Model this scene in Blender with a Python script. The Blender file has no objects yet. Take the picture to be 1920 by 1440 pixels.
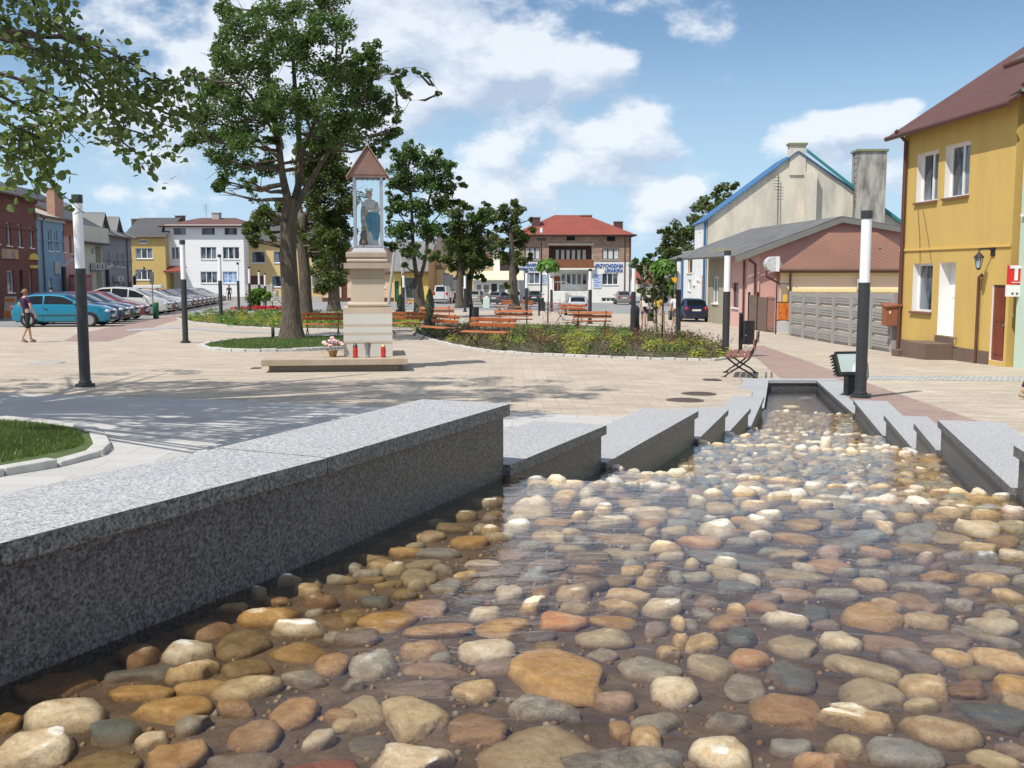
import bpy, bmesh, math, random
import numpy as np
from math import radians as R, sin, cos, pi, sqrt, atan2, tan
from mathutils import Vector, Matrix
from mathutils.geometry import delaunay_2d_cdt

sc = bpy.context.scene
COL = sc.collection
random.seed(7); RNG = np.random.default_rng(11)

# ------------------------------------------------------------------ camera, world, sun, exposure
FPX = 1950.0; HOR = 510.0; CZ = 1.5
PIT = math.atan((720 - HOR) / FPX)
cam = bpy.data.cameras.new("camera"); cam.sensor_width = 36; cam.lens = FPX / 1920 * 36
cam.clip_start = 0.05; cam.clip_end = 5000
camo = bpy.data.objects.new("camera", cam); COL.objects.link(camo)
camo.location = (0, 0, CZ); camo.rotation_euler = (pi / 2 - PIT, 0, 0)
sc.camera = camo
sc.view_settings.view_transform = 'Standard'; sc.view_settings.look = 'None'
sc.view_settings.exposure = 0.22; sc.view_settings.gamma = 1.0

SUN_EL = 56.0
TRAVEL = Vector((0.72, 0.69, 0)).normalized()       # the way the light goes over the ground
SD = Vector((TRAVEL.x * cos(R(SUN_EL)), TRAVEL.y * cos(R(SUN_EL)), -sin(R(SUN_EL))))
sl = bpy.data.lights.new("sun", 'SUN'); sl.energy = 4.3; sl.angle = R(0.53); sl.color = (1.0, 0.95, 0.87)
slo = bpy.data.objects.new("sun", sl); COL.objects.link(slo)
slo.rotation_euler = SD.to_track_quat('-Z', 'Y').to_euler(); slo.location = (0, 0, 60)

def raydir(px, py):
    return Vector(((px - 960) / FPX, cos(PIT) - (py - 720) / FPX * sin(PIT), -sin(PIT) - (py - 720) / FPX * cos(PIT)))
C0 = Vector((0, 0, CZ))

w = bpy.data.worlds.new("World"); sc.world = w; w.use_nodes = True
nt = w.node_tree; nt.nodes.clear()
def N(nt, t, **kw):
    n = nt.nodes.new(t)
    for k, v in kw.items():
        if k.startswith('i_'):
            key = k[2:]; key = int(key) if key.isdigit() else key.replace('_', ' ')
            n.inputs[key].default_value = v
        else: setattr(n, k, v)
    return n
L = lambda nt, a, b: nt.links.new(a, b)
def mathn(nt, op, a, b=None, clamp=False):
    n = nt.nodes.new('ShaderNodeMath'); n.operation = op; n.use_clamp = clamp
    for i, v in enumerate((a, b)):
        if v is None: continue
        if isinstance(v, (int, float)): n.inputs[i].default_value = v
        else: nt.links.new(v, n.inputs[i])
    return n.outputs[0]
sky = N(nt, 'ShaderNodeTexSky', sky_type='NISHITA', sun_disc=False)
sky.sun_elevation = R(SUN_EL); sky.sun_rotation = atan2(-SD.x, -SD.y)
sky.altitude = 200; sky.air_density = 1.0; sky.dust_density = 0.35; sky.ozone_density = 1.6
tc = N(nt, 'ShaderNodeTexCoord')
STR = 0.095
hsv = N(nt, 'ShaderNodeHueSaturation', i_Saturation=1.12, i_Value=1.06); L(nt, sky.outputs[0], hsv.inputs['Color'])
# (px, py, radius in px, weight) of the big clouds, as directions
CL = [(930, 40, 230, .30), (800, 120, 200, .26), (1000, 170, 120, .22), (1085, 120, 90, .22), (620, 60, 280, .27), (350, 80, 240, .26), (110, 90, 90, .18), (200, 240, 150, .20), (60, 20, 160, -.1),
      (1350, 25, 110, .20), (1310, 60, 60, .14), (1385, 145, 55, .24), (1470, 153, 25, .16), (1200, 235, 75, .36), (1110, 262, 60, .26), (1265, 275, 45, .24), (1010, 245, 60, .30), (930, 270, 70, .28), (960, 345, 110, .24), (1100, 310, 90, .20), (1240, 370, 60, .26), (1290, 350, 30, .24),
      (1530, 245, 70, .28), (1450, 260, 60, .24), (1650, 225, 70, .34), (1720, 190, 30, .34), (1620, 290, 110, .22), (1800, 320, 120, .2),
      (215, 362, 45, .24), (330, 376, 60, .22), (20, 330, 60, .22), (420, 380, 30, .18), (430, 240, 170, .24), (900, 430, 160, .18), (1250, 420, 80, .1),
      (1700, 60, 260, -.22), (1350, 260, 80, -.2), (1160, 90, 90, -.05), (1560, 90, 160, -.22), (560, 330, 130, -.12), (330, 310, 120, -.12), (120, 170, 60, -.12)]
def dens(vec, sc_=1.0, det=9):
    mp = N(nt, 'ShaderNodeMapping'); mp.inputs['Scale'].default_value = (1, 1, 1.75); L(nt, vec, mp.inputs['Vector'])
    no = N(nt, 'ShaderNodeTexNoise', i_Scale=8.5, i_Detail=det, i_Roughness=.56, i_Lacunarity=2.1); L(nt, mp.outputs[0], no.inputs['Vector'])
    acc = mathn(nt, 'MULTIPLY', mathn(nt, 'SUBTRACT', no.outputs[0], .5), 1.7)
    n2 = N(nt, 'ShaderNodeTexNoise', i_Scale=2.4, i_Detail=3); L(nt, mp.outputs[0], n2.inputs['Vector'])
    # away from the view ahead the broad noise alone makes broken cloud
    sx = N(nt, 'ShaderNodeSeparateXYZ'); L(nt, vec, sx.inputs[0])
    
    mr = N(nt, 'ShaderNodeMapRange'); mr.inputs['From Min'].default_value = .82; mr.inputs['From Max'].default_value = .62
    mr.inputs['To Min'].default_value = 0; mr.inputs['To Max'].default_value = .55; L(nt, sx.outputs[1], mr.inputs['Value'])
    acc = mathn(nt, 'ADD', acc, mathn(nt, 'MULTIPLY', mr.outputs[0], mathn(nt, 'SUBTRACT', n2.outputs[0], .0)))
    for px, py, r, wt in CL:
        d = raydir(px, py).normalized()
        ds = N(nt, 'ShaderNodeVectorMath', operation='DISTANCE'); L(nt, mp.outputs[0], ds.inputs[0])
        ds.inputs[1].default_value = (d.x, d.y, d.z * 1.75)
        m = N(nt, 'ShaderNodeMapRange', interpolation_type='SMOOTHSTEP'); m.inputs['From Min'].default_value = r * 1.55 / FPX; m.inputs['From Max'].default_value = r * .25 / FPX
        m.inputs['To Min'].default_value = 0; m.inputs['To Max'].default_value = wt; L(nt, ds.outputs['Value'], m.inputs['Value'])
        acc = mathn(nt, 'ADD', acc, m.outputs[0])
    return acc
d1 = dens(tc.outputs['Generated'])
off = N(nt, 'ShaderNodeVectorMath', operation='ADD'); L(nt, tc.outputs['Generated'], off.inputs[0]); off.inputs[1].default_value = (-.012, 0, .018)
d2 = dens(off.outputs[0], det=5)
alpha = N(nt, 'ShaderNodeMapRange', interpolation_type='SMOOTHSTEP'); alpha.inputs['From Min'].default_value = .09; alpha.inputs['From Max'].default_value = .36; L(nt, d1, alpha.inputs['Value'])
shade = mathn(nt, 'ADD', mathn(nt, 'MULTIPLY', mathn(nt, 'SUBTRACT', d1, d2), 1.6), .62, clamp=True)
cr = N(nt, 'ShaderNodeValToRGB'); cr.color_ramp.elements[0].position = .25; cr.color_ramp.elements[0].color = (.44, .53, .67, 1)
cr.color_ramp.elements[1].position = .85; cr.color_ramp.elements[1].color = (.80, .84, .90, 1); L(nt, shade, cr.inputs[0])
crs = N(nt, 'ShaderNodeVectorMath', operation='SCALE'); L(nt, cr.outputs[0], crs.inputs[0]); crs.inputs['Scale'].default_value = 1.0 / STR
sz = N(nt, 'ShaderNodeSeparateXYZ'); L(nt, tc.outputs['Generated'], sz.inputs[0])
hz = N(nt, 'ShaderNodeMapRange', interpolation_type='SMOOTHSTEP'); hz.inputs['From Min'].default_value = .25; hz.inputs['From Max'].default_value = -.02; hz.inputs['To Max'].default_value = .92; L(nt, sz.outputs[2], hz.inputs['Value'])
hm = N(nt, 'ShaderNodeMix', data_type='RGBA'); L(nt, hz.outputs[0], hm.inputs['Factor']); L(nt, hsv.outputs[0], hm.inputs[6]); hm.inputs[7].default_value = (.42 / STR, .62 / STR, .84 / STR, 1)
mix = N(nt, 'ShaderNodeMix', data_type='RGBA'); L(nt, mathn(nt, 'MULTIPLY', alpha.outputs[0], .86), mix.inputs['Factor']); L(nt, hm.outputs[2], mix.inputs[6]); L(nt, crs.outputs[0], mix.inputs[7])
bg = N(nt, 'ShaderNodeBackground', i_Strength=STR); L(nt, mix.outputs[2], bg.inputs[0])
wo = N(nt, 'ShaderNodeOutputWorld'); L(nt, bg.outputs[0], wo.inputs[0])

# ------------------------------------------------------------------ geometry of the place
def gz(x, y):
    D = .02 * y if y <= 35 else .7 + .0107 * (min(y, 130) - 35)
    return -D - .015 * min(max(x, 0), 20)
def G(px, py):
    d = raydir(px, py); t = 10.0
    for _ in range(60):
        p = C0 + d * t; g = gz(p.x, p.y)
        t2 = (g - CZ) / d.z if d.z < -1e-5 else 500
        t = .5 * t + .5 * t2
    p = C0 + d * t; p.z = gz(p.x, p.y); return p
def P(px, py, y):
    d = raydir(px, py); return C0 + d * (y / d.y)
def PZ(px, py, z):
    d = raydir(px, py); return C0 + d * ((z - CZ) / d.z)
def onplane(px, py, A, B):
    """the point of the vertical plane through A and B seen at the pixel: (distance along AB, z)"""
    A = Vector((A[0], A[1], 0)); B = Vector((B[0], B[1], 0)); u = (B - A).normalized(); n = Vector((-u.y, u.x, 0))
    d = raydir(px, py); t = (A - Vector((0, 0, 0))).dot(n) / d.dot(n); p = C0 + d * t
    return (Vector((p.x, p.y, 0)) - A).dot(u), p.z

# ------------------------------------------------------------------ objects
def link(o, parent=None):
    COL.objects.link(o)
    if parent is not None: o.parent = parent
    return o
def tag(o, label=None, cat=None, group=None, kind=None):
    if label: o['label'] = label
    if cat: o['category'] = cat
    if group: o['group'] = group
    if kind: o['kind'] = kind
    return o
def thing(name, label, cat, loc=(0, 0, 0), rz=0, group=None):
    o = bpy.data.objects.new(name, None); o.empty_display_size = .2; link(o)
    o.location = loc; o.rotation_euler = (0, 0, rz); return tag(o, label, cat, group)
def copy_tree(o, parent=None):
    c = o.copy(); COL.objects.link(c); c.parent = parent
    for ch in list(o.children): copy_tree(ch, c)
    return c
class MB:
    def __init__(s): s.v = []; s.f = []; s.m = []; s.o = Vector((0, 0, 0)); s.mi = 0
    def at(s, o): s.o = Vector(o); return s
    def add(s, vs, fs):
        k = len(s.v); s.v += [tuple(Vector(v)) for v in vs]; s.f += [tuple(i + k for i in f) for f in fs]; s.m += [s.mi] * len(fs); return s
    def box(s, c, d, rz=0, M=None):
        x, y, z = d[0] / 2, d[1] / 2, d[2] / 2
        vs = [Vector((a * x, b * y, e * z)) for e in (-1, 1) for a, b in ((-1, -1), (1, -1), (1, 1), (-1, 1))]
        if M is not None: vs = [M @ v for v in vs]
        elif rz: m = Matrix.Rotation(rz, 3, 'Z'); vs = [m @ v for v in vs]
        vs = [v + Vector(c) for v in vs]
        return s.add(vs, [(3, 2, 1, 0), (4, 5, 6, 7), (0, 1, 5, 4), (1, 2, 6, 5), (2, 3, 7, 6), (3, 0, 4, 7)])
    def bb(s, a, b):
        return s.box([(a[i] + b[i]) / 2 for i in range(3)], [abs(b[i] - a[i]) for i in range(3)])
    def prism(s, poly, z0, z1):
        n = len(poly); A = sum(poly[i][0] * poly[(i + 1) % n][1] - poly[(i + 1) % n][0] * poly[i][1] for i in range(n))
        if A < 0: poly = poly[::-1]
        f0 = z0 if callable(z0) else (lambda p: z0); f1 = z1 if callable(z1) else (lambda p: z1)
        vs = [(p[0], p[1], f0(p)) for p in poly] + [(p[0], p[1], f1(p)) for p in poly]
        return s.add(vs, [tuple(range(n - 1, -1, -1)), tuple(range(n, 2 * n))] + [(i, (i + 1) % n, n + (i + 1) % n, n + i) for i in range(n)])
    def slab(s, poly3, t):
        """a polygon in space made thick by t along its normal"""
        p = [Vector(q) for q in poly3]; nrm = (p[1] - p[0]).cross(p[2] - p[1]).normalized() * t; n = len(p)
        return s.add(p + [q + nrm for q in p], [tuple(range(n - 1, -1, -1)), tuple(range(n, 2 * n))] + [(i, (i + 1) % n, n + (i + 1) % n, n + i) for i in range(n)])
    def tube(s, pts, r, n=8, cap=True):
        pts = [Vector(p) for p in pts]; k = len(pts)
        if isinstance(r, (int, float)): r = [r] * k
        rings = []; ref = None
        for i in range(k):
            t = (pts[min(i + 1, k - 1)] - pts[max(i - 1, 0)]).normalized()
            if ref is None: ref = Vector((0, 0, 1)) if abs(t.z) < .9 else Vector((1, 0, 0))
            a = t.cross(ref).normalized(); b = t.cross(a).normalized(); ref = -b if b.dot(ref) < 0 else b
            rings.append([pts[i] + (a * cos(2 * pi * j / n) + b * sin(2 * pi * j / n)) * r[i] for j in range(n)])
        fs = []
        for i in range(k - 1):
            for j in range(n): fs.append((i * n + j, i * n + (j + 1) % n, (i + 1) * n + (j + 1) % n, (i + 1) * n + j))
        if cap: fs += [tuple(range(n - 1, -1, -1)), tuple((k - 1) * n + j for j in range(n))]
        return s.add([v for q in rings for v in q], fs)
    def lathe(s, prof, n=16, c=(0, 0, 0), M=None, sx=1, sy=1):
        vs = []; k = len(prof)
        for r, z in prof:
            for j in range(n):
                v = Vector((r * cos(2 * pi * j / n) * sx, r * sin(2 * pi * j / n) * sy, z)); v = M @ v if M is not None else v; vs.append(v + Vector(c))
        fs = [(i * n + j, i * n + (j + 1) % n, (i + 1) * n + (j + 1) % n, (i + 1) * n + j) for i in range(k - 1) for j in range(n)]
        fs += [tuple(range(n - 1, -1, -1)), tuple((k - 1) * n + j for j in range(n))]
        return s.add(vs, fs)
    def ball(s, c, r, n=10, m=6):
        r = (r, r, r) if isinstance(r, (int, float)) else r
        vs = [(c[0], c[1], c[2] - r[2])]
        for i in range(1, m):
            a = -pi / 2 + pi * i / m
            for j in range(n): vs.append((c[0] + r[0] * cos(a) * cos(2 * pi * j / n), c[1] + r[1] * cos(a) * sin(2 * pi * j / n), c[2] + r[2] * sin(a)))
        vs.append((c[0], c[1], c[2] + r[2])); fs = []
        for j in range(n):
            fs.append((0, 1 + (j + 1) % n, 1 + j)); fs.append((len(vs) - 1, 1 + (m - 2) * n + j, 1 + (m - 2) * n + (j + 1) % n))
            for i in range(m - 2): fs.append((1 + i * n + j, 1 + i * n + (j + 1) % n, 1 + (i + 1) * n + (j + 1) % n, 1 + (i + 1) * n + j))
        return s.add(vs, fs)
    def build(s, name, mat, parent=None, smooth=False, bev=0, world=True):
        off = Vector((0, 0, 0))
        if parent is not None and world:
            p = parent
            while p is not None: off += Vector(p.location); p = p.parent
        me = bpy.data.meshes.new(name); me.from_pydata([tuple(Vector(v) - off) for v in s.v], [], s.f)
        mats = mat if isinstance(mat, (list, tuple)) else [mat]
        for m in mats: me.materials.append(m)
        if len(mats) > 1: me.polygons.foreach_set('material_index', s.m)
        if smooth: me.polygons.foreach_set('use_smooth', [True] * len(me.polygons))
        me.update(); o = link(bpy.data.objects.new(name, me), parent)
        if smooth == 'auto':
            try: me.set_sharp_from_angle(angle=R(35))
            except Exception: pass
        if bev:
            b = o.modifiers.new('bevel', 'BEVEL'); b.width = bev; b.segments = 2; b.limit_method = 'ANGLE'; b.angle_limit = R(40)
        return o
def np_mesh(name, verts, faces_flat, per, mat, parent=None, smooth=False):
    """fast mesh of n faces with `per` corners each"""
    me = bpy.data.meshes.new(name); nv = len(verts); nf = len(faces_flat) // per
    me.vertices.add(nv); me.vertices.foreach_set('co', np.asarray(verts, dtype=np.float32).ravel())
    me.loops.add(nf * per); me.loops.foreach_set('vertex_index', np.asarray(faces_flat, dtype=np.int32))
    me.polygons.add(nf); me.polygons.foreach_set('loop_start', np.arange(0, nf * per, per, dtype=np.int32))
    try: me.polygons.foreach_set('loop_total', np.full(nf, per, dtype=np.int32))
    except Exception: pass
    if smooth: me.polygons.foreach_set('use_smooth', np.ones(nf, dtype=bool))
    me.materials.append(mat); me.update(calc_edges=True); me.validate()
    return link(bpy.data.objects.new(name, me), parent)
def text_mb(txt, size, M, depth=.01, bold=0, shear=0, space=1.0):
    """lettering as mesh data moved by the matrix M (local x along the line, y up)"""
    cu = bpy.data.curves.new('lettering', 'FONT'); cu.body = txt; cu.size = size; cu.extrude = depth; cu.offset = bold; cu.shear = shear; cu.space_character = space
    cu.align_x = 'CENTER'; cu.resolution_u = 3
    o = bpy.data.objects.new('lettering', cu); COL.objects.link(o)
    dg = bpy.context.evaluated_depsgraph_get(); dg.update()
    me = bpy.data.meshes.new_from_object(o.evaluated_get(dg)); bpy.data.objects.remove(o)
    mb = MB(); mb.add([M @ v.co for v in me.vertices], [tuple(p.vertices) for p in me.polygons]); bpy.data.meshes.remove(me); return mb
def inpoly(p, poly):
    x, y = p; c = False; n = len(poly)
    for i in range(n):
        a, b = poly[i], poly[(i + 1) % n]
        if (a[1] > y) != (b[1] > y) and x < (b[0] - a[0]) * (y - a[1]) / (b[1] - a[1]) + a[0]: c = not c
    return c
def cdt(outer, holes, extra=()):
    vs = []; ed = []
    for poly in [outer] + list(holes):
        k = len(vs); n = len(poly); vs += [Vector((p[0], p[1])) for p in poly]; ed += [(k + i, k + (i + 1) % n) for i in range(n)]
    for a, b in extra:
        k = len(vs); vs += [Vector(a), Vector(b)]; ed.append((k, k + 1))
    V, E, F, *_ = delaunay_2d_cdt(vs, ed, [], 0, 1e-5)
    out = []
    for f in F:
        c = (sum(V[i].x for i in f) / len(f), sum(V[i].y for i in f) / len(f))
        if inpoly(c, outer) and not any(inpoly(c, h) for h in holes): out.append(tuple(f))
    return V, out
KINK = [((0, -2000), (0, 3000)), ((20, -2000), (20, 3000)), ((-2000, 35), (3000, 35)), ((-2000, 130), (3000, 130))]
def sheet(name, outer, mat, off, holes=(), kind='structure', parent=None, zf=None):
    zf = zf or gz
    x0 = min(p[0] for p in outer); x1 = max(p[0] for p in outer); y0 = min(p[1] for p in outer); y1 = max(p[1] for p in outer)
    ex = []
    for a, b in KINK:
        if a[0] == b[0] and x0 < a[0] < x1: ex.append(((a[0], y0 - 1), (a[0], y1 + 1)))
        if a[1] == b[1] and y0 < a[1] < y1: ex.append(((x0 - 1, a[1]), (x1 + 1, a[1])))
    V, F = cdt(outer, holes, ex)
    F = [f if sum((V[f[i]].x - V[f[0]].x) * (V[f[(i + 1) % len(f)]].y - V[f[0]].y) - (V[f[(i + 1) % len(f)]].x - V[f[0]].x) * (V[f[i]].y - V[f[0]].y) for i in range(len(f))) > 0 else f[::-1] for f in F]
    mb = MB().add([(v.x, v.y, zf(v.x, v.y) + off) for v in V], F)
    o = mb.build(name, mat, parent)
    if kind: tag(o, kind=kind)
    return o

# ------------------------------------------------------------------ materials
MATS = {}
def newmat(name):
    m = bpy.data.materials.new(name); m.use_nodes = True; nt = m.node_tree; nt.nodes.clear()
    o = N(nt, 'ShaderNodeOutputMaterial'); b = N(nt, 'ShaderNodeBsdfPrincipled'); L(nt, b.outputs[0], o.inputs[0]); return m, nt, b, o
def c4(c): return (c[0], c[1], c[2], 1)
def mixc(nt, f, a, b):
    n = N(nt, 'ShaderNodeMix', data_type='RGBA')
    for i, v in ((0, f), (6, a), (7, b)):
        if isinstance(v, (int, float)): n.inputs[i].default_value = v
        elif isinstance(v, tuple): n.inputs[i].default_value = c4(v)
        else: L(nt, v, n.inputs[i])
    return n.outputs[2]
def noise(nt, scale, det=4, rough=.55, vec=None, dist=0):
    n = N(nt, 'ShaderNodeTexNoise', i_Scale=scale, i_Detail=det, i_Roughness=rough, i_Distortion=dist)
    if vec is not None: L(nt, vec, n.inputs['Vector'])
    return n.outputs[0]
def ramp(nt, v, p0, p1, a=0., b=1.):
    m = N(nt, 'ShaderNodeMapRange'); m.inputs['From Min'].default_value = p0; m.inputs['From Max'].default_value = p1
    m.inputs['To Min'].default_value = a; m.inputs['To Max'].default_value = b; L(nt, v, m.inputs['Value']); return m.outputs[0]
def objco(nt, world=True, scale=None, rot=None):
    if world: s = N(nt, 'ShaderNodeNewGeometry').outputs['Position']
    else: s = N(nt, 'ShaderNodeTexCoord').outputs['Object']
    if scale or rot:
        mp = N(nt, 'ShaderNodeMapping'); mp.inputs['Scale'].default_value = scale or (1, 1, 1); mp.inputs['Rotation'].default_value = rot or (0, 0, 0)
        L(nt, s, mp.inputs['Vector']); s = mp.outputs[0]
    return s
def bump(nt, b, h, strength, dist=.01):
    n = N(nt, 'ShaderNodeBump', i_Strength=strength, i_Distance=dist); L(nt, h, n.inputs['Height']); L(nt, n.outputs[0], b.inputs['Normal'])
def plain(name, col, rough=.7, var=.12, scale=3., col2=None, metallic=0, bmp=.0, bscale=60, spec=None, coat=0, world=False):
    """base colour with blotches of a second colour, plus fine grain"""
    if name in MATS: return MATS[name]
    m, nt, b, o = newmat(name); v = objco(nt, world)
    col2 = col2 or tuple(max(0, c * (1 - var)) for c in col)
    f = ramp(nt, noise(nt, scale, 6, .6, v), .35, .68)
    L(nt, mixc(nt, f, col, col2), b.inputs['Base Color'])
    b.inputs['Roughness'].default_value = rough; b.inputs['Metallic'].default_value = metallic
    if spec is not None: b.inputs['Specular IOR Level'].default_value = spec
    if coat: b.inputs['Coat Weight'].default_value = coat; b.inputs['Coat Roughness'].default_value = .05
    if bmp: bump(nt, b, noise(nt, bscale, 4, .6, v), bmp)
    MATS[name] = m; return m
def plaster(name, col, stain=.25, stainc=None, scale=.8, bmp=.25):
    if name in MATS: return MATS[name]
    m, nt, b, o = newmat(name); v = objco(nt, True)
    vs = objco(nt, True, (1.3, 1.3, .35))
    f1 = ramp(nt, noise(nt, scale * 1.4, 7, .62, vs), .42, .72, 0, stain * 1.3)
    c = mixc(nt, f1, col, stainc or tuple(x * .6 for x in col))
    f2 = ramp(nt, noise(nt, 9, 5, .6, v), .4, .7, 0, .10)
    L(nt, mixc(nt, f2, c, tuple(min(1, x * 1.25) for x in col)), b.inputs['Base Color'])
    b.inputs['Roughness'].default_value = .9; bump(nt, b, noise(nt, 45, 5, .7, v), bmp, .006); MATS[name] = m; return m
def glass_mat(name, tint=(.03, .04, .05), rough=.06):
    if name in MATS: return MATS[name]
    m, nt, b, o = newmat(name); v = objco(nt, True)
    f = ramp(nt, noise(nt, 1.6, 3, .5, objco(nt, True, (1, 1, .35))), .46, .56)
    L(nt, mixc(nt, f, tint, tuple(min(1, t * 4 + .03) for t in tint)), b.inputs['Base Color'])
    b.inputs['Roughness'].default_value = rough; b.inputs['Specular IOR Level'].default_value = .7; MATS[name] = m; return m
# ------------------------------------------------------------------ materials of the ground and the stream
def brickish(name, c1, c2, cm, bw, rh, mort, rot=0, rough=.85, blot=.35, off=.5, bmp=.3, blotc=None, scale=.45, vert=False):
    if name in MATS: return MATS[name]
    m, nt, b, o = newmat(name)
    if vert:   # bricks on walls: u = x + y, v = z
        g = N(nt, 'ShaderNodeNewGeometry'); s = N(nt, 'ShaderNodeSeparateXYZ'); L(nt, g.outputs['Position'], s.inputs[0])
        cb = N(nt, 'ShaderNodeCombineXYZ'); L(nt, mathn(nt, 'ADD', s.outputs[0], s.outputs[1]), cb.inputs[0]); L(nt, s.outputs[2], cb.inputs[1]); v = cb.outputs[0]; vp = g.outputs['Position']
    else: v = objco(nt, True, None, (0, 0, rot)); vp = v
    br = N(nt, 'ShaderNodeTexBrick', offset=off); L(nt, v, br.inputs['Vector'])
    for k, x in (('Color1', c4(c1)), ('Color2', c4(c2)), ('Mortar', c4(cm)), ('Scale', 1.0), ('Mortar Size', mort), ('Mortar Smooth', .3), ('Bias', 0.0), ('Brick Width', bw), ('Row Height', rh)): br.inputs[k].default_value = x
    f = ramp(nt, noise(nt, scale, 6, .65, vp), .35, .7, 0, blot)
    c = mixc(nt, f, br.outputs[0], blotc or tuple(x * .55 for x in c1))
    f2 = ramp(nt, noise(nt, 70, 3, .6, vp), .3, .7, -.12, .12)
    hs = N(nt, 'ShaderNodeHueSaturation'); L(nt, c, hs.inputs['Color']); L(nt, mathn(nt, 'ADD', f2, 1.0), hs.inputs['Value'])
    L(nt, hs.outputs[0], b.inputs['Base Color']); b.inputs['Roughness'].default_value = rough
    h = mathn(nt, 'ADD', mathn(nt, 'MULTIPLY', br.outputs['Fac'], -1.0), mathn(nt, 'MULTIPLY', noise(nt, 40, 4, .6, vp), .5)); bump(nt, b, h, bmp, .006)
    MATS[name] = m; return m
M_pave = brickish('beige_paving', (.39, .33, .26), (.56, .48, .385), (.25, .21, .165), .42, .125, .007, blot=.5, blotc=(.30, .25, .20), scale=.6)
M_red = brickish('red_paving', (.30, .20, .175), (.37, .26, .225), (.22, .17, .15), .2, .1, .006, blot=.3)
M_slab = brickish('granite_slabs', (.40, .39, .37), (.48, .47, .45), (.30, .29, .27), .8, .4, .006, blot=.15, blotc=(.36, .36, .35))
M_cobble = brickish('grey_setts', (.36, .36, .37), (.52, .52, .52), (.24, .23, .22), .11, .11, .014, blot=.2)
M_asph = plain('asphalt', (.21, .21, .215), .9, .25, .6, (.29, .285, .28), bmp=.3, bscale=90, world=True)
M_soil = plain('soil', (.07, .05, .035), .95, .4, 12, (.12, .09, .06), bmp=.8, bscale=40, world=True)
M_lawn = plain('lawn', (.05, .095, .022), .9, .3, 5, (.09, .12, .035), bmp=.8, bscale=80, world=True)
def granite(name, lo, hi, mid, rough, sc1=85, bmp=.1, contrast=1.):
    m, nt, b, o = newmat(name); v = objco(nt, True)
    f = ramp(nt, noise(nt, sc1, 3, .65, v), .40, .60)
    c = mixc(nt, f, lo, hi)
    vo = N(nt, 'ShaderNodeTexVoronoi', i_Scale=sc1 * 1.9); L(nt, v, vo.inputs['Vector'])
    sp = N(nt, 'ShaderNodeSeparateColor'); L(nt, vo.outputs['Color'], sp.inputs[0])
    f2 = ramp(nt, sp.outputs[0], .62, .70, 0, .75); c = mixc(nt, f2, c, mid)
    f3 = ramp(nt, sp.outputs[1], .80, .84, 0, .8 * contrast); c = mixc(nt, f3, c, tuple(x * .35 for x in lo))
    f4 = ramp(nt, noise(nt, 1.2, 5, .6, v), .4, .75, 0, .22); c = mixc(nt, f4, c, tuple(x * .6 for x in mid))
    L(nt, c, b.inputs['Base Color']); b.inputs['Roughness'].default_value = rough; bump(nt, b, noise(nt, sc1 * 2, 3, .6, v), bmp, .002); MATS[name] = m; return m
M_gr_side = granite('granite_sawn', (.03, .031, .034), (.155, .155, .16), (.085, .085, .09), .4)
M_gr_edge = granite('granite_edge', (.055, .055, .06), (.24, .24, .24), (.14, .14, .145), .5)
M_gr_top = granite('granite_flamed', (.24, .245, .255), (.54, .54, .545), (.41, .41, .415), .8, sc1=120, bmp=.6, contrast=.8)

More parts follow.
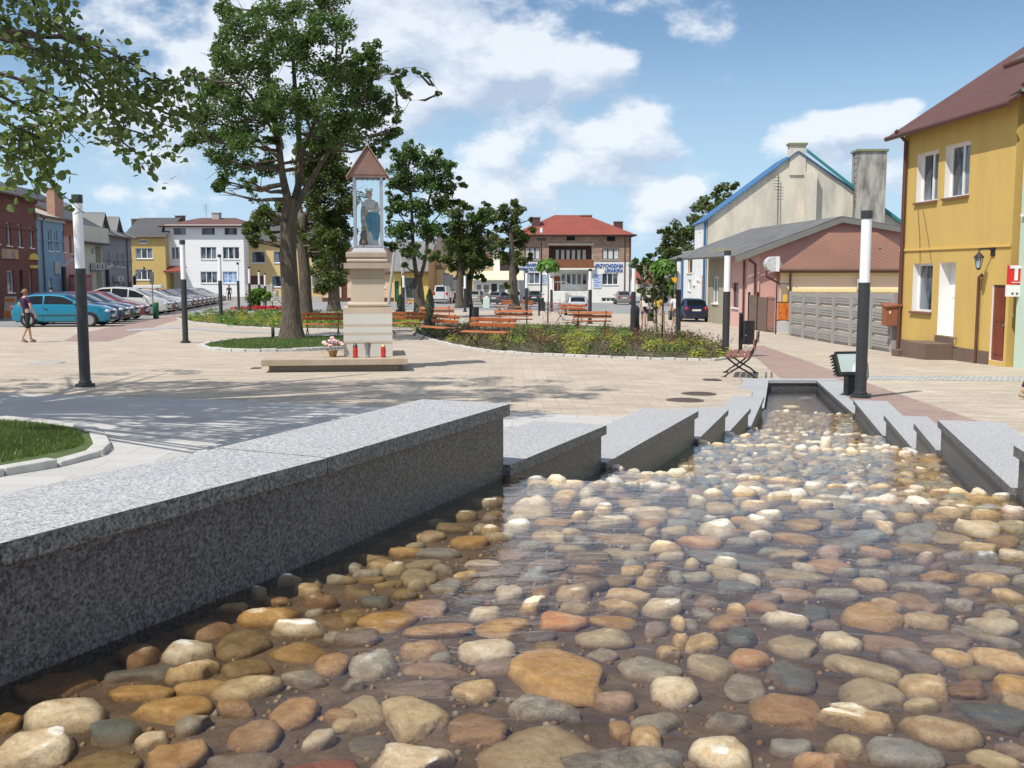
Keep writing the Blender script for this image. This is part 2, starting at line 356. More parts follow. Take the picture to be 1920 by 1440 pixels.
# stones: body colour, wet skin and the ochre film of the stream, from the per-vertex height over the water
def stone_mat(name, c1, c2, vein=.3, speck=0):
    m, nt, b, o = newmat('stone_' + name); v = objco(nt, False); vw = objco(nt, True)
    oi = N(nt, 'ShaderNodeObjectInfo')
    at = N(nt, 'ShaderNodeAttribute', attribute_name='wet')
    rn = N(nt, 'ShaderNodeAttribute', attribute_name='tone')
    c = mixc(nt, ramp(nt, noise(nt, 15, 8, .72, vw, .8), .43, .58), c1, c2)
    c = mixc(nt, ramp(nt, noise(nt, 55, 5, .7, vw), .52, .66, 0, .45), c, tuple(x * .5 for x in c2))
    wv = N(nt, 'ShaderNodeTexWave', i_Scale=9, i_Distortion=16, i_Detail=4, bands_direction='DIAGONAL'); L(nt, vw, wv.inputs['Vector'])
    c = mixc(nt, ramp(nt, wv.outputs['Fac'], .0, .25, vein * .6, 0), c, tuple(x * .55 for x in c2))
    sp = ramp(nt, noise(nt, 160, 2, .6, vw), .58, .66, 0, .25 + speck); c = mixc(nt, sp, c, tuple(x * .35 for x in c1))
    hs = N(nt, 'ShaderNodeHueSaturation'); L(nt, c, hs.inputs['Color']); L(nt, ramp(nt, rn.outputs['Fac'], 0, 1, .9, 1.45), hs.inputs['Value']); L(nt, ramp(nt, rn.outputs['Fac'], 0, 1, .9, 1.1), hs.inputs['Saturation']); c = hs.outputs[0]
    film = mixc(nt, ramp(nt, mathn(nt, 'ADD', at.outputs['Fac'], mathn(nt, 'MULTIPLY', mathn(nt, 'SUBTRACT', noise(nt, 22, 4, .6, vw), .5), .35)), .62, .95, 0, .62), c, (.18, .10, .045))
    wet = N(nt, 'ShaderNodeHueSaturation', i_Value=.82, i_Saturation=1.06); L(nt, film, wet.inputs['Color'])
    wf = ramp(nt, mathn(nt, 'ADD', at.outputs['Fac'], mathn(nt, 'MULTIPLY', mathn(nt, 'SUBTRACT', noise(nt, 30, 3, .6, vw), .5), .5)), .40, .56)
    dry = mixc(nt, ramp(nt, noise(nt, 18, 5, .7, vw), .3, .6, .2, .6), c, (.70, .66, .58))
    L(nt, mixc(nt, wf, dry, wet.outputs[0]), b.inputs['Base Color'])
    L(nt, ramp(nt, wf, 0, 1, .8, .28), b.inputs['Roughness']); bump(nt, b, mathn(nt, 'ADD', noise(nt, 28, 8, .75, vw), mathn(nt, 'MULTIPLY', wv.outputs['Fac'], .05)), .8, .010)
    MATS['stone_' + name] = m; return m
STONE = {
 'w': ('white', (.72, .69, .61), (.58, .50, .38)), 'c': ('cream', (.62, .52, .36), (.46, .34, .19)), 'o': ('ochre', (.50, .36, .18), (.38, .25, .11)),
 't': ('tan', (.46, .33, .20), (.34, .22, .12)), 'l': ('olive', (.29, .24, .13), (.20, .15, .08)), 'g': ('grey', (.38, .375, .34), (.25, .24, .21)),
 'd': ('slate', (.10, .12, .125), (.15, .165, .16)), 'p': ('pinkish', (.46, .36, .30), (.36, .26, .20)), 'b': ('brown', (.26, .17, .10), (.18, .11, .06)),
 'r': ('rusty', (.52, .29, .15), (.50, .38, .26)), 'm': ('mauve', (.29, .25, .225), (.22, .19, .175)), 'y': ('beige', (.50, .44, .32), (.38, .33, .23)),
 's': ('speckled', (.34, .33, .31), (.14, .14, .135)), 'v': ('bluish', (.31, .33, .34), (.21, .225, .23)), 'u': ('crimson', (.20, .075, .07), (.26, .12, .10))}
SM = {k: stone_mat(v[0].replace(' ', '_'), v[1], v[2], speck=.5 if k == 's' else 0) for k, v in STONE.items()}

def water_mat():
    m = bpy.data.materials.new('clear_water'); m.use_nodes = True; nt = m.node_tree; nt.nodes.clear()
    o = N(nt, 'ShaderNodeOutputMaterial'); v = objco(nt, True)
    n1 = noise(nt, 7, 3, .5, objco(nt, True, (1, 1.6, 1)), .8); n2 = noise(nt, 38, 2, .5, objco(nt, True, (.5, 1.5, 1)), .4)
    big = ramp(nt, noise(nt, .9, 2, .5, v), .42, .62, .15, 1)
    h = mathn(nt, 'ADD', n1, mathn(nt, 'MULTIPLY', mathn(nt, 'MULTIPLY', n2, big), .22))
    bp = N(nt, 'ShaderNodeBump', i_Strength=.40, i_Distance=.011); L(nt, h, bp.inputs['Height'])
    fr = N(nt, 'ShaderNodeFresnel', i_IOR=1.36); L(nt, bp.outputs[0], fr.inputs['Normal'])
    tr = N(nt, 'ShaderNodeBsdfTransparent'); tr.inputs[0].default_value = (.93, .875, .78, 1)
    gl = N(nt, 'ShaderNodeBsdfGlossy', i_Roughness=.015); gl.inputs[0].default_value = (1, 1, 1, 1); L(nt, bp.outputs[0], gl.inputs['Normal'])
    mx = N(nt, 'ShaderNodeMixShader'); L(nt, mathn(nt, 'MULTIPLY', fr.outputs[0], 1.05, True), mx.inputs[0]); L(nt, tr.outputs[0], mx.inputs[1]); L(nt, gl.outputs[0], mx.inputs[2]); L(nt, mx.outputs[0], o.inputs[0]); return m
M_water = water_mat()
M_bed = plain('stream_mortar', (.06, .04, .024), .8, .4, 9, (.15, .11, .075), bmp=.8, bscale=50, world=True)

# ------------------------------------------------------------------ the stepped granite channel
LV = [.57, .84, 1.05, 1.27, 1.49, 1.71, 1.89]                 # coping tops below the eye
WL = [.89, 1.09, 1.30, 1.50, 1.72, 1.90, 2.05]               # water levels below the eye
lv = [CZ - a for a in LV]; wl = [CZ - a for a in WL]
lp = lambda px, py, k: PZ(px, py, lv[k]).xy
p0 = lp(0, 1018, 0); p1 = lp(614, 858, 0); p2 = lp(957, 757, 0)
pm1 = p0 + (p0 - p1).normalized() * 1.9
LEFT = [[pm1, p0, p1, p2]]
for k, (px, py) in enumerate([(1138, 797), (1310, 770), (1366, 768), (1408, 765), (1433, 743), (1441, 713)]):
    LEFT.append([LEFT[-1][-1], lp(px, py, k + 1)])
r1 = lp(1900, 835, 1); rr = lp(2080, 943, 1)
RIGHT = [[Vector((1.72, .35)), Vector((2.02, 2.2)), rr], [rr, r1]]
for k, (px, py) in enumerate([(1758, 787), (1713, 793), (1657, 778), (1600, 750), (1530, 713)]):
    RIGHT.append([RIGHT[-1][-1], lp(px, py, k + 2)])
def offs(pts, d):
    """the polyline moved sideways by d (to the left of its run)"""
    out = []
    for i in range(len(pts)):
        t = Vector((0, 0))
        if i: t += (pts[i] - pts[i - 1]).normalized()
        if i < len(pts) - 1: t += (pts[i + 1] - pts[i]).normalized()
        t.normalize(); out.append(pts[i] + Vector((-t.y, t.x)) * d)
    return out
def trim(pts, a, b):
    pts = [Vector(p) for p in pts]; pts[0] = pts[0] + (pts[1] - pts[0]).normalized() * a; pts[-1] = pts[-1] - (pts[-1] - pts[-2]).normalized() * b; return pts
wall_lab = {('L', 0): "long highest granite parapet in the foreground, its sawn face in shade over the cobbles",
 ('L', 1): "granite parapet one step down from the long foreground one, beside the plaza", ('L', 2): "low granite parapet two steps down from the long foreground one",
 ('L', 3): "short granite parapet step, fourth from the camera on the shrine side", ('L', 4): "short granite parapet step, fifth from the camera on the shrine side",
 ('L', 5): "narrow granite kerb step just before the far basin on the shrine side", ('L', 6): "granite kerb along the bench side of the far still basin",
 ('R', 0): "granite parapet at the near end of the yellow house side", ('R', 1): "granite parapet cut by the right edge of the photo", ('R', 2): "broad granite parapet on the yellow house side with a darker band on its face",
 ('R', 3): "short granite parapet step next to the broad one on the yellow house side", ('R', 4): "second short granite parapet step on the yellow house side", ('R', 5): "granite parapet step starting at the foot of the floodlight lamp post", ('R', 6): "granite kerb of the far basin in front of the floodlight"}
CW = .43
def wall_seg(side, k, pts):
    sg = 1 if side == 'L' else -1
    t = thing('granite_parapet', wall_lab[(side, k)], 'parapet', (pts[0].x, pts[0].y, wl[k]), 0, 'granite parapets stepping down along the stream')
    z = lv[k]; zb = min(wl[k], gz(pts[0].x, pts[0].y)) - .35
    a = offs(pts, sg * -.0); b = offs(pts, sg * CW)
    # coping slabs, each a stone of its own about 1.3 m long
    n = 0
    for i in range(len(pts) - 1):
        ln = (pts[i + 1] - pts[i]).length; m = max(1, round(ln / 1.35))
        for j in range(m):
            g = .0015
            f0 = j / m + (g / ln if j or i else 0); f1 = (j + 1) / m - (g / ln)
            q = [a[i].lerp(a[i + 1], f0), a[i].lerp(a[i + 1], f1), b[i].lerp(b[i + 1], f1), b[i].lerp(b[i + 1], f0)]
            mb = MB(); mb.mi = 0; dz = -.001 * ((j + i) % 2)
            poly = q if sg > 0 else q[::-1]
            nn = len(poly); A = sum(poly[u].x * poly[(u + 1) % nn].y - poly[(u + 1) % nn].x * poly[u].y for u in range(nn))
            if A < 0: poly = poly[::-1]
            vs = [(p.x, p.y, z - .052) for p in poly] + [(p.x, p.y, z + dz) for p in poly]
            mb.add(vs, [(3, 2, 1, 0), (0, 1, 5, 4), (1, 2, 6, 5), (2, 3, 7, 6), (3, 0, 4, 7)]); mb.mi = 1; mb.add(vs[4:], [(0, 1, 2, 3)])
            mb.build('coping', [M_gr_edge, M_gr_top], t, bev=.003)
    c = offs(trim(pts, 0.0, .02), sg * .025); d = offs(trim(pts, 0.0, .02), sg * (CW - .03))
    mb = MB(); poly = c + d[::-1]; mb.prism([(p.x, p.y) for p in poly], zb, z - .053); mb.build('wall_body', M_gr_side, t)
for k, s in enumerate(LEFT): wall_seg('L', k, s)
for k, s in enumerate(RIGHT): wall_seg('R', k, s)
# far end wall of the basin
e0, e1 = LEFT[-1][-1], RIGHT[-1][-1]
t = thing('granite_parapet', 'low granite kerb closing the far end of the basin', 'parapet', (e0.x, e0.y, wl[6]), 0, 'granite parapets stepping down along the stream')
u = (e1 - e0).normalized(); q0 = e0 - u * CW + Vector((0, .0)); q1 = e1 + u * CW; up = Vector((-u.y, u.x)) * .3
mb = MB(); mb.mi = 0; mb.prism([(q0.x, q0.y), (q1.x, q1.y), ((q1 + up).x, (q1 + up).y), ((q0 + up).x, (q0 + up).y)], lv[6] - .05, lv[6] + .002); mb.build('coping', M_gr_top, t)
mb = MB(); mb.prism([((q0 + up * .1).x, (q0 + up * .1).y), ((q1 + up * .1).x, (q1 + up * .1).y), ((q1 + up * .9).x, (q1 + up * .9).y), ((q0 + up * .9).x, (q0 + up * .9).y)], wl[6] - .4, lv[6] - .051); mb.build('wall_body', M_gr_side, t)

def secpoly(k, grow=0.0):
    l = offs(LEFT[k], .06 + grow); r = offs(RIGHT[k], -.06 - grow)
    return [tuple(p) for p in l] + [tuple(p) for p in r[::-1]]
DEP = [.034, .034, .034, .034, .034, .06, .16]
mb = MB(); mw = MB()
for k in range(7):
    sp = secpoly(k); V, F = cdt(sp, [])
    F = [f if (V[f[1]] - V[f[0]]).cross(V[f[2]] - V[f[0]]) > 0 else f[::-1] for f in F]
    mb.add([(v.x, v.y, wl[k] - DEP[k]) for v in V], F); mw.add([(v.x, v.y, wl[k]) for v in V], F)
    if k < 6:   # riser down to the next bed and the thin sheet of water falling over it
        a, b = LEFT[k][-1], RIGHT[k][-1]; u = (b - a).normalized() * .1; a = a - u; b = b + u
        dn = Vector((u.y, -u.x)).normalized() * -1
        s0 = .0; z1 = wl[k] - DEP[k]; z2 = wl[k + 1] - DEP[k + 1]
        mb.add([(a.x, a.y, z1), (b.x, b.y, z1), ((b + dn * .12).x, (b + dn * .12).y, z2), ((a + dn * .12).x, (a + dn * .12).y, z2)], [(0, 1, 2, 3)])
        mw.add([(a.x, a.y, wl[k]), (b.x, b.y, wl[k]), ((b + dn * .13).x, (b + dn * .13).y, wl[k + 1] - .002), ((a + dn * .13).x, (a + dn * .13).y, wl[k + 1] - .002)], [(0, 1, 2, 3)])
tag(mb.build('stream_bed', M_bed), kind='structure'); tag(mw.build('water', M_water), kind='structure')
HOLE = [tuple(p) for s in LEFT for p in offs(s, CW * .5)] + [tuple(e0 + up * .5 - u * .1), tuple(e1 + up * .5 + u * .1)] + [tuple(p) for s in RIGHT[::-1] for p in offs(s, -CW * .5)[::-1]]
_h = []
for p in HOLE:
    if not _h or (Vector(p) - Vector(_h[-1])).length > .03: _h.append(p)
HOLE = _h

# ------------------------------------------------------------------ stones
def ico(sub):
    bm = bmesh.new(); bmesh.ops.create_icosphere(bm, subdivisions=sub, radius=1); V = np.array([v.co[:] for v in bm.verts]); F = np.array([[v.index for v in f.verts] for f in bm.faces]); bm.free(); return V, F
ICO = {2: ico(2), 3: ico(3), 4: ico(4)}
def stone_verts(sub, L_, W_, H_, rz, rng, ang=.5):
    V, F = ICO[sub]; D = V.copy()
    e = rng.uniform(1.9, 2.4); P_ = D / (np.abs(D) ** e).sum(1)[:, None] ** (1 / e)
    for _ in range(rng.integers(2, 6)):
        n = rng.normal(size=3); n[2] = abs(n[2]) * .6; n /= np.linalg.norm(n); d = rng.uniform(.66, .95)
        x = P_ @ n - d; P_ -= np.outer(np.maximum(x, 0) * ang * 1.5, n)
    zc = rng.uniform(.5, .78); P_[:, 2] = np.where(P_[:, 2] > zc, zc + (P_[:, 2] - zc) * .22, P_[:, 2]); P_ = P_ / np.abs(P_).max(0)
    # taper and lopsidedness
    P_[:, 1] *= 1 + rng.uniform(-.32, .32) * P_[:, 0]; P_[:, 2] *= 1 + rng.uniform(-.15, .15) * P_[:, 0] + rng.uniform(-.1, .1) * P_[:, 1]
    r = np.zeros(len(V))
    for f, a in ((2, .08), (4, .045), (8, .022), (16, .013)):
        for _ in range(3):
            k = rng.normal(size=3) * f; r += a * np.sin(D @ k + rng.uniform(0, 6.3)) / 1.5
    P_ = P_ * (1 + r)[:, None] * np.array([L_ / 2, W_ / 2, H_ / 2])
    tx = rng.uniform(-.05, .05); P_[:, 2] += P_[:, 0] * tx
    c, s = cos(rz), sin(rz); X = P_[:, 0] * c - P_[:, 1] * s; Y = P_[:, 0] * s + P_[:, 1] * c
    return np.stack([X, Y, P_[:, 2]], 1), F
T1 = """1455,195,100,75,-30,w;1620,130,160,40,-5,w;1730,180,190,80,0,c;1900,115,150,60,0,g;1800,250,210,70,0,b;1530,235,240,60,0,t;1300,280,200,60,0,c;1510,335,340,100,-5,o;1160,395,290,110,-5,t;1680,400,310,90,0,w;1890,335,300,90,0,l;1385,470,290,150,0,l;1080,525,320,120,-5,w;1680,510,330,130,0,o;1890,440,140,70,0,g;780,540,270,140,-20,b;1090,635,300,110,-5,c;1400,610,280,120,0,l;790,630,380,60,-8,d;790,740,360,100,0,o;1140,710,320,80,-8,o;1400,720,360,110,-5,y;1710,670,250,110,10,g;1870,590,180,150,0,t;330,700,450,150,-15,b;400,870,440,180,-8,w;970,840,420,140,0,o;1340,835,220,100,10,t;1660,850,260,170,0,t;20,920,170,200,0,o;180,1070,440,200,-15,w;630,970,320,150,-8,d;1080,925,240,110,-15,g;860,1010,190,110,-15,w;1000,1080,370,200,-25,t;1420,990,330,190,0,t;1790,1010,170,140,15,w;540,1150,480,150,-5,l;1370,1140,400,110,0,m;1800,1180,420,170,-8,u;1930,880,150,170,-30,t"""
T2 = """60,55,130,60,5,g;230,40,170,80,5,c;460,35,240,50,-3,y;880,50,320,100,0,m;1160,40,220,80,0,m;1390,55,220,60,3,o;1630,35,120,40,-5,g;1770,50,140,60,-5,t;30,120,120,50,0,l;170,110,170,70,0,l;270,140,180,40,-5,l;700,95,180,40,-15,c;590,160,210,100,0,g;840,140,200,80,-5,g;1255,105,75,90,50,t;1360,110,110,50,0,t;1570,120,190,80,-15,l;1720,140,130,50,0,c;1890,110,110,80,0,g;90,195,210,80,8,l;190,245,180,80,0,d;360,200,150,50,0,l;480,270,290,110,5,p;725,230,180,50,-5,d;940,205,170,90,0,w;1125,180,120,80,0,t;1310,205,210,120,0,c;1620,205,280,70,5,c;1860,190,200,80,5,v;60,330,150,120,0,l;270,340,320,120,-10,o;810,310,230,100,-10,w;1090,275,200,70,-20,c;1240,350,280,120,5,r;1550,280,280,90,8,c;1810,285,240,110,-5,w;1535,350,290,80,5,o;110,440,270,100,5,m;550,395,380,100,0,t;925,385,330,110,-12,o;1120,430,180,60,-5,d;1490,450,340,110,0,y;1760,400,110,130,40,m;1900,360,90,80,0,c;1160,500,180,90,-10,l;450,510,270,110,0,t;830,515,350,140,-8,w;1840,530,140,90,35,c;190,590,260,150,-5,g;20,580,100,150,0,t;540,615,360,100,0,p;890,610,300,100,-15,m;1230,660,530,260,-10,o;70,705,140,80,-5,g;410,720,420,100,0,m;750,745,260,150,15,c;1540,800,230,120,0,p;1870,740,260,150,0,w;1140,840,460,120,8,s;100,850,350,220,0,y;400,890,390,220,-5,y;730,945,390,190,-30,t;1780,915,220,240,30,g;1570,950,140,130,0,t;150,1030,240,150,0,d;1100,1050,680,280,-15,y;400,1130,520,200,0,w;1560,1140,760,190,0,s;1910,470,90,90,0,c"""
T3 = """55,35,90,75,0,c;240,40,160,30,5,w;330,12,560,60,6,v;60,110,190,70,5,g;280,90,240,60,5,y;620,95,410,75,5,y;820,40,260,90,0,r;1050,20,150,50,0,y;1260,65,190,70,5,g;1090,80,200,50,5,g;1450,105,220,80,3,t;1440,45,120,40,0,b;1720,120,230,90,0,c;1050,145,210,80,5,c;1350,155,330,60,8,g;1750,60,350,60,8,v;310,165,220,80,0,v;20,195,90,80,0,g;590,145,200,30,3,m;145,240,150,100,-25,p;870,195,240,80,5,g;620,205,280,80,5,p;1140,260,190,100,35,c;1290,225,230,110,28,t;1620,180,150,70,0,t;1840,205,260,80,3,c;440,265,240,80,8,r;310,290,130,50,15,c;730,305,170,110,10,d;1565,255,140,90,0,g;1070,330,320,170,15,o;1400,345,310,100,5,c;1720,370,310,90,12,w;1780,280,180,60,5,m;40,360,110,80,0,g;240,355,230,100,0,t;580,355,280,90,8,w;80,465,220,120,5,c;340,445,200,110,5,d;630,485,290,130,10,y;900,455,230,120,0,w;1180,480,320,110,15,p;1490,450,310,90,3,m;1780,460,230,60,8,g;1800,560,340,130,20,c;150,605,280,140,5,y;375,570,210,120,-15,r;1020,610,440,110,15,y;1260,570,380,90,15,m;1520,550,250,100,15,c;620,650,290,170,5,d;360,720,240,150,10,g;1050,760,370,160,5,y;1380,720,290,150,15,c;1620,720,200,140,25,b;1850,710,200,150,15,o;600,840,460,190,0,t;250,905,260,140,0,s;980,905,380,130,5,c;1430,960,450,140,20,c;1760,880,520,160,20,d;230,1090,370,190,10,w;620,1050,250,120,8,v;940,1060,290,90,30,y;1250,1085,410,140,5,v;1740,1130,300,130,10,y;1870,1060,200,100,10,m;790,1165,300,110,0,r;30,1160,120,100,0,m"""
# nearer the weir, read in photo pixels
T4 = """1062,927,55,26,0,c;1000,938,70,22,0,w;1005,952,90,28,0,y;1130,945,40,20,0,g;1190,940,60,22,0,c;1225,925,50,20,0,g;1155,918,40,16,0,p;1115,938,50,16,0,w;1210,955,80,20,0,w;1270,955,40,20,0,c;1130,958,36,16,0,c;1133,950,30,16,0,w;1310,938,40,26,0,y;1355,948,70,20,0,c;1437,932,34,16,-5,r;1415,945,60,18,0,c;1460,955,34,30,40,v;1218,960,72,34,0,y;1305,960,70,22,0,g;1040,972,80,22,0,o;1425,975,62,18,8,w;1372,990,50,22,0,r;1145,975,90,24,0,y;1280,975,60,18,0,v;1348,988,84,30,0,w;1505,975,76,36,8,o;1585,978,46,26,15,o;1566,990,30,24,0,g;1390,970,46,16,0,o;1495,1005,100,26,8,o;1630,1000,72,24,0,v;1590,1010,100,26,0,g;1165,1003,135,20,4,c;1030,1005,78,20,5,c;1310,1010,86,24,8,r;1250,1002,26,24,60,l;1070,1020,66,16,0,y;970,985,56,18,0,w;1390,1008,60,18,5,g;1450,1028,64,20,0,g;1480,1035,74,26,3,c;1557,1030,56,26,0,p;1640,1030,70,20,5,r;1720,1022,96,28,5,o;1840,1025,80,28,10,c;1900,1035,50,24,0,w;1360,1040,60,18,3,v;1250,1025,60,18,0,c;1195,1035,70,16,0,y;1100,1035,90,28,-5,l;1150,1030,60,22,10,y;960,1030,80,26,5,p;880,1010,80,26,-5,o;800,1000,66,22,0,c;935,1000,60,20,0,y;850,985,70,20,0,l;760,1030,66,22,0,o;700,1045,60,18,0,l;820,1030,90,24,0,v;905,1050,80,20,0,w;690,1070,60,22,0,g;740,1062,50,18,0,y;870,965,50,16,0,l;905,985,40,18,0,y;1000,1015,70,18,0,g;1660,985,50,26,0,c;1720,990,80,36,5,v;1780,1000,80,30,10,y;1830,985,80,36,5,w;1900,985,50,36,0,y;1880,1008,60,26,5,t;1760,965,60,18,0,o;1700,965,44,18,0,c;1640,965,50,22,0,w;1690,950,56,22,0,g;1730,945,46,18,0,w;1560,960,70,20,5,y;1610,950,50,20,0,g;1640,942,60,22,0,v;1530,945,70,18,0,c;1580,940,60,18,0,y;1900,960,44,16,0,o;1850,962,60,16,0,c;1800,958,50,14,0,g;1480,948,60,18,0,l;1340,965,50,14,0,y"""
REG = []   # every stone: centre (x, y, z), L, W, H, rz, colour, pool, px, py, size
def trace(txt, f, ox, oy):
    for s in txt.split(';'):
        x, y, w_, h_, a, c = s.split(','); x, y, w_, h_, a = [float(q) for q in (x, y, w_, h_, a)]
        px, py, w_, h_ = ox + x / f, oy + y / f, w_ / f, h_ / f
        z = wl[0] - .012; p = PZ(px, py, z); s_ = FPX / p.y; th = (py - 510) / FPX
        W = w_ / s_ * .97; dm = max(.5 * W * (1 if h_ / w_ > .3 else .75), min(1.1 * W, (h_ / s_ - .022) / max(th, .15)))
        rz = math.atan(tan(R(-a)) / max(th, .2)); rz = max(-1.0, min(1.0, rz))
        REG.append([p.x, p.y, W * (1.06 if py > 1150 else 1.02), dm * (1.38 if py > 1150 else 1.15), c, 0, px, py, rz])
trace(T1, 3, 0, 1040); trace(T2, 3, 640, 1040); trace(T3, 3, 1280, 1040); trace(T4, 1, 0, 0)
# random cobbles fill what is left of each pool
polys = [[Vector(p) for p in offs(LEFT[k], -.03)] + [Vector(p) for p in offs(RIGHT[k], .03)][::-1] for k in range(7)]
keys = 'wwcccotlggggyybpmvvys'
rg = np.random.default_rng(5)
placed = [(r[0], r[1], r[2] / 2, r[3] / 2, r[8]) for r in REG]
def clash(x, y, a, b, rz, pool_list, tol=.86):
    for (X, Y, A, B, RZ) in pool_list:
        dx, dy = x - X, y - Y; d = sqrt(dx * dx + dy * dy)
        if d > a + A: continue
        t = atan2(dy, dx); ra = A * B / sqrt((B * cos(t - RZ)) ** 2 + (A * sin(t - RZ)) ** 2); rb = a * b / sqrt((b * cos(t - rz)) ** 2 + (a * sin(t - rz)) ** 2)
        if d < (ra + rb) * tol: return True
    return False
for k in range(7):
    poly = [(p.x, p.y) for p in polys[k]]
    xs = [p[0] for p in poly]; ys = [p[1] for p in poly]
    loc = [q for q in placed] if k == 0 else []
    if k == 6: continue
    tries = [(.15, 500), (.12, 900), (.095, 1500), (.07, 2500), (.05, 2500)] if k else [(.12, 700), (.09, 1300), (.07, 200)]
    for sz, nt_ in tries:
        for _ in range(nt_):
            x = rg.uniform(min(xs), max(xs)); y = rg.uniform(max(min(ys), 1.35 if k == 0 else 0), max(ys))
            if not inpoly((x, y), poly): continue
            a = sz * rg.uniform(.8, 1.2) / 2; b = a * rg.uniform(.5, .85); rz = rg.normal(0, .5)
            if clash(x, y, a, b, rz, loc, 1.04 if k == 0 else .9): continue
            loc.append((x, y, a, b, rz)); zz = wl[k]
            v = Vector((x, y, zz)) - C0; dp = v.y * cos(PIT) - v.z * sin(PIT); px = 960 + FPX * v.x / dp; py = 720 - FPX * (v.z * cos(PIT) + v.y * sin(PIT)) / dp
            REG.append([x, y, 2 * a, 2 * b, keys[rg.integers(len(keys))], k, px, py, rz])
    if k < 6:   # a row of proud stones along the lip
        a, b = LEFT[k][-1], RIGHT[k][-1]; n = int((b - a).length / .085)
        for j in range(n):
            q = a.lerp(b, (j + rg.uniform(.2, .8)) / n) + Vector((0, rg.uniform(-.03, .07))); v = Vector((q.x, q.y, wl[k])) - C0; dp = v.y * cos(PIT) - v.z * sin(PIT)
            REG.append([q.x, q.y, rg.uniform(.08, .14), rg.uniform(.05, .09), 'wcycgpo'[rg.integers(7)], k, 960 + FPX * v.x / dp, 720 - FPX * (v.z * cos(PIT) + v.y * sin(PIT)) / dp, rg.normal(0, .3), 'lip'])
def stone_z(r):
    k = r[5]; H = max(.035, min(.10, min(r[2], r[3]) * .55)); lip = len(r) > 9
    near_lip = (k == 0 and r[7] < 1000)
    top = wl[k] + (rg.uniform(.012, .04) if lip else rg.uniform(-.008, .018) if near_lip else rg.uniform(-.012, .008))
    if r[4] in 'wc' and not lip: top += .008
    if r[4] in 'dmu' : top -= .004
    bed = wl[k] - DEP[k]; c = bed + (top - bed) * rg.uniform(-.1, .1)
    return 2 * (top - c), c
for r in REG:
    H, z = stone_z(r); s_ = FPX / max(r[1], 1)
    vis = (-40 < r[6] < 1960) and r[7] < 1480
    r_area = (r[2] * s_) * (r[3] * s_) * max(.1, (r[7] - 510) / FPX) if vis else 0
    r += [None] * (10 - len(r)) + [H, z, r_area]
REG.sort(key=lambda r: -r[12])
def project(x, y, z):
    v = Vector((x, y, z)) - C0; dp = v.y * cos(PIT) - v.z * sin(PIT); return 960 + FPX * v.x / dp, 720 - FPX * (v.z * cos(PIT) + v.y * sin(PIT)) / dp
def attrs(me, wet, tone):
    a = me.attributes.new('wet', 'FLOAT', 'POINT'); a.data.foreach_set('value', np.asarray(wet, dtype=np.float32))
    a = me.attributes.new('tone', 'FLOAT', 'POINT'); a.data.foreach_set('value', np.asarray(tone, dtype=np.float32))
NIND = 290
ind = REG[:NIND]; rest = REG[NIND:]
def sizeword(r): return 'big' if r[2] > .17 else 'small' if r[2] < .075 else 'medium'
def shapeword(r): q = r[3] / r[2]; return 'long' if q < .5 else 'round' if q > .78 else 'oval'
def region(r):
    py = r[7]; px = r[6]
    row = ('on the bottom edge' if py > 1370 else 'in the lowest rows' if py > 1270 else 'in lower middle rows' if py > 1150 else 'in the middle rows' if py > 1060 else 'before the weir' if py > 975 else 'on the weir crest' if py > 915 else 'beyond the weir')
    if px < 960 and r[5] == 0 and abs((Vector((r[0], r[1])) - p1).cross((p2 - p1).normalized())) < .25: return row, 'by the parapet'
    return row, 'far left' if px < 500 else 'left of centre' if px < 860 else 'at the centre' if px < 1150 else 'right of centre' if px < 1520 else 'far right'
labs = {}
for r in ind:
    row, c = region(r); base = f"{sizeword(r)} {shapeword(r)} {STONE[r[4]][0]} cobble {row}, {c}"; labs.setdefault(base, []).append(r)
ORD = ['leftmost', 'second', 'third', 'fourth', 'fifth', 'sixth', 'seventh', 'eighth', 'ninth', 'tenth']
LBL = {}
for base, rs in labs.items():
    rs.sort(key=lambda r: r[6])
    for i, r in enumerate(rs):
        LBL[id(r)] = base if len(rs) == 1 else base + (', the leftmost' if i == 0 else f', {ORD[i]} from left')
for r in ind:
    sub = 4 if r[12] > 9000 else 3
    V, F = stone_verts(sub, r[2] * 1.04, r[3] * 1.04, r[10], r[8], RNG, .75 if r[4] in 'grdc' else .5)
    o = np_mesh('cobble', V, F.ravel(), 3, SM[r[4]], None, True); o.location = (r[0], r[1], r[11])
    rel = (V[:, 2] + r[11] - wl[r[5]]); wet = np.clip(.42 - rel / .03 * .42, 0, 1); wet = np.clip(.5 - rel / .035 * .5, 0, 1)
    attrs(o.data, wet, np.full(len(V), RNG.uniform(.1, .9))); tag(o, LBL[id(r)], 'cobble', 'cobbles set in the stream bed')
# everything smaller: one object
Vs = []; Fs = []; wt = []; tn = []; mi = []; base = 0; kk = list(STONE)
for r in rest:
    V, F = stone_verts(2, r[2] * 1.04, r[3] * 1.04, r[10], r[8], RNG); V = V + np.array([r[0], r[1], r[11]])
    Vs.append(V); Fs.append(F + base); base += len(V); wt.append(np.clip(.5 - (V[:, 2] - wl[r[5]]) / .05 * .5, 0, 1)); tn.append(np.full(len(V), RNG.uniform(.1, .9))); mi.append(np.full(len(F), kk.index(r[4])))
o = np_mesh('stream_cobbles', np.concatenate(Vs), np.concatenate(Fs).ravel(), 3, SM[kk[0]], None, True)
for q in kk[1:]: o.data.materials.append(SM[q])
o.data.polygons.foreach_set('material_index', np.concatenate(mi).astype(np.int32)); attrs(o.data, np.concatenate(wt), np.concatenate(tn))
tag(o, 'mass of small cobbles along the stepped stream', 'cobbles', kind='stuff')
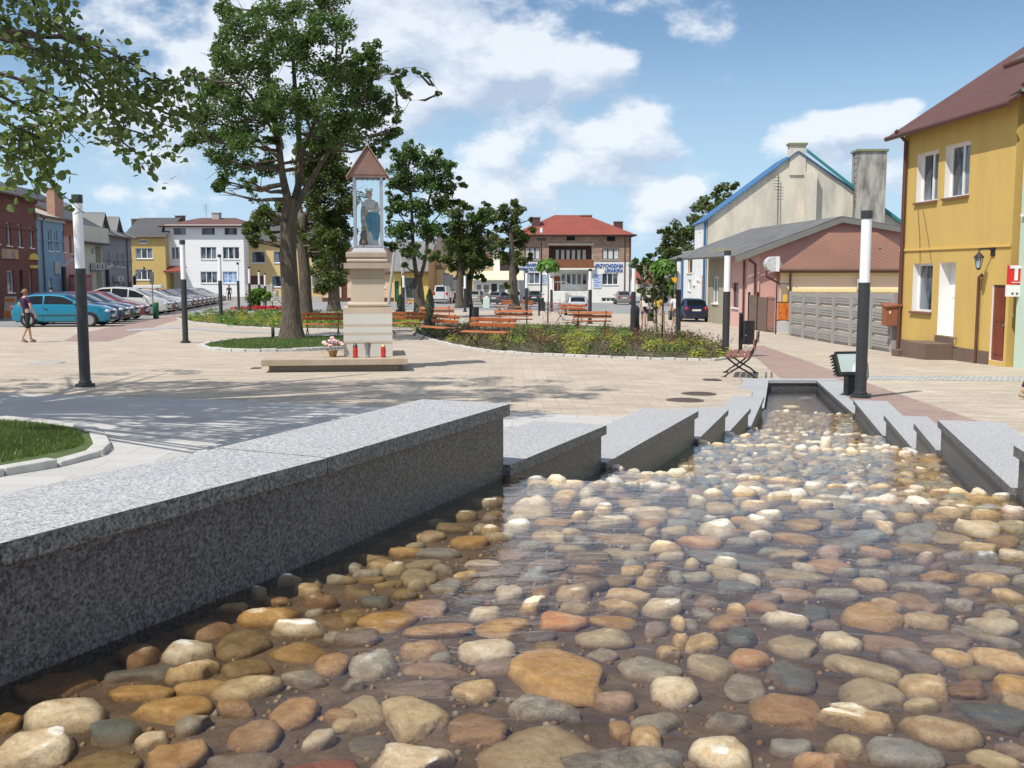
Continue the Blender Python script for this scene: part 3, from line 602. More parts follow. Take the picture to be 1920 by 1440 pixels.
# grit and gravel between the cobbles of the near pool
V1, F1 = ico(1); n = 2600; g_ = np.random.default_rng(77); vs_ = []; 
poly = [(p.x, p.y) for p in polys[0]]; c = []
while len(c) < n:
    x, y = g_.uniform(min(p[0] for p in poly), max(p[0] for p in poly)), g_.uniform(1.3, 4.3)
    if inpoly((x, y), poly): c.append((x, y, wl[0] - DEP[0]))
c = np.array(c); s3 = g_.uniform(.003, .011, (n, 1, 1)) * g_.uniform(.6, 1.2, (n, 1, 3)); vv = V1[None] * s3 + c[:, None, :]
for mi_, (a_, b_) in enumerate(((0, 1200), (1200, 2000), (2000, n))):
    kk_ = b_ - a_; o = np_mesh('gravel', vv[a_:b_].reshape(-1, 3), (F1[None] + (np.arange(kk_) * len(V1))[:, None, None]).ravel(), 3, SM['bgt'[mi_]], None, True); attrs(o.data, np.full(kk_ * len(V1), .7), np.repeat(g_.uniform(0, .8, kk_), len(V1))); tag(o, ('brown', 'grey', 'tan')[mi_] + ' grit lying between the cobbles of the near pool', 'gravel', kind='stuff')
# singled out stones beyond the weirs
def one_stone(px, py, w_, h_, col, k, label, dz=0, tall=None):
    z = wl[k] + dz; p = PZ(px, py, z); s_ = FPX / p.y
    V, F = stone_verts(3, w_ / s_, (tall and w_ / s_ * .8) or w_ / s_ * .6, tall or .10, 0, RNG)
    o = np_mesh('cobble', V, F.ravel(), 3, SM[col], None, True); o.location = p
    attrs(o.data, np.clip(.5 - (V[:, 2] + dz) / .05 * .5, 0, 1), np.full(len(V), .8)); tag(o, label, 'cobble', 'cobbles set in the stream bed')
one_stone(1548, 838, 20, 40, 'c', 3, 'upright pointed cream stone standing out of the stream', .02, .24)
one_stone(1484, 764, 34, 14, 'w', 6, 'big pale stone lying in the still far basin', -.03)
one_stone(1513, 748, 24, 8, 'g', 6, 'grey stone under water near the far end of the basin', -.06)
one_stone(1484, 726, 8, 4, 'w', 6, 'small white stone by the far wall of the basin', .02)

# ------------------------------------------------------------------ ground sheets
big = [(-1500, -60), (1500, -60), (1500, 2200), (-1500, 2200)]
sheet('ground', big, M_asph, -.006, [HOLE])
gp = lambda *a: [tuple(G(x, y).xy) for x, y in a]
plaza = [(-30, -8)] + gp((-150, 616), (60, 613), (232, 607), (292, 594), (345, 588), (450, 584), (700, 582), (850, 582), (1000, 583), (1150, 588)) + gp((1268, 590), (1345, 601)) + [(17, 46), (17, 38), (17, 20), (20, -8)]
sheet('plaza_paving', plaza, M_pave, 0, [HOLE])
# light granite slabs round the near basin
sl_ = gp((-200, 733), (367, 748), (700, 762), (960, 773), (1168, 783))
sl_ = sl_ + [tuple(offs(LEFT[2], .2)[1])] + [tuple(p) for s in (LEFT[2][::-1], LEFT[1][::-1], LEFT[0][::-1]) for p in offs(s[::-1], .2)[::-1]] + [(-9, 0)]
_h = []
for p in sl_:
    if not _h or (Vector(p) - Vector(_h[-1])).length > .03: _h.append(p)
sheet('slab_paving', _h, M_slab, .004)
rl = [tuple(p) for s in RIGHT[2:] for p in offs(s, -.2)]
_h = []
for p in [(2.9, .5)] + rl + gp((1462, 708), (1395, 652), (1430, 648), (1620, 716), (1813, 783)) + gp((1980, 842)) + [(4.1, .5)]:
    if not _h or (Vector(p) - Vector(_h[-1])).length > .03: _h.append(p)
sheet('red_path', _h, M_red, .004)
sheet('sett_strip', gp((1628, 704), (1700, 705), (1950, 707), (1950, 715), (1700, 713), (1628, 712)), M_cobble, .004)
sheet('red_path', gp((235, 607), (292, 595), (345, 590), (360, 592), (310, 606), (205, 640), (120, 640), (140, 628)), M_red, .004)
sheet('sett_strip', gp((235, 618), (330, 612), (420, 619), (640, 628), (640, 631), (420, 622), (330, 616), (240, 621)), M_cobble, .008)
sheet('light_path', gp((440, 583), (640, 583), (640, 597), (420, 596), (352, 592)), M_slab, .004)
# white bay lines painted on the asphalt
M_white = plain('white_paint', (.75, .75, .73), .6, .1, 8)
# ------------------------------------------------------------------ building materials
M_glass = glass_mat('window_glass'); M_glassb = glass_mat('window_glass_blue', (.10, .14, .18))
M_wframe = plain('white_frame', (.78, .78, .77), .5, .06)
M_dframe = plain('dark_frame', (.05, .035, .03), .5)
M_brown = plain('brown_metal', (.11, .045, .032), .5, .2)
M_black = plain('black_iron', (.018, .019, .021), .45, .2)
M_curtain = plain('net_curtain', (.62, .62, .60), .9, .25, 2)
M_gut = plain('zinc', (.30, .31, .32), .4, .2, metallic=.6)
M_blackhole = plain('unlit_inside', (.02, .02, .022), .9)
M_conc = plaster('concrete', (.42, .40, .36), .35, (.22, .21, .19))
def rib_roof(name, col, pitch=.18, amp=.5, rough=.7):
    """metal or tile roof: ribs down the slope, courses across"""
    if name in MATS: return MATS[name]
    m, nt, b, o = newmat(name); g = N(nt, 'ShaderNodeNewGeometry'); s = N(nt, 'ShaderNodeSeparateXYZ'); L(nt, g.outputs['Position'], s.inputs[0])
    v = g.outputs['Position']
    f = ramp(nt, noise(nt, .7, 6, .6, v), .35, .7); c = mixc(nt, mathn(nt, 'MULTIPLY', f, .6), col, tuple(x * .6 for x in col))
    f2 = ramp(nt, noise(nt, 14, 4, .6, v), .3, .7, 0, .35); c = mixc(nt, f2, c, tuple(min(1, x * 1.35) for x in col))
    L(nt, c, b.inputs['Base Color']); b.inputs['Roughness'].default_value = rough
    h = mathn(nt, 'SINE', mathn(nt, 'MULTIPLY', s.outputs[2], 2 * pi / pitch)); h2 = mathn(nt, 'SINE', mathn(nt, 'MULTIPLY', mathn(nt, 'ADD', s.outputs[0], s.outputs[1]), 2 * pi / .22))
    bump(nt, b, mathn(nt, 'ADD', h, h2), amp, .012); MATS[name] = m; return m
R_red = rib_roof('red_roof', (.24, .055, .035)); R_brown = rib_roof('brown_roof', (.19, .09, .06)); R_dark = rib_roof('dark_roof', (.075, .075, .08)); R_blue = rib_roof('blue_roof', (.045, .14, .30))
R_grey = rib_roof('grey_roof', (.17, .17, .17)); R_beige = rib_roof('beige_roof', (.46, .43, .36)); R_dred = rib_roof('dark_red_roof', (.105, .045, .036)); R_teal = plain('teal_verge', (.03, .20, .21), .6)
B_brick = brickish('red_brick', (.17, .045, .03), (.24, .07, .045), (.13, .09, .08), .26, .085, .012, vert=True, blot=.3)
B_stone = brickish('patchwork_stone', (.36, .22, .15), (.52, .38, .27), (.20, .14, .11), .42, .17, .02, vert=True, blot=.4, blotc=(.22, .10, .08), scale=1.2)
B_rubble = brickish('white_rubble', (.62, .60, .54), (.42, .40, .36), (.22, .2, .18), .5, .2, .03, vert=True, blot=.3)
B_panel = brickish('white_boards', (.80, .80, .80), (.77, .77, .77), (.60, .60, .60), 30, .28, .01, vert=True, blot=.08, bmp=.15)
pl = lambda n, c, st=.22, sc_=None: plaster('plaster_' + n, c, st, sc_)
class Facade:
    def __init__(s, A, B):
        s.A = Vector((A[0], A[1])); s.B = Vector((B[0], B[1])); s.U = (s.B - s.A).normalized(); s.len = (s.B - s.A).length; s.I = Vector((-s.U.y, s.U.x))
    def pt(s, u, z, d=0): p = s.A + s.U * u + s.I * d; return Vector((p.x, p.y, z))
    def uz(s, px, py): return onplane(px, py, s.A, s.B)
    def rect(s, x0, y0, x1, y1):
        ym = (y0 + y1) / 2; xm = (x0 + x1) / 2; u0 = s.uz(x0, ym)[0]; u1 = s.uz(x1, ym)[0]; return u0, s.uz(xm, y1)[1], u1, s.uz(xm, y0)[1]
    def M(s, u, z, d):   # local x along the facade, y up, z outward
        m = Matrix.Identity(4); o = s.pt(u, z, d)
        for i in range(3): m[i][0] = (s.U.x, s.U.y, 0)[i]; m[i][1] = (0, 0, 1)[i]; m[i][2] = (-s.I.x, -s.I.y, 0)[i]; m[i][3] = o[i]
        return m
    def fbox(s, mb, u0, z0, u1, z1, d0, d1):
        """box on the facade; d negative is out of the wall"""
        q = [s.pt(u0, 0, d0), s.pt(u1, 0, d0), s.pt(u1, 0, d1), s.pt(u0, 0, d1)]; return mb.prism([(p.x, p.y) for p in q], z0, z1)
def window(F, t, r, d, nm=2, frame=None, pane=None, sill=True, trans=0, name='window', fw=.06, sillm=None, curtain=0):
    """frame with nm lights at depth d in the opening r, its pane and sill under it"""
    u0, z0, u1, z1 = r; frame = frame or M_wframe; mb = MB(); fw = min(fw, (u1 - u0) * .12)
    F.fbox(mb, u0, z0, u0 + fw, z1, d - .03, d + .04); F.fbox(mb, u1 - fw, z0, u1, z1, d - .03, d + .04)
    F.fbox(mb, u0 + fw, z0, u1 - fw, z0 + fw, d - .028, d + .04); F.fbox(mb, u0 + fw, z1 - fw, u1 - fw, z1, d - .028, d + .04)
    for i in range(1, nm): c = u0 + (u1 - u0) * i / nm; F.fbox(mb, c - fw * .6, z0 + fw, c + fw * .6, z1 - fw, d - .032, d + .035)
    if trans: c = z0 + (z1 - z0) * trans; F.fbox(mb, u0 + fw, c - fw * .4, u1 - fw, c + fw * .4, d - .029, d + .035)
    o = mb.build(name, frame, t)
    mb = MB(); F.fbox(mb, u0 + fw * .8, z0 + fw * .8, u1 - fw * .8, z1 - fw * .8, d + .0, d + .02); mb.build('pane', pane or M_glass, o)
    if curtain:
        mb = MB()
        for i in range(nm):
            a = u0 + (u1 - u0) * i / nm + fw * 1.3; b = u0 + (u1 - u0) * (i + 1) / nm - fw * 1.3; F.fbox(mb, a, z0 + fw + (z1 - z0) * .05, b, z1 - fw * 1.2, d - .006, d - .002)
        mb.build('curtain', M_curtain, o)
    if sill: mb = MB(); F.fbox(mb, u0 - .04, z0 - .05, u1 + .04, z0 + .004, -.07, d); mb.build('sill', sillm or M_wframe, o)
    return o
def door(F, t, r, d, mat, name='door', handle=True):
    u0, z0, u1, z1 = r; mb = MB(); F.fbox(mb, u0, z0, u1, z1, d, d + .05); w_ = u1 - u0; h = z1 - z0
    for a, b in ((.08, .45), (.52, .92)): F.fbox(mb, u0 + w_ * .15, z0 + h * a, u1 - w_ * .15, z0 + h * b, d - .012, d)
    o = mb.build(name, mat, t)
    if handle: mb = MB(); F.fbox(mb, u0 + w_ * .86, z0 + h * .46, u0 + w_ * .92, z0 + h * .50, d - .05, d - .001); mb.build('handle', M_gut, o)
    return o
def house(name, label, A, B, dep, ztop, wallm, holes=(), roof='gable', roofm=None, rise=2., over=.35, plinth=None, reveal=.16, group=None, outline=None, cat='house', revm=None, hip=2.5, bands=(), wallname='wall', loc=None, eavem=None, split=None):
    F = Facade(A, B); zb = min(gz(A[0], A[1]), gz(B[0], B[1])) - .4; zg = (gz(*A) + gz(*B)) / 2
    t = thing(name, label, cat, (A[0], A[1], zg), 0, group); t_ = t
    hs = []
    for h in holes:
        x0, y0, x1, y1, kd = h[:5]; r = F.rect(x0, y0, x1, y1); hs.append((r, kd, h[5] if len(h) > 5 else {}))
    cut = [((r[0], r[1]), (r[2], r[1]), (r[2], r[3]), (r[0], r[3])) for r, k, o in hs]
    zt = ztop; L_ = F.len
    ol = outline(F) if outline else [(0, zb), (L_, zb), (L_, zt), (0, zt)]
    V, Fs = cdt(ol, cut)
    mb = MB(); out = []
    for f in Fs:
        ar = sum(V[f[i]].x * V[f[(i + 1) % len(f)]].y - V[f[(i + 1) % len(f)]].x * V[f[i]].y for i in range(len(f))); out.append(f if ar > 0 else f[::-1])
    mb.add([F.pt(v.x, v.y) for v in V], out)
    # sides and back
    top = ol[2:] if not outline else None
    q = [F.pt(0, 0), F.pt(L_, 0), F.pt(L_, 0, dep), F.pt(0, 0, dep)]
    def quad(p, r_, za, zb_): mb.add([(p.x, p.y, zb), (r_.x, r_.y, zb), (r_.x, r_.y, zb_), (p.x, p.y, za)], [(0, 1, 2, 3)])
    zl = max(z for u, z in ol if u < .01); zr = max(z for u, z in ol if u > L_ - .01)
    quad(q[1], q[2], zr, zr); quad(q[3], q[0], zl, zl); quad(q[2], q[3], zr, zl)
    if roof == 'gable':   # gable ends
        for u in (0, L_): mb.add([F.pt(u, zt), F.pt(u, zt, dep), F.pt(u, zt + rise, dep / 2)], [(0, 1, 2)])
    # reveals
    wm = wallm
    if split:  # lower part of the front in another plaster, 15 mm proud
        pass
    mb.build(wallname, wallm, t)
    for r, k, o in hs:
        mr = MB(); rv = o.get('rev', reveal); a, z0, b, z1 = r
        c = [F.pt(a, z0), F.pt(b, z0), F.pt(b, z1), F.pt(a, z1)]; e = [F.pt(a, z0, rv), F.pt(b, z0, rv), F.pt(b, z1, rv), F.pt(a, z1, rv)]
        mr.add(c + e, [(0, 1, 5, 4), (1, 2, 6, 5), (2, 3, 7, 6), (3, 0, 4, 7)] + ([(4, 5, 6, 7)] if k in ('niche',) else []))
        mr.build('reveal', revm or wallm, t)
    for r, k, o in hs:
        rv = o.get('rev', reveal) - .04
        if k == 'w': window(F, t, r, rv, o.get('n', 2), o.get('frame'), o.get('pane'), o.get('sill', True), o.get('tr', 0), curtain=o.get('cur', 0), sillm=o.get('sillm'))
        elif k == 'd': door(F, t, r, rv, o.get('mat', M_brown))
        elif k == 'shut': mb = MB(); F.fbox(mb, r[0], r[1], r[2], r[3], rv, rv + .04); mb.build(o.get('name', 'shutter'), o.get('mat', M_gut), t)
    if plinth: mb = MB(); F.fbox(mb, 0, zb, L_, zg + plinth[0], -.03, -.002); mb.build('plinth', plinth[1], t)
    for b in bands:   # (z0, z1, material, proud)
        mb = MB(); F.fbox(mb, -.02, b[0], L_ + .02, b[1], -b[3], -.002); mb.build('cornice', b[2], t)
    # roof
    rm = roofm or R_dark; ov = over; th = .07
    if roof in ('gable', 'hip', 'shed', 'flat', 'perp'):
        rb = MB()
        if roof == 'gable':
            s_ = rise / (dep / 2)
            for sg in (0, 1):
                d0 = -ov if sg == 0 else dep + ov; rd = dep / 2; ze = zt - ov * s_
                p = [F.pt(-ov * .7, ze, d0), F.pt(L_ + ov * .7, ze, d0), F.pt(L_ + ov * .7, zt + rise, rd), F.pt(-ov * .7, zt + rise, rd)]
                if sg: p = p[::-1]
                rb.slab([v + Vector((0, 0, .01)) for v in p], th)
        elif roof == 'hip':
            s_ = rise / (dep / 2); ze = zt - ov * .3
            c = [F.pt(-ov, ze, -ov), F.pt(L_ + ov, ze, -ov), F.pt(L_ + ov, ze, dep + ov), F.pt(-ov, ze, dep + ov)]
            e = [F.pt(hip, zt + rise, dep / 2), F.pt(L_ - hip, zt + rise, dep / 2)]
            dn = Vector((0, 0, -.10)); vs = c + e + [v + dn for v in c]
            rb.add(vs, [(0, 1, 5, 4), (1, 2, 5), (2, 3, 4, 5), (3, 0, 4), (1, 0, 6, 7), (2, 1, 7, 8), (3, 2, 8, 9), (0, 3, 9, 6), (6, 9, 8, 7)])
        elif roof == 'shed':
            p = [F.pt(-ov, zt, -ov), F.pt(L_ + ov, zt, -ov), F.pt(L_ + ov, zt + rise, dep + ov), F.pt(-ov, zt + rise, dep + ov)]; rb.slab([v + Vector((0, 0, .01)) for v in p], th)
        elif roof == 'flat': F.fbox(rb, -ov, zt + .002, L_ + ov, zt + .15, -ov, dep + ov)
        elif roof == 'perp':   # the facade is the gable: outline gives left eave, apex, right eave
            pts = [q for q in ol if q[1] > zb + .01]; pts = sorted(pts, key=lambda q: q[0])
            for (ua, za), (ub, zb2) in zip(pts, pts[1:]):
                ex = Vector((ub - ua, zb2 - za)).normalized() * ov
                a_ = (ua - (ex.x if ua == pts[0][0] else 0), za - (ex.y if ua == pts[0][0] else 0)); b_ = (ub + (ex.x if ub == pts[-1][0] else 0), zb2 + (ex.y if ub == pts[-1][0] else 0))
                if abs(a_[0] - b_[0]) < .05: continue
                rb.slab([v + Vector((0, 0, .01)) for v in (F.pt(a_[0], a_[1], -ov * .6), F.pt(b_[0], b_[1], -ov * .6), F.pt(b_[0], b_[1], dep + ov), F.pt(a_[0], a_[1], dep + ov))], th)
        rb.build('roof', rm, t)
        if roof in ('gable', 'hip'):
            g = MB(); g.tube([F.pt(-ov, zt - (ov * s_ if roof == 'gable' else ov * .3) + .0, -ov - .06), F.pt(L_ + ov, zt - (ov * s_ if roof == 'gable' else ov * .3), -ov - .06)], .065, 8); g.build('gutter', eavem or M_brown, t)
    return t, F, zg
def pipe(F, t, u, z1, z0, mat=None, r=.045, kink=True):
    mb = MB(); pts = [F.pt(u, z0, -.08), F.pt(u, z1 - .35, -.08)] + ([F.pt(u, z1 - .05, -.38)] if kink else [F.pt(u, z1, -.08)]); mb.tube(pts, r, 8); mb.build('downpipe', mat or M_brown, t)
def chimney(t, c, w_, d_, z0, z1, mat, cap=True, capm=None):
    mb = MB(); mb.bb((c[0] - w_ / 2, c[1] - d_ / 2, z0), (c[0] + w_ / 2, c[1] + d_ / 2, z1))
    o = mb.build('chimney', mat, t)
    if cap: mb = MB(); mb.bb((c[0] - w_ / 2 - .06, c[1] - d_ / 2 - .06, z1 + .001), (c[0] + w_ / 2 + .06, c[1] + d_ / 2 + .06, z1 + .09)); mb.build('chimney_cap', capm or M_conc, o)
def chim_px(t, x0, x1, ytop, y, z0, dd, mat, **k):
    a = P(x0, ytop, y); b = P(x1, ytop, y); chimney(t, ((a.x + b.x) / 2, y + dd / 2), b.x - a.x, dd, z0, a.z, mat, **k)
def antenna(px, ytop, y, zb, label):
    p = P(px, ytop, y); mb = MB(); t = thing('antenna', label, 'antenna', (p.x, p.y, zb)); mb.tube([(p.x, p.y, zb), (p.x, p.y, p.z)], .025, 5); mb.build('mast', M_gut, t)
    mb = MB()
    for i in range(6): mb.tube([(p.x - .3, p.y, p.z - .15 - i * .12), (p.x + .3, p.y, p.z - .15 - i * .12)], .012, 4)
    mb.build('rods', M_gut, t)

# ------------------------------------------------------------------ the shaded row on the left
def lineL(px): d = 19.3 / ((960 - px) / 1950 - .134); return (-19.3 - .134 * d, d)
zat = lambda px, py, pt: P(px, py, pt[1]).z
rowg = 'terraced houses along the parking row'
A, B = lineL(-70), lineL(77); z = zat(77, 371, B)
W = lambda *r, n=1, **k: (*r, 'w', dict(n=n, **k))
t, F, zg = house('terraced_house', 'dark red brick shop house with yellow signs behind the walking woman', A, B, 9, z, B_brick,
    [W(-12, 412, -2, 457), W(11.7, 417, 20.4, 461), W(33.5, 421, 41.2, 463.5), W(55, 425, 62.6, 465), W(13.6, 508, 26.3, 549, n=1), (37, 507, 43.8, 573, 'd', dict(mat=M_dframe)), W(56, 507, 60, 553)], 'gable', R_dark, 2.0, .4, group=rowg, bands=((z - .35, z - .02, B_brick, .12), (z - 1.9, z - 1.75, B_brick, .06)))
M_yel = plain('yellow_sign', (.62, .38, .04), .6, .35, 3, (.75, .5, .1)); M_yelb = plain('yellow_blue_sign', (.60, .38, .06), .6, .3, 1.3, (.10, .09, .28)); M_redsign = plain('red_sign', (.50, .03, .03), .6, .2, 3)
for i, (x0, y0, x1, y1, mm, lab) in enumerate(((0, 467, 31, 485, M_yelb, 'wide yellow and blue banner over the brick shop front'), (54.5, 497, 69, 503, M_yel, 'small yellow lettered strip under the arched sign'))):
    r = F.rect(x0, y0, x1, y1); mb = MB(); F.fbox(mb, r[0], r[1], r[2], r[3], -.1, -.02); tag(mb.build('shop_sign', mm), lab, 'sign', 'shop signs on the brick house')
r = F.rect(52, 475, 70, 487); mb = MB(); uc = (r[0] + r[2]) / 2; rr_ = (r[2] - r[0]) / 2
pts = [(uc + rr_ * cos(a), r[1] + (r[3] - r[1]) * sin(a)) for a in np.linspace(0, pi, 12)]
f_ = [F.pt(u, z_, -.1) for u, z_ in pts]; k_ = [F.pt(u, z_, -.02) for u, z_ in pts]; n_ = len(pts); mb.add(f_ + k_, [tuple(range(n_)), tuple(range(2 * n_ - 1, n_ - 1, -1))] + [(i, (i + 1) % n_, n_ + (i + 1) % n_, n_ + i) for i in range(n_)])
tag(mb.build('shop_sign', M_yel), 'arched yellow sign on the brick house', 'sign', 'shop signs on the brick house')
antenna(18, 318, 58, z + 1, 'thin television mast over the brick house roof')

A, B = lineL(77.5), lineL(127); z = zat(125, 410, B)
t, F, zg = house('terraced_house', 'blue plastered house with pale cornice between brick and pink neighbours', A, B, 9, z, pl('blue', (.22, .35, .46)),
    [W(90.4, 430, 97, 471), W(102.5, 433, 108, 471), W(117, 434, 123.5, 473), (92, 522, 98, 552, 'd', dict(mat=M_wframe))], 'gable', R_beige, 1.6, .3, group=rowg, bands=((z - .3, z - .02, pl('cornice', (.6, .58, .52)), .15), (z - 1.5, z - 1.4, pl('blue', (.22, .35, .46)), .05)))
pipe(F, t, .8, z, zg)
M_brickch = brickish('orange_brick', (.40, .16, .09), (.48, .22, .13), (.4, .36, .32), .25, .08, .015, vert=True)
q = F.pt(4, 0, 4.5); chim_px(t, 86, 101, 353, q.y, z, .9, M_brickch); chim_px(t, 102, 111, 370, q.y + 1, z, .6, M_brickch)
antenna(93, 320, q.y, zat(93, 353, q), 'television mast on the orange brick chimney')
r = F.rect(101, 491, 111, 514); mb = MB(); F.fbox(mb, r[0], r[1], r[2], r[3], -.08, -.02); tag(mb.build('notice_board', plain('pale_board', (.45, .47, .42), .7, .3, 4)), 'pale notice board on the blue house', 'sign')
A, B = lineL(127.5), lineL(147.5); z = zat(147, 412, B)
t, F, zg = house('terraced_house', 'narrow pink house with dark red window surrounds next to the blue one', A, B, 9, z, pl('pink', (.50, .29, .26)),
    [W(130, 438, 134.3, 475, frame=M_brown), W(137.7, 440, 142.4, 475.6, frame=M_brown), (130, 517, 134, 549, 'd', {}), W(138, 517, 142.4, 546, frame=M_brown)], 'gable', R_dark, 2.2, .3, group=rowg, bands=((z - 1.1, z - .02, pl('rust', (.33, .13, .08)), .05),))
r = F.rect(112, 517, 134, 553); mb = MB()
t2 = thing('display_rack', 'red goods display outside the pink house', 'display', F.pt(r[0], zg)); F.fbox(mb, r[0], r[1], r[2], r[3], -1.2, -.7); mb.build('shelf', plain('red_goods', (.35, .03, .04), .7, .8, 7, (.5, .3, .3)), t2)
mb = MB(); F.fbox(mb, r[0] - .1, r[3], r[2] + .1, r[3] + .08, -1.3, -.6); mb.build('canopy', M_redsign, t2)
A, B = lineL(148), lineL(198); z = zat(197, 429, B)
t, F, zg = house('terraced_house', 'beige house with overhanging blank upper storey and a recess', A, B, 9, z, pl('beige_row', (.60, .57, .46)),
    [W(171, 465.5, 175.7, 477.5), (180, 461, 191.5, 548, 'niche', dict(rev=1.0)), (168, 516, 173, 549, 'd', {}), W(155, 516, 163, 540)], 'gable', R_dark, 2.6, .35, group=rowg)
za = zat(197, 457, B); mb = MB(); F.fbox(mb, 0, za, F.len, z, -.5, -.002); mb.build('upper_storey', pl('beige_row', (.60, .57, .46)), t)
mb = MB(); F.fbox(mb, -.05, za - .12, F.len + .05, za - .002, -.6, -.002); mb.build('ledge', R_dark, t)
def aircon(F, r, lab, grp='air conditioners on the beige house'):
    t = thing('air_conditioner', lab, 'air conditioner', F.pt(r[0], r[1]), 0, grp); mb = MB(); F.fbox(mb, r[0], r[1], r[2], r[3], -.4, -.08); mb.build('casing', plain('ac_grey', (.5, .5, .49), .5), t)
    h = (r[3] - r[1]) * .38; c = F.pt((r[0] + r[2]) / 2, (r[1] + r[3]) / 2, -.41); m = MB(); v = [c + Vector((F.U.x * h * cos(a), F.U.y * h * cos(a), h * sin(a))) for a in np.linspace(0, 2 * pi, 17)[:-1]]
    m.slab(v, .012); m.build('fan_grille', M_black, t); mb = MB(); F.fbox(mb, r[0] + .05, r[1] - .05, r[0] + .1, r[1] - .001, -.4, -.01); F.fbox(mb, r[2] - .1, r[1] - .05, r[2] - .05, r[1] - .001, -.4, -.01); mb.build('bracket', M_black, t)
aircon(F, F.rect(168, 493, 175, 507), 'nearer air conditioner on the beige house wall'); aircon(F, F.rect(177, 493, 185, 507), 'farther air conditioner on the beige house wall')
A, B = lineL(198.5), lineL(252); z = zat(251, 443, B)
t, F, zg = house('terraced_house', 'grey house with two roof dormers at the end of the shaded row', A, B, 10, z, pl('grey_row', (.27, .27, .29)),
    [W(201, 473, 205, 499), W(218, 474, 222.7, 500), W(227.5, 475, 232.4, 501), W(243, 471, 247, 504), W(201, 530, 207, 551), (219, 531, 224, 556, 'd', dict(mat=M_wframe)), W(229, 531, 235, 551), (242, 528, 247, 556, 'd', {})], 'gable', R_grey, 2.6, .4, group=rowg, bands=((z - 2.0, z - 1.9, pl('grey_row', (.27, .27, .29)), .06),))
pipe(F, t, F.len * .8, z, zg)
for u_, yt in ((.9, 398), (5.2, 406)):
    zt_ = zat(205 if u_ < 2 else 231, yt, F.pt(u_ + 1, 0)); ze = zt_ - 1.25; G2 = lambda u, z_, d: F.pt(u, z_, d)
    mb = MB(); F.fbox(mb, u_, z - .1, u_ + 2.4, ze, .5, 4.2); v = [G2(u_, ze, .5), G2(u_ + 2.4, ze, .5), G2(u_ + 1.2, zt_ - .08, .5)]; mb.add(v, [(0, 1, 2)]); o = mb.build('dormer', pl('grey_row', (.27, .27, .29)), t)
    rb = MB(); ap0, ap1 = G2(u_ + 1.2, zt_, .2), G2(u_ + 1.2, zt_, 4.6)
    for sx in (-.25, 2.65):
        e0_, e1_ = G2(u_ + sx, ze - .2, .2), G2(u_ + sx, ze - .2, 4.6); rb.slab([e0_, ap0, ap1, e1_] if sx > 0 else [ap0, e0_, e1_, ap1], .07)
    rb.build('dormer_roof', R_grey, o); mb = MB(); F.fbox(mb, u_ + .8, ze - 1.0, u_ + 1.6, ze - .1, .46, .49); mb.build('dormer_window', M_glass, o)
aircon(F, F.rect(211, 518, 222, 528), 'air conditioner on the grey house', None)
# leaning lamps on the house fronts
for i, (x0, y0, x1, y1, lab) in enumerate(((119, 500, 141, 482, 'slanted street lamp before the blue and pink houses'), (201, 505, 215, 494, 'slanted white street lamp before the grey house'), (252, 518, 271, 502, 'slanted street lamp before the ochre house'))):
    d = (62, 72, 86)[i]; a, b = P(x0, y0, d), P(x1, y1, d); g0 = gz(a.x, a.y); t = thing('leaning_lamp', lab, 'lamp', (a.x, a.y, g0), 0, 'slanted lamps on the parking row')
    mb = MB(); mb.tube([(a.x, a.y, g0 - .05), (a.x, a.y, a.z - .3), a], .13, 10); mb.build('post', M_black, t)
    mb = MB(); mb.tube([a, a.lerp(b, .92)], .09, 10); mb.build('light_tube', plain('opal_tube', (.72, .73, .74), .35, .04), t); mb = MB(); mb.tube([a.lerp(b, .92), b], .11, 10); mb.build('end_cap', M_black, t)

# ------------------------------------------------------------------ the far side of the square
def front(px0, px1, d): a = P(px0, 500, d); b = P(px1, 500, d); return (a.x, d), (b.x, d)
A, B = front(238, 311, 103); z = P(300, 442, 103).z
t, F, zg = house('corner_house', 'ochre house wedged between the grey row and the white block', A, B, 9, z, pl('ochre', (.50, .36, .13)), [W(261, 449, 276, 456, n=1), W(254, 465, 286, 485, n=3), W(254, 505, 286, 525, n=3)], 'gable', R_dark, 1.9, .3, plinth=(.5, M_conc))
chim_px(t, 246, 270, 411, 107, z, 1, plain('dark_brick', (.10, .05, .045)))
A, B = front(311.5, 458, 104); z = P(400, 421, 104).z
t, F, zg = house('apartment_block', 'white three storey block with brown eaves and tiled door canopy', A, B, 10, z, B_panel,
    [W(324, 426, 349, 441), W(377.5, 426, 403, 441), W(420, 426, 445, 441), W(321, 463, 342.5, 486, n=3, tr=0), W(376, 463, 406, 486, n=3), W(417.5, 463, 449, 486, n=3), W(376, 509, 407.5, 531, n=3), W(417.5, 509, 446, 531, n=3, pane=plain('blue_poster_pane', (.05, .22, .55), .3, .3, 3, (.5, .6, .7))), (316, 511, 342, 545, 'niche', dict(rev=1.2))], 'hip', rib_roof('maroon_roof', (.13, .06, .05)), .9, .5, cat='building', plinth=(.5, M_conc), hip=2)
chim_px(t, 397, 410, 400, 108, z, 1, M_conc); antenna(386, 382, 107, z, 'television mast on the white block roof')
chim_px(t, 328, 342, 405, 108, z, 1, plain('dark_brick', (.10, .05, .045)))
r = F.rect(313, 500, 345, 510); mb = MB(); mb.slab([F.pt(r[0], r[1], -1.2), F.pt(r[2], r[1], -1.2), F.pt(r[2], r[3], 0), F.pt(r[0], r[3], 0)], .08); mb.build('canopy', R_red, t)
A, B = front(459, 603, 106); z = P(470, 449, 106).z
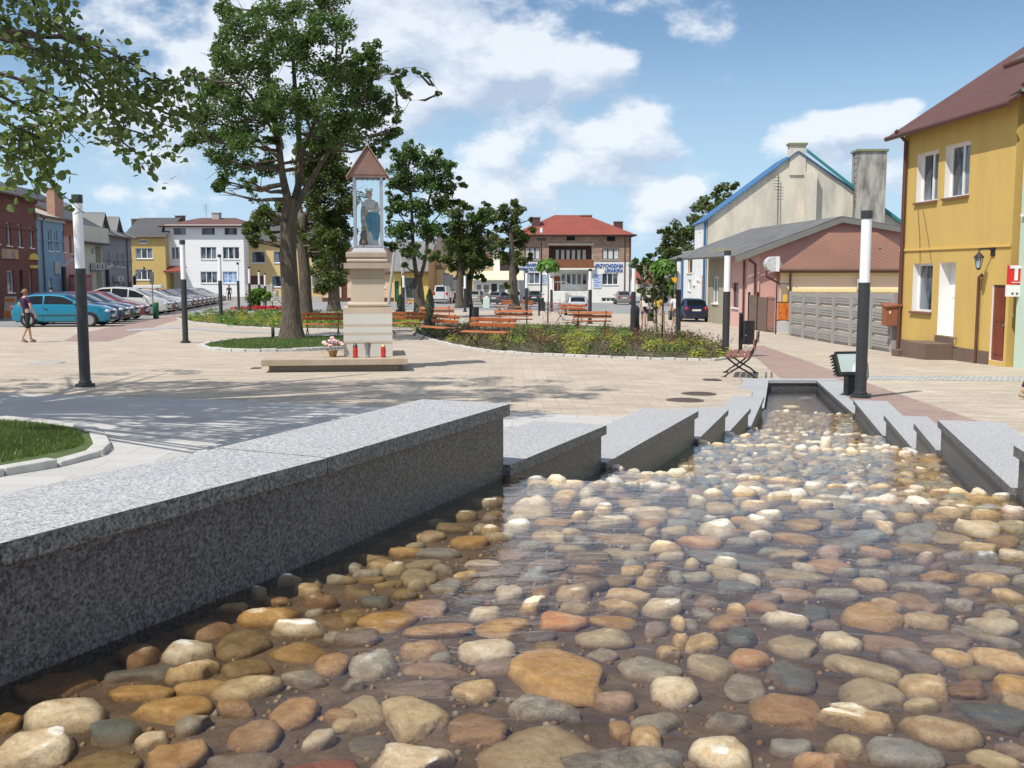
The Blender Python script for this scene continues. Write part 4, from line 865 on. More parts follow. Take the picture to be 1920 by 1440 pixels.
t, F, zg = house('terraced_house', 'long yellow house behind the big tree with a skylight in its roof', A, B, 9, z, pl('yellow_far', (.62, .46, .22)),
    [W(471, 471, 497, 493), W(513, 471, 535, 493), W(585, 471, 598, 493), (466, 517, 495, 553, 'd', dict(mat=M_brown)), W(509, 517, 530, 538), W(585, 515, 598, 538)], 'gable', R_dark, 3.0, .3, plinth=(.5, M_conc), bands=((z - .35, z - .02, pl('cream_band', (.62, .55, .40)), .1),))
pipe(F, t, .35, z, zg)
mb = MB(); a = P(492, 441, 107.2); mb.box((a.x, a.y, a.z), (.8, .5, .12)); mb.build('skylight', M_wframe, t)
A, B = front(603.5, 742, 104); z = P(650, 509, 104).z
t, F, zg = house('low_house', 'low peach house with a tall dark brown roof behind the shrine', A, B, 9, z, pl('peach', (.66, .48, .35)),
    [W(607, 522, 620, 542), (640, 523, 651, 562, 'd', {}), W(668, 520, 690, 540), W(708, 520, 722, 540)], 'gable', rib_roof('deep_brown_roof', (.10, .065, .06)), 2.4, .3, plinth=(.4, M_brown))
A, B = front(738, 803, 100); z = P(760, 504, 100).z
M_green = plain('green_paint', (.01, .13, .06), .5)
t, F, zg = house('low_house', 'yellow shop with green door and grey pitched roof left of the shaded gable', A, B, 9, z, pl('lemon', (.68, .54, .16)),
    [(752, 521, 777, 560, 'w', dict(n=3, frame=M_green, tr=.6)), (740, 527, 748, 566, 'd', dict(mat=M_green))], 'gable', R_grey, 2.7, .5)
A, B = front(818, 932, 101); z = P(830, 478, 101).z
t, F, zg = house('shop_building', 'cream and brown building with dark shop lettering and a roller gate', A, B, 10, z, pl('cream_shop', (.68, .51, .26)),
    [(847, 520, 864, 568, 'shut', dict(name='roller_gate', mat=plain('gate_grey', (.2, .2, .21), .5))), (866, 520, 884, 540, 'w', dict(n=3)), (829, 512, 843, 535, 'w', dict(n=1, sill=False)), (900, 486, 915, 500, 'w', dict(n=2))], 'gable', rib_roof('deep_brown_roof', (.10, .065, .06)), 2.0, .3)
M_let = plain('dark_lettering', (.05, .02, .01), .6)
u, z_ = F.uz(831.5, 505); text_mb('blunt', .78, F.M(u, z_, -.03), .015, .012).build('lettering', M_let, t)
u, z_ = F.uz(825, 487); m = MB(); m.slab([F.pt(u, z_, -.02) + Vector((F.U.x * .3 * cos(a), 0, .3 * sin(a))) for a in np.linspace(0, 2 * pi, 21)[:-1]], .03); m.build('round_emblem', M_let, t)
m = MB(); m.slab([F.pt(u, z_ - .02, -.052) + Vector((F.U.x * .12 * cos(a), 0, .09 * sin(a))) for a in np.linspace(0, 2 * pi, 15)[:-1]], .02); m.build('emblem_heart', pl('cream_shop', (.68, .51, .26)), t)
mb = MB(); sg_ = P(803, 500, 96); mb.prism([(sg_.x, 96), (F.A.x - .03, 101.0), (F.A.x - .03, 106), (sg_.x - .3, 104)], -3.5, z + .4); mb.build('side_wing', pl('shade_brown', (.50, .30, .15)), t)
# white panel post and wooden shed beside the kiosk
p = P(931, 515, 100); t = thing('chimney_stack', 'tall white pillar with broken top behind the kiosk', 'pillar', (p.x, p.y, gz(p.x, p.y))); mb = MB(); zt_ = P(931, 478, 100).z
mb.bb((p.x - .32, 99.7, gz(p.x, 100)), (p.x + .32, 100.3, zt_)); mb.add([(p.x - .32, 99.7, zt_), (p.x + .32, 99.7, zt_), (p.x + .32, 100.3, zt_), (p.x - .32, 100.3, zt_), (p.x - .5, 100, zt_ + .7)], [(0, 1, 4), (1, 2, 4), (2, 3, 4), (3, 0, 4)]); mb.build('shaft', pl('whitewash', (.72, .72, .70)), t)
A, B = front(937, 957, 101); house('timber_shed', 'dark timber shed between white pillar and clinic', A, B, 4, P(945, 482, 101).z, plain('dark_boards', (.07, .055, .05), .9, .4, 6), [(940, 530, 950, 562, 'd', {})], 'shed', R_dark, .5, .1)
# kiosk
A, B = front(888, 974, 95); z = P(920, 526, 95).z
M_post = plain('shop_posters', (.35, .33, .25), .5, .8, 5, (.05, .06, .06))
t, F, zg = house('kiosk', 'white glazed kiosk with sloping cream roof left of the clinic', A, B, 4.5, z, M_wframe,
    [(893, 533, 903, 556, 'w', dict(n=1, tr=.55, pane=M_post, sill=False, rev=.1)), (906, 533, 918, 556, 'w', dict(n=1, tr=.55, pane=M_post, sill=False, rev=.1)), (921, 532, 932, 563, 'd', dict(mat=M_dframe)), (935, 533, 948, 556, 'w', dict(n=1, tr=.55, pane=M_post, sill=False, rev=.1)), (951, 533, 969, 556, 'w', dict(n=2, tr=.55, pane=M_post, sill=False, rev=.1))], 'shed', pl('cream_roof', (.72, .62, .42)), .8, .4, cat='kiosk')

# clinic
A, B = front(966, 1183, 106); z = P(1100, 438, 106).z; zs = P(1100, 490, 106).z
M_cl = pl('clinic_white', (.80, .79, .74), .1)
t, F, zg = house('clinic', 'clinic with red hipped roof, patchwork brick storey and white ground floor', A, B, 11, z, M_cl,
    [W(984, 464, 1012.5, 487, n=3, frame=M_dframe, cur=1), (1029, 460, 1111, 501, 'niche', dict(rev=1.4)), W(1129, 466, 1161, 487, n=3, frame=M_dframe, cur=1), (1062, 443, 1078, 451, 'shut', dict(name='vent', mat=M_blackhole)), (1138, 443, 1154, 452, 'shut', dict(name='vent', mat=M_blackhole)),
     W(982, 511, 1012, 532, n=3), (1038, 505, 1103, 546, 'niche', dict(rev=1.4)), W(1129, 512.5, 1159, 534, n=3), W(1128, 558, 1154, 566, n=3, sill=False), W(980, 555, 990, 563, n=1, sill=False)], 'hip', R_red, 2.15, .5, cat='building', hip=4.2, plinth=None)
# the patchwork brick of the upper storey: a 25 mm skin with its own openings
ops = [(984, 464, 1012.5, 487), (1029, 460, 1111, 489.5), (1129, 466, 1161, 487), (1062, 443, 1078, 451), (1138, 443, 1154, 452)]
cut = []
for o_ in ops: r = F.rect(*o_); cut.append(((r[0], max(r[1], zs + .012)), (r[2], max(r[1], zs + .012)), (r[2], r[3]), (r[0], r[3])))
V, Fs = cdt([(0, zs), (F.len, zs), (F.len, z - .002), (0, z - .002)], cut); mb = MB(); mb.add([F.pt(v.x, v.y, -.025) for v in V], [tuple(f) for f in Fs]); F.fbox(mb, 0, zs - .03, F.len, zs - .001, -.027, -.003); mb.build('brick_storey', B_stone, t)
r = F.rect(1029, 460, 1111, 501)
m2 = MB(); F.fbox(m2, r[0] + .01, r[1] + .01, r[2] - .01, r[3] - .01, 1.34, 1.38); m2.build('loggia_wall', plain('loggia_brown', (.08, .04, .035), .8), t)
for i in range(6):
    rr_ = F.rect(1042 + i * 10.2, 467, 1050 + i * 10.2, 487); window(F, t, rr_, 1.30, 1, M_dframe, M_curtain, False)
mb = MB(); rb_ = F.rect(1028, 487, 1113, 502)
F.fbox(mb, rb_[0], rb_[1], rb_[2], rb_[3], -.35, -.28)
for i in range(42): u = rb_[0] + (rb_[2] - rb_[0]) * (i + .5) / 42; F.fbox(mb, u - .04, rb_[1] - .03, u + .04, rb_[3] + .03, -.385, -.352)
mb.build('balcony_boards', plain('balcony_wood', (.32, .13, .06), .8, .3, 4), t)
mb = MB(); F.fbox(mb, rb_[0] - .1, rb_[1] - .2, rb_[2] + .1, rb_[1] - .035, -.45, 1.3); mb.build('balcony_slab', M_cl, t)
mb = MB(); q = F.rect(1027, 456.5, 1113, 459.5); F.fbox(mb, q[0], q[1], q[2], q[3], -.15, -.03); mb.build('lintel', pl('cream_band', (.62, .55, .40)), t)
r = F.rect(1038, 505, 1103, 546)
door(F, t, F.rect(1040, 518, 1051, 545), 1.28, plain('red_door', (.25, .06, .03), .6))
for i in range(5): window(F, t, F.rect(1053 + i * 10, 513, 1062 + i * 10, 534), 1.30, 1, M_wframe, M_glass, False)
# terrace, steps, rails
mb = MB(); q0 = F.uz(1030, 546); F.fbox(mb, q0[0], zg - .3, F.uz(1058, 546)[0], q0[1], -2.2, -.002); mb.build('terrace', M_cl, t)
mb = MB(); u0 = F.uz(1058, 546)[0]; u1 = F.uz(1104, 560)[0]
for i in range(7): F.fbox(mb, u0 + .02 + i * .31, zg - .3, u0 + .33 + i * .31, q0[1] - .17 * (i + 1), -2.2, -.9)
mb.build('steps', M_conc, t)
mb = MB()
mb.tube([F.pt(q0[0], q0[1] + .95, -2.1), F.pt(u0, q0[1] + .95, -2.1), F.pt(u0 + 2.2, zg + .9, -2.1), F.pt(u0 + 2.2, zg, -2.1)], .03, 6)
for i in range(5): u = q0[0] + (u0 - q0[0]) * i / 4; mb.tube([F.pt(u, q0[1], -2.1), F.pt(u, q0[1] + .95, -2.1)], .02, 5)
for i in range(1, 4): u = u0 + 2.2 * i / 4; zz = q0[1] - (q0[1] - zg) * i / 4; mb.tube([F.pt(u, zz - .1, -2.1), F.pt(u, zz + .93, -2.1)], .02, 5)
mb.build('railing', plain('railing_grey', (.5, .5, .5), .4), t)
M_bl = plain('blue_lettering', (.03, .12, .40), .5)
def put_text(F, t, s, x0, x1, ybase, ytop, mat, shear=.25, d=-.04, bold=.02):
    u0 = F.uz(x0, ybase)[0]; u1, zb_ = F.uz(x1, ybase); zt_ = F.uz((x0 + x1) / 2, ytop)[1]; h = zt_ - zb_
    mb = text_mb(s, 1.0, Matrix.Identity(4), .02, bold, shear); xs = [v[0] for v in mb.v]; ys = [v[1] for v in mb.v]; w0 = max(xs) - min(xs); h0 = max(ys) - min(ys)
    S = F.M(u0, zb_, d) @ Matrix.Diagonal((abs(u1 - u0) / w0, h / h0, .8, 1)) @ Matrix.Translation((-min(xs), -min(ys), 0)); mb.v = [S @ Vector(v) for v in mb.v]; mb.build('lettering', mat, t)
put_text(F, t, 'PRZYCHODNIA', 1116, 1168, 502, 494.5, M_bl); put_text(F, t, 'LEKARSKA', 1133, 1167.5, 510.5, 504, M_bl)
put_text(F, t, 'GABINET', 986, 1018, 499, 493.5, M_bl); put_text(F, t, 'STOMATOLOGICZNY', 972, 1026, 507.5, 501.5, M_bl)
M_poster = plain('blue_poster', (.40, .50, .72), .6, .4, 2.5, (.62, .68, .78))
for x0, y0, x1, y1, lab in ((1112, 513, 1127, 540, 'tall pale blue poster right of the clinic entrance'), (1013, 515, 1025, 533, 'small blue poster left of the clinic entrance')):
    r = F.rect(x0, y0, x1, y1); mb = MB(); F.fbox(mb, r[0], r[1], r[2], r[3], -.06, -.02)
    t2 = thing('poster', lab, 'poster', F.pt(r[0], r[1]), 0, 'posters on the clinic'); mb.build('board', M_poster, t2); mb = MB()
    for i in range(7): zz = r[1] + (r[3] - r[1]) * (i + 1) / 8; F.fbox(mb, r[0] + .1, zz, r[2] - .1 - .2 * (i % 2), zz + .05, -.066, -.061)
    mb.build('print_lines', M_bl, t2)
dk = plain('dark_brick', (.10, .05, .045)); chim_px(t, 997, 1013, 408, 108, z + .2, 1, dk); chim_px(t, 1089, 1110, 404, 111, z + 1.5, 1, dk); chim_px(t, 1152, 1168, 416, 109, z + .3, 1, dk)
pipe(F, t, F.uz(1171, 500)[0], z, zg); pipe(F, t, F.len - .15, z, zg)

# houses beyond on the right
A, B = front(1196, 1222, 150); t, F, zg = house('far_house', 'far white house with red gable seen past the clinic', A, B, 9, P(1205, 528, 150).z, pl('far_cream', (.70, .66, .52)), [W(1200, 532, 1206, 545)], 'gable', R_red, 2.4, .4)

# ------------------------------------------------------------------ right side of the square
# blue roofed gable house
n0 = P(1327, 411, 71); A = (n0.x, 71); n1 = P(1690, 418, 70.3); B = (n1.x, 70.3)
M_gab = plaster('old_gable', (.64, .59, .48), .7, (.36, .34, .30), .5)
def ol_g(F):
    zb = -3; a = F.uz(1329, 411); ap = F.uz(1496, 285); b = F.uz(1690, 420)
    return [(0, zb), (F.len, zb), (F.len, b[1]), (ap[0], ap[1]), (0, a[1])]
t, F, zg = house('gable_house', 'tall weathered gable wall with blue sheet roof behind the pink house', A, B, 7, 4, M_gab, [], 'perp', R_blue, 0, .35, outline=ol_g, cat='house')
z = F.uz(1329, 411)[1]
for (x0, y0, x1, y1) in ((1511, 284, 1604, 357), (1648, 388, 1690, 419)):
    mb = MB(); a, b = F.uz(x0, y0), F.uz(x1, y1); mb.slab([F.pt(a[0], a[1] - .08, -.24), F.pt(b[0], b[1] - .08, -.24), F.pt(b[0], b[1] + .16, -.24), F.pt(a[0], a[1] + .16, -.24)], .05); mb.build('verge', R_teal, t)
a = F.uz(1480, 300); b = F.uz(1511, 272); mb = MB(); F.fbox(mb, a[0], a[1] - 1.0, b[0], b[1], -.1, .6); mb.build('chimney', M_gab, t); mb = MB(); F.fbox(mb, a[0] - .1, b[1] + .001, b[0] + .1, b[1] + .14, -.2, .7); mb.build('chimney_cap', plain('mossy_cap', (.22, .24, .12), .9), t)
a = F.uz(1508, 325); b = F.uz(1526, 420); mb = MB(); F.fbox(mb, a[0], b[1] - 1, b[0], a[1], -.55, -.003); mb.build('chimney', M_gab, t)
a = F.uz(1602, 287); b = F.uz(1650, 420); mb = MB(); M_dirty = plaster('sooty_stack', (.40, .38, .33), .9, (.10, .10, .09), 1.1); F.fbox(mb, a[0], b[1] - 2, b[0], a[1], -1.0, .5); o = mb.build('chimney', M_dirty, t); mb = MB(); F.fbox(mb, a[0] - .1, a[1] + .001, b[0] + .1, a[1] + .14, -1.1, .6); mb.build('chimney_cap', plain('mossy_cap', (.22, .24, .12), .9), o)
mb = MB()
for i in range(8): q = F.pt(a[0] - .12, a[1] - .4 - i * .42, -.9); mb.tube([F.pt(a[0] - .02, q.z, -.95), q, F.pt(a[0] - .12, q.z, -.6), F.pt(a[0] - .02, q.z, -.55)], .02, 4)
mb.build('rungs', M_black, o)
a = F.uz(1458, 328); b = F.uz(1462, 430); mb = MB(); mb.tube([F.pt(a[0], a[1], -.25), F.pt(a[0] + .05, b[1], -.25)], .03, 5)
for i in range(5): mb.tube([F.pt(a[0] - .3, a[1] - .2 - .2 * i, -.3), F.pt(a[0] + .15, a[1] - .2 - .2 * i, -.3)], .015, 4)
tag(mb.build('antenna', M_black), 'thin antenna mast fixed to the weathered gable', 'antenna')
# its street front, white and blue
fA = P(1304, 500, 77); F2A = (fA.x - .1, 77); 
t2, F2, zg2 = house('corner_house', 'white street front with blue corner pipe under the blue roof', F2A, (A[0] - .08, A[1] + .0), .02, z, pl('front_white', (.78, .78, .76), .1), [W(1309, 436, 1313.5, 470), W(1318, 436, 1322.5, 470), W(1307, 500, 1311, 525), W(1317, 500, 1322, 524), (1309, 530, 1317, 566, 'd', dict(mat=M_wframe))], 'none')
mb = MB(); F2.fbox(mb, F2.len * .78, zg2, F2.len * .88, zg2 + 2.6, -.05, -.003); mb.build('orange_panel', plain('orange_panel', (.60, .25, .06), .6), t2)
pipe(F2, t2, F2.len - .1, z, zg2, plain('blue_pipe', (.03, .12, .30), .5), .09, False)
g0 = P(1281, 500, 84); t3, F3, zg3 = house('shop_annex', 'low white annexe with an orange framed upper window past the blue roofed house', (g0.x, 84), (F2A[0] - .02, 77.05), 5, P(1290, 474, 80).z, pl('front_white', (.78, .78, .76), .1), [(1288, 484, 1298, 512, 'w', dict(n=1, frame=plain('orange_panel', (.60, .25, .06), .6))), (1290, 524, 1296, 545, 'w', dict(n=1)), W(1299, 512, 1303, 534)], 'flat', M_conc, 0, .05)
pipe(F3, t3, .3, P(1290, 474, 80).z, zg3, plain('blue_pipe', (.03, .12, .30), .5), .07, False)
# pink building
cA = G(1400, 615); cF = G(1326, 604); A = (cF.x, cF.y); B = (cA.x, cA.y)
U_ = (Vector(B) - Vector(A)).normalized(); perp = Vector((-U_.y, U_.x))
zE = P(1395, 474, B[1]).z
M_pk = pl('pink_wall', (.62, .38, .34), .15); M_ol = plaster('drab_wall', (.32, .29, .22), .5, (.2, .18, .14))
F = Facade(A, B); midu = F.rect(1370, 560, 1371, 570)[0]; mid = F.pt(midu, 0)
tp = thing('pink_building', 'single storey pink building with drab far part and low dark roof', 'building', (B[0], B[1], gz(*B)))
def panel(F, t, name, mat, ol, holes, rev=.15):
    rs = [F.rect(*h[:4]) for h in holes]; V, Fs = cdt(ol, [((r[0], r[1]), (r[2], r[1]), (r[2], r[3]), (r[0], r[3])) for r in rs]); mb = MB(); mb.add([F.pt(v.x, v.y) for v in V], [tuple(f) for f in Fs])
    for r in rs:
        c = [F.pt(r[0], r[1]), F.pt(r[2], r[1]), F.pt(r[2], r[3]), F.pt(r[0], r[3])]; e = [F.pt(r[0], r[1], rev), F.pt(r[2], r[1], rev), F.pt(r[2], r[3], rev), F.pt(r[0], r[3], rev)]; mb.add(c + e, [(0, 1, 5, 4), (1, 2, 6, 5), (2, 3, 7, 6), (3, 0, 4, 7)])
    mb.build(name, mat, t)
    for r, h in zip(rs, holes): window(F, t, r, rev - .04, h[4], h[5])
panel(Facade(A, mid.xy), tp, 'drab_wall', M_ol, [(0, -2), (midu, -2), (midu, zE + .3), (0, zE + .3)], [(1336, 519, 1347, 569, 2, M_wframe)])
panel(Facade(mid.xy, B), tp, 'side_wall', M_pk, [(0, -2), (F.len - midu, -2), (F.len - midu, zE), (0, zE)], [(1373, 530, 1385, 577, 1, M_brown)])
E = (B[0] + perp.x * 9.2, B[1] + perp.y * 9.2 - .0); Fp = Facade(B, E)
ap = Fp.uz(1572, 412); rt = Fp.uz(1690, 450)
ol = [(0, -2), (Fp.len, -2), (Fp.len, max(rt[1], 2.2)), (ap[0], ap[1] - .1), (0, zE)]
panel(Fp, tp, 'gable_wall', M_pk, ol, [])
mb = MB(); Fp.fbox(mb, -.02, -2, .5, zE + .1, -.06, -.002); mb.build('pilaster', pl('pink_light', (.70, .47, .43), .1), tp)
rb = MB(); ov = .45; sl_x = (ap[1] - zE) / ap[0]
back = F.len + 6
def rp(u, z, d): return Fp.pt(u, z, d)
rb.slab([rp(-ov * 1.6, zE - ov * 1.6 * sl_x + .05, -ov), rp(ap[0], ap[1] + .05, -ov), rp(ap[0], ap[1] + .05, back), rp(-ov * 1.6, zE - ov * 1.6 * sl_x + .05, back)], .09)
rb.slab([rp(ap[0], ap[1] + .05, -ov), rp(Fp.len + .4, max(rt[1], 2.2) - .0, -ov), rp(Fp.len + .4, max(rt[1], 2.2), back), rp(ap[0], ap[1] + .05, back)], .09)
rb.build('roof', plain('bitumen', (.10, .10, .105), .85, .4, 1.2, (.16, .16, .155), bmp=.4, bscale=30, world=True), tp)
mb = MB(); a, b = rp(-ov * 1.6, zE - ov * 1.6 * sl_x, -ov - .03), rp(ap[0], ap[1], -ov - .03); c = rp(Fp.len + .4, max(rt[1], 2.2), -ov - .03)
mb.slab([a + Vector((0, 0, -.18)), b + Vector((0, 0, -.14)), b + Vector((0, 0, .08)), a + Vector((0, 0, .1))], .03); mb.slab([b + Vector((0, 0, -.14)), c + Vector((0, 0, -.14)), c + Vector((0, 0, .08)), b + Vector((0, 0, .08))], .03); mb.build('fascia', plain('fascia_grey', (.22, .22, .20), .8), tp)
pipe(Facade(mid.xy, B), tp, F.len - midu - .35, zE, gz(*B)); mb = MB(); mb.tube([rp(.0, zE - .3, -.1), rp(.3, zE - .5, -.1), rp(.3, gz(*B), -.1)], .05, 7); mb.build('downpipe', M_brown, tp)
# brown roofed kiosk house behind the panel fence
a = P(1466, 500, 43); b = a + Vector((5.6, -1.3, 0)); zk = P(1500, 503, 41).z
t, F, zg = house('low_shop', 'peach flat fronted shop with wide brown hipped roof behind the panel fence', (a.x, a.y), (b.x, b.y), 3.2, zk, pl('peach_shop', (.82, .64, .48), .1), [], 'hip', R_brown, P(1570, 437, 44.5).z - zk, .25, hip=1.9, bands=((zk - .32, zk - .06, pl('yellow_band', (.74, .62, .32), .1), .06), (zk - .95, zk - .82, pl('yellow_band', (.74, .62, .32), .1), .05)), cat='shop')
a_ = F.uz(1654, 470); mb = MB(); q = F.pt(a_[0], 0, .8); mb.tube([(q.x, q.y, zk - .2), (q.x, q.y, a_[1] + .12)], .06, 8); mb.build('vent_pipe', M_brown, t)
pipe(F, t, .35, zk, zg)
aircon(F, F.rect(1606, 523, 1624, 543), 'white air conditioner on the peach shop over the panel fence', None)
q = P(1448, 495, 42.2); t = thing('drum_fan', 'white louvred drum fan on the corner of the brown roofed shop', 'lamp', q); mb = MB(); mm = Matrix.Rotation(R(90), 3, 'X')  # round vent fan at the roof corner, no light source
mb.tube([(q.x, q.y - .25, q.z), (q.x, q.y + .25, q.z)], .30, 20); mb.build('drum', plain('louvre_white', (.6, .61, .62), .5, .3, 8), t); mb = MB(); mb.bb((q.x + .1, q.y - .3, q.z - .3), (q.x + .22, q.y + .3, q.z + .3)); mb.build('back_plate', M_wframe, t)
mb = MB(); mb.tube([(q.x - .2, q.y + .1, q.z - .28), (q.x - .2, q.y + .1, q.z - .5), (q.x + .3, q.y + .2, q.z - .75)], .05, 6); mb.build('drain', M_brown, t)
# precast panel fence
fa, fb = G(1481, 629), G(1672, 661); nf = 6
t = thing('panel_fence', 'grey precast concrete panel fence left of the yellow house', 'fence', (fa.x, fa.y, gz(fa.x, fa.y)))
hF = 1.62; Ff = Facade((fa.x, fa.y), (fb.x, fb.y)); pm = MB(); M_fen = plaster('fence_concrete', (.32, .31, .29), .4, (.22, .21, .19))
for i in range(nf):
    u0, u1 = Ff.len * i / nf + .07, Ff.len * (i + 1) / nf - .07; gm = gz(*Ff.pt((u0 + u1) / 2, 0).xy) + .02; p_ = MB()
    for j in range(4):
        z0 = gm + j * hF / 4; Ff.fbox(p_, u0, z0 + .012, u1, z0 + hF / 4 - .012, .0, .05); Ff.fbox(p_, u0 + .1, z0 + .06, u1 - .1, z0 + hF / 4 - .07, -.02, -.001)
        for k in range(3): zz = z0 + .09 + k * .08; Ff.fbox(p_, u0 + .14, zz, u1 - .14, zz + .05, -.032, -.021)
    p_.build('panel', M_fen, t)
for i in range(nf + 1):
    u = Ff.len * i / nf; g = gz(*Ff.pt(u, 0).xy); m = MB(); Ff.fbox(m, u - .07, g - .1, u + .07, g + hF + .06, -.05, .1); m.build('post', M_fen, t, bev=.01)
# brown gate and bar fence left of it
ga, gb, gc = G(1403, 617), G(1436, 622), G(1478, 628); Fg = Facade(ga.xy, gb.xy); g = gz(ga.x, ga.y)
t = thing('sheet_gate', 'dark brown sheet metal gate between pink building and bar fence', 'gate', (ga.x, ga.y, g)); mb = MB(); z1 = P(1420, 553, ga.y).z; Fg.fbox(mb, 0, g + .05, Fg.len / 2 - .02, z1, 0, .04); Fg.fbox(mb, Fg.len / 2 + .02, g + .05, Fg.len, z1 - .05, 0, .04); mb.build('leaf', plain('gate_brown', (.16, .11, .09), .7), t)
mb = MB(); Fg.fbox(mb, -.06, g - .1, -.001, z1 + .12, -.03, .06); Fg.fbox(mb, Fg.len / 2 - .018, g, Fg.len / 2 + .018, z1 + .15, -.03, .05); mb.build('post', M_black, t)
Fb = Facade(gb.xy, gc.xy); t = thing('bar_fence', 'short black bar fence beside the picture panel', 'fence', (gb.x, gb.y, g)); mb = MB(); z1 = P(1447, 556, gb.y).z
for i in range(9): mb.tube([Fb.pt(.05 + i * .11, g - .1), Fb.pt(.05 + i * .11, z1)], .012, 5)
mb.tube([Fb.pt(0, z1 - .1), Fb.pt(1.0, z1 - .1)], .018, 5); mb.tube([Fb.pt(0, g + .2), Fb.pt(1.0, g + .2)], .018, 5); mb.build('bars', M_brown, t)
q = G(1467, 627); t = thing('picture_panel', 'upright panel with red and yellow food pictures by the fence', 'sign', (q.x, q.y, gz(q.x, q.y))); q.z = gz(q.x, q.y); z1 = P(1467, 532, q.y).z; s_ = FPX / q.y
mb = MB()
for x in (-13 / s_, 13 / s_): mb.tube([(q.x + x, q.y, q.z), (q.x + x, q.y, z1)], .025, 6)
for zz in (z1, q.z + .1, q.z + .55, q.z + 1.25): mb.tube([(q.x - 13 / s_, q.y, zz), (q.x + 13 / s_, q.y, zz)], .02, 6)
mb.build('frame', M_black, t); mb = MB(); mb.bb((q.x - 9 / s_, q.y - .01, q.z + .55), (q.x + 11 / s_, q.y + .02, q.z + 1.25)); mb.build('picture', plain('food_picture', (.45, .03, .01), .5, .5, 5, (.65, .28, .03)), t)
mb = MB(); mb.bb((q.x - 1 / s_, q.y - .01, q.z + 1.26), (q.x + 7 / s_, q.y + .02, q.z + 1.55)); mb.build('yellow_card', M_yel, t); mb = MB(); mb.bb((q.x - 11 / s_, q.y - .02, q.z + .08), (q.x + 11 / s_, q.y + .04, q.z + .5)); mb.build('white_box', plain('dull_white', (.5, .5, .5), .6), t)

# yellow house
yA, yB = G(1680, 661), G(1885, 688); A = (yA.x, yA.y); B = (yB.x, yB.y)
Fy = Facade(A, B); zt = Fy.uz(1690, 266)[1]; zt2 = Fy.uz(1867, 205)[1]; z = (zt + zt2) / 2 + .22
M_yw = plaster('yellow_wall', (.56, .385, .115), .3, (.38, .26, .08), .7); M_plin = plaster('brown_plinth', (.15, .105, .08), .4, (.09, .06, .05))
ps = plain('brown_sill', (.20, .10, .06), .6)
t, F, zg = house('yellow_house', 'yellow plastered house with dark red roof right of the panel fence', A, B, 7.6, z, M_yw,
    [(1719, 285, 1758.7, 378, 'w', dict(n=2, rev=.24, sillm=ps, cur=0)), (1772, 269, 1818, 369, 'w', dict(n=2, rev=.24, sillm=ps)), (1711, 494, 1747.6, 585, 'w', dict(n=1, rev=.24, sillm=ps)), (1759.5, 492, 1790, 629, 'd', dict(mat=M_wframe, rev=.34)), (1858, 534, 1884, 677, 'd', dict(mat=plain('varnished_wood', (.20, .045, .02), .35, .35, 3), rev=.08))],
    'gable', R_dred, 2.5, .32, revm=pl('white_reveal', (.80, .79, .76), .05))
for k in t.children:
    if k.name.startswith('roof'): pass
def slope_box(F, t, name, mat, x0, x1, ya, yb, h, proud):
    a = F.uz(x0, ya); b = F.uz(x1, yb); mb = MB(); mb.slab([F.pt(a[0], a[1] - h, -.002), F.pt(b[0], b[1] - h, -.002), F.pt(b[0], b[1], -.002), F.pt(a[0], a[1], -.002)], proud); return mb.build(name, mat, t)
zl = F.uz(1760, 466)[1]; mb = MB(); F.fbox(mb, 0, zl - .03, F.len, zl + .03, -.035, -.002); mb.build('string_course', pl('yellow_light', (.64, .42, .12), .1), t)
uD = F.rect(1759.5, 492, 1790, 629); uE = F.rect(1858, 534, 1884, 677); zp = F.uz(1720, 640)[1]
for u0, u1 in ((0, uD[0] - .05), (uD[2] + .05, uE[0] - .03)): mb = MB(); F.fbox(mb, u0, zg - .5, u1, zp, -.04, -.002); mb.build('plinth', M_plin, t)
mb = MB(); F.fbox(mb, uD[0] - .05, zg - .5, uD[2] + .05, uD[1] - .02, -.041, -.002); F.fbox(mb, uD[0] - .35, zg - .4, uD[2] + .1, uD[1] - .18, -.75, -.042); F.fbox(mb, uD[0] - .75, zg - .4, uD[0] - .36, zg + .17, -.85, -.042); mb.build('steps', M_plin, t, bev=.01)
pipe(F, t, .28, z, zg - .1, M_brown, .055); pm = MB(); u_ = F.uz(1837, 600)[0]; pm.tube([F.pt(u_ + .06, F.uz(1838, 514)[1], -.02), F.pt(u_, F.uz(1838, 520)[1], -.07), F.pt(u_, zg - .1, -.07)], .035, 8); pm.build('riser_pipe', M_brown, t)
mb = MB(); mb.bb((0, 0, 0), (0, 0, 0)) if False else None
u_, zz = F.uz(1798, 634); mb.tube([F.pt(u_ - .1, zz, -.02), F.pt(u_ - .1, zz, -.15), F.pt(u_ + .1, zz, -.15)], .025, 6); mb.build('tap', M_gut, t)
for x0, y0, x1, y1 in ((1722, 394, 1726, 492), (1731, 394, 1747, 492)):
    a, b = F.uz(x0, y0), F.uz(x1, y1); mb = MB(); mb.tube([F.pt(a[0], a[1], -.012), F.pt((a[0] + b[0]) / 2 + .04, (a[1] + b[1]) / 2, -.012), F.pt(b[0], b[1], -.012)], .008, 4); mb.build('cable', M_brown, t)
mb = MB(); 
for i in range(3): zz = F.uz(1685, 290 + i * 14)[1]; mb.tube([F.pt(-.02, zz, .3), F.pt(-.28, zz, .3), F.pt(-.30, zz + .08, .3)], .018, 5); mb.ball(F.pt(-.30, zz + .1, .3), .05, 8, 5)
mb.tube([F.pt(-.22, zz - .1, .3), F.pt(-.22, zz + 1.0, .3)], .025, 5); mb.build('cable_insulators', M_black, t)
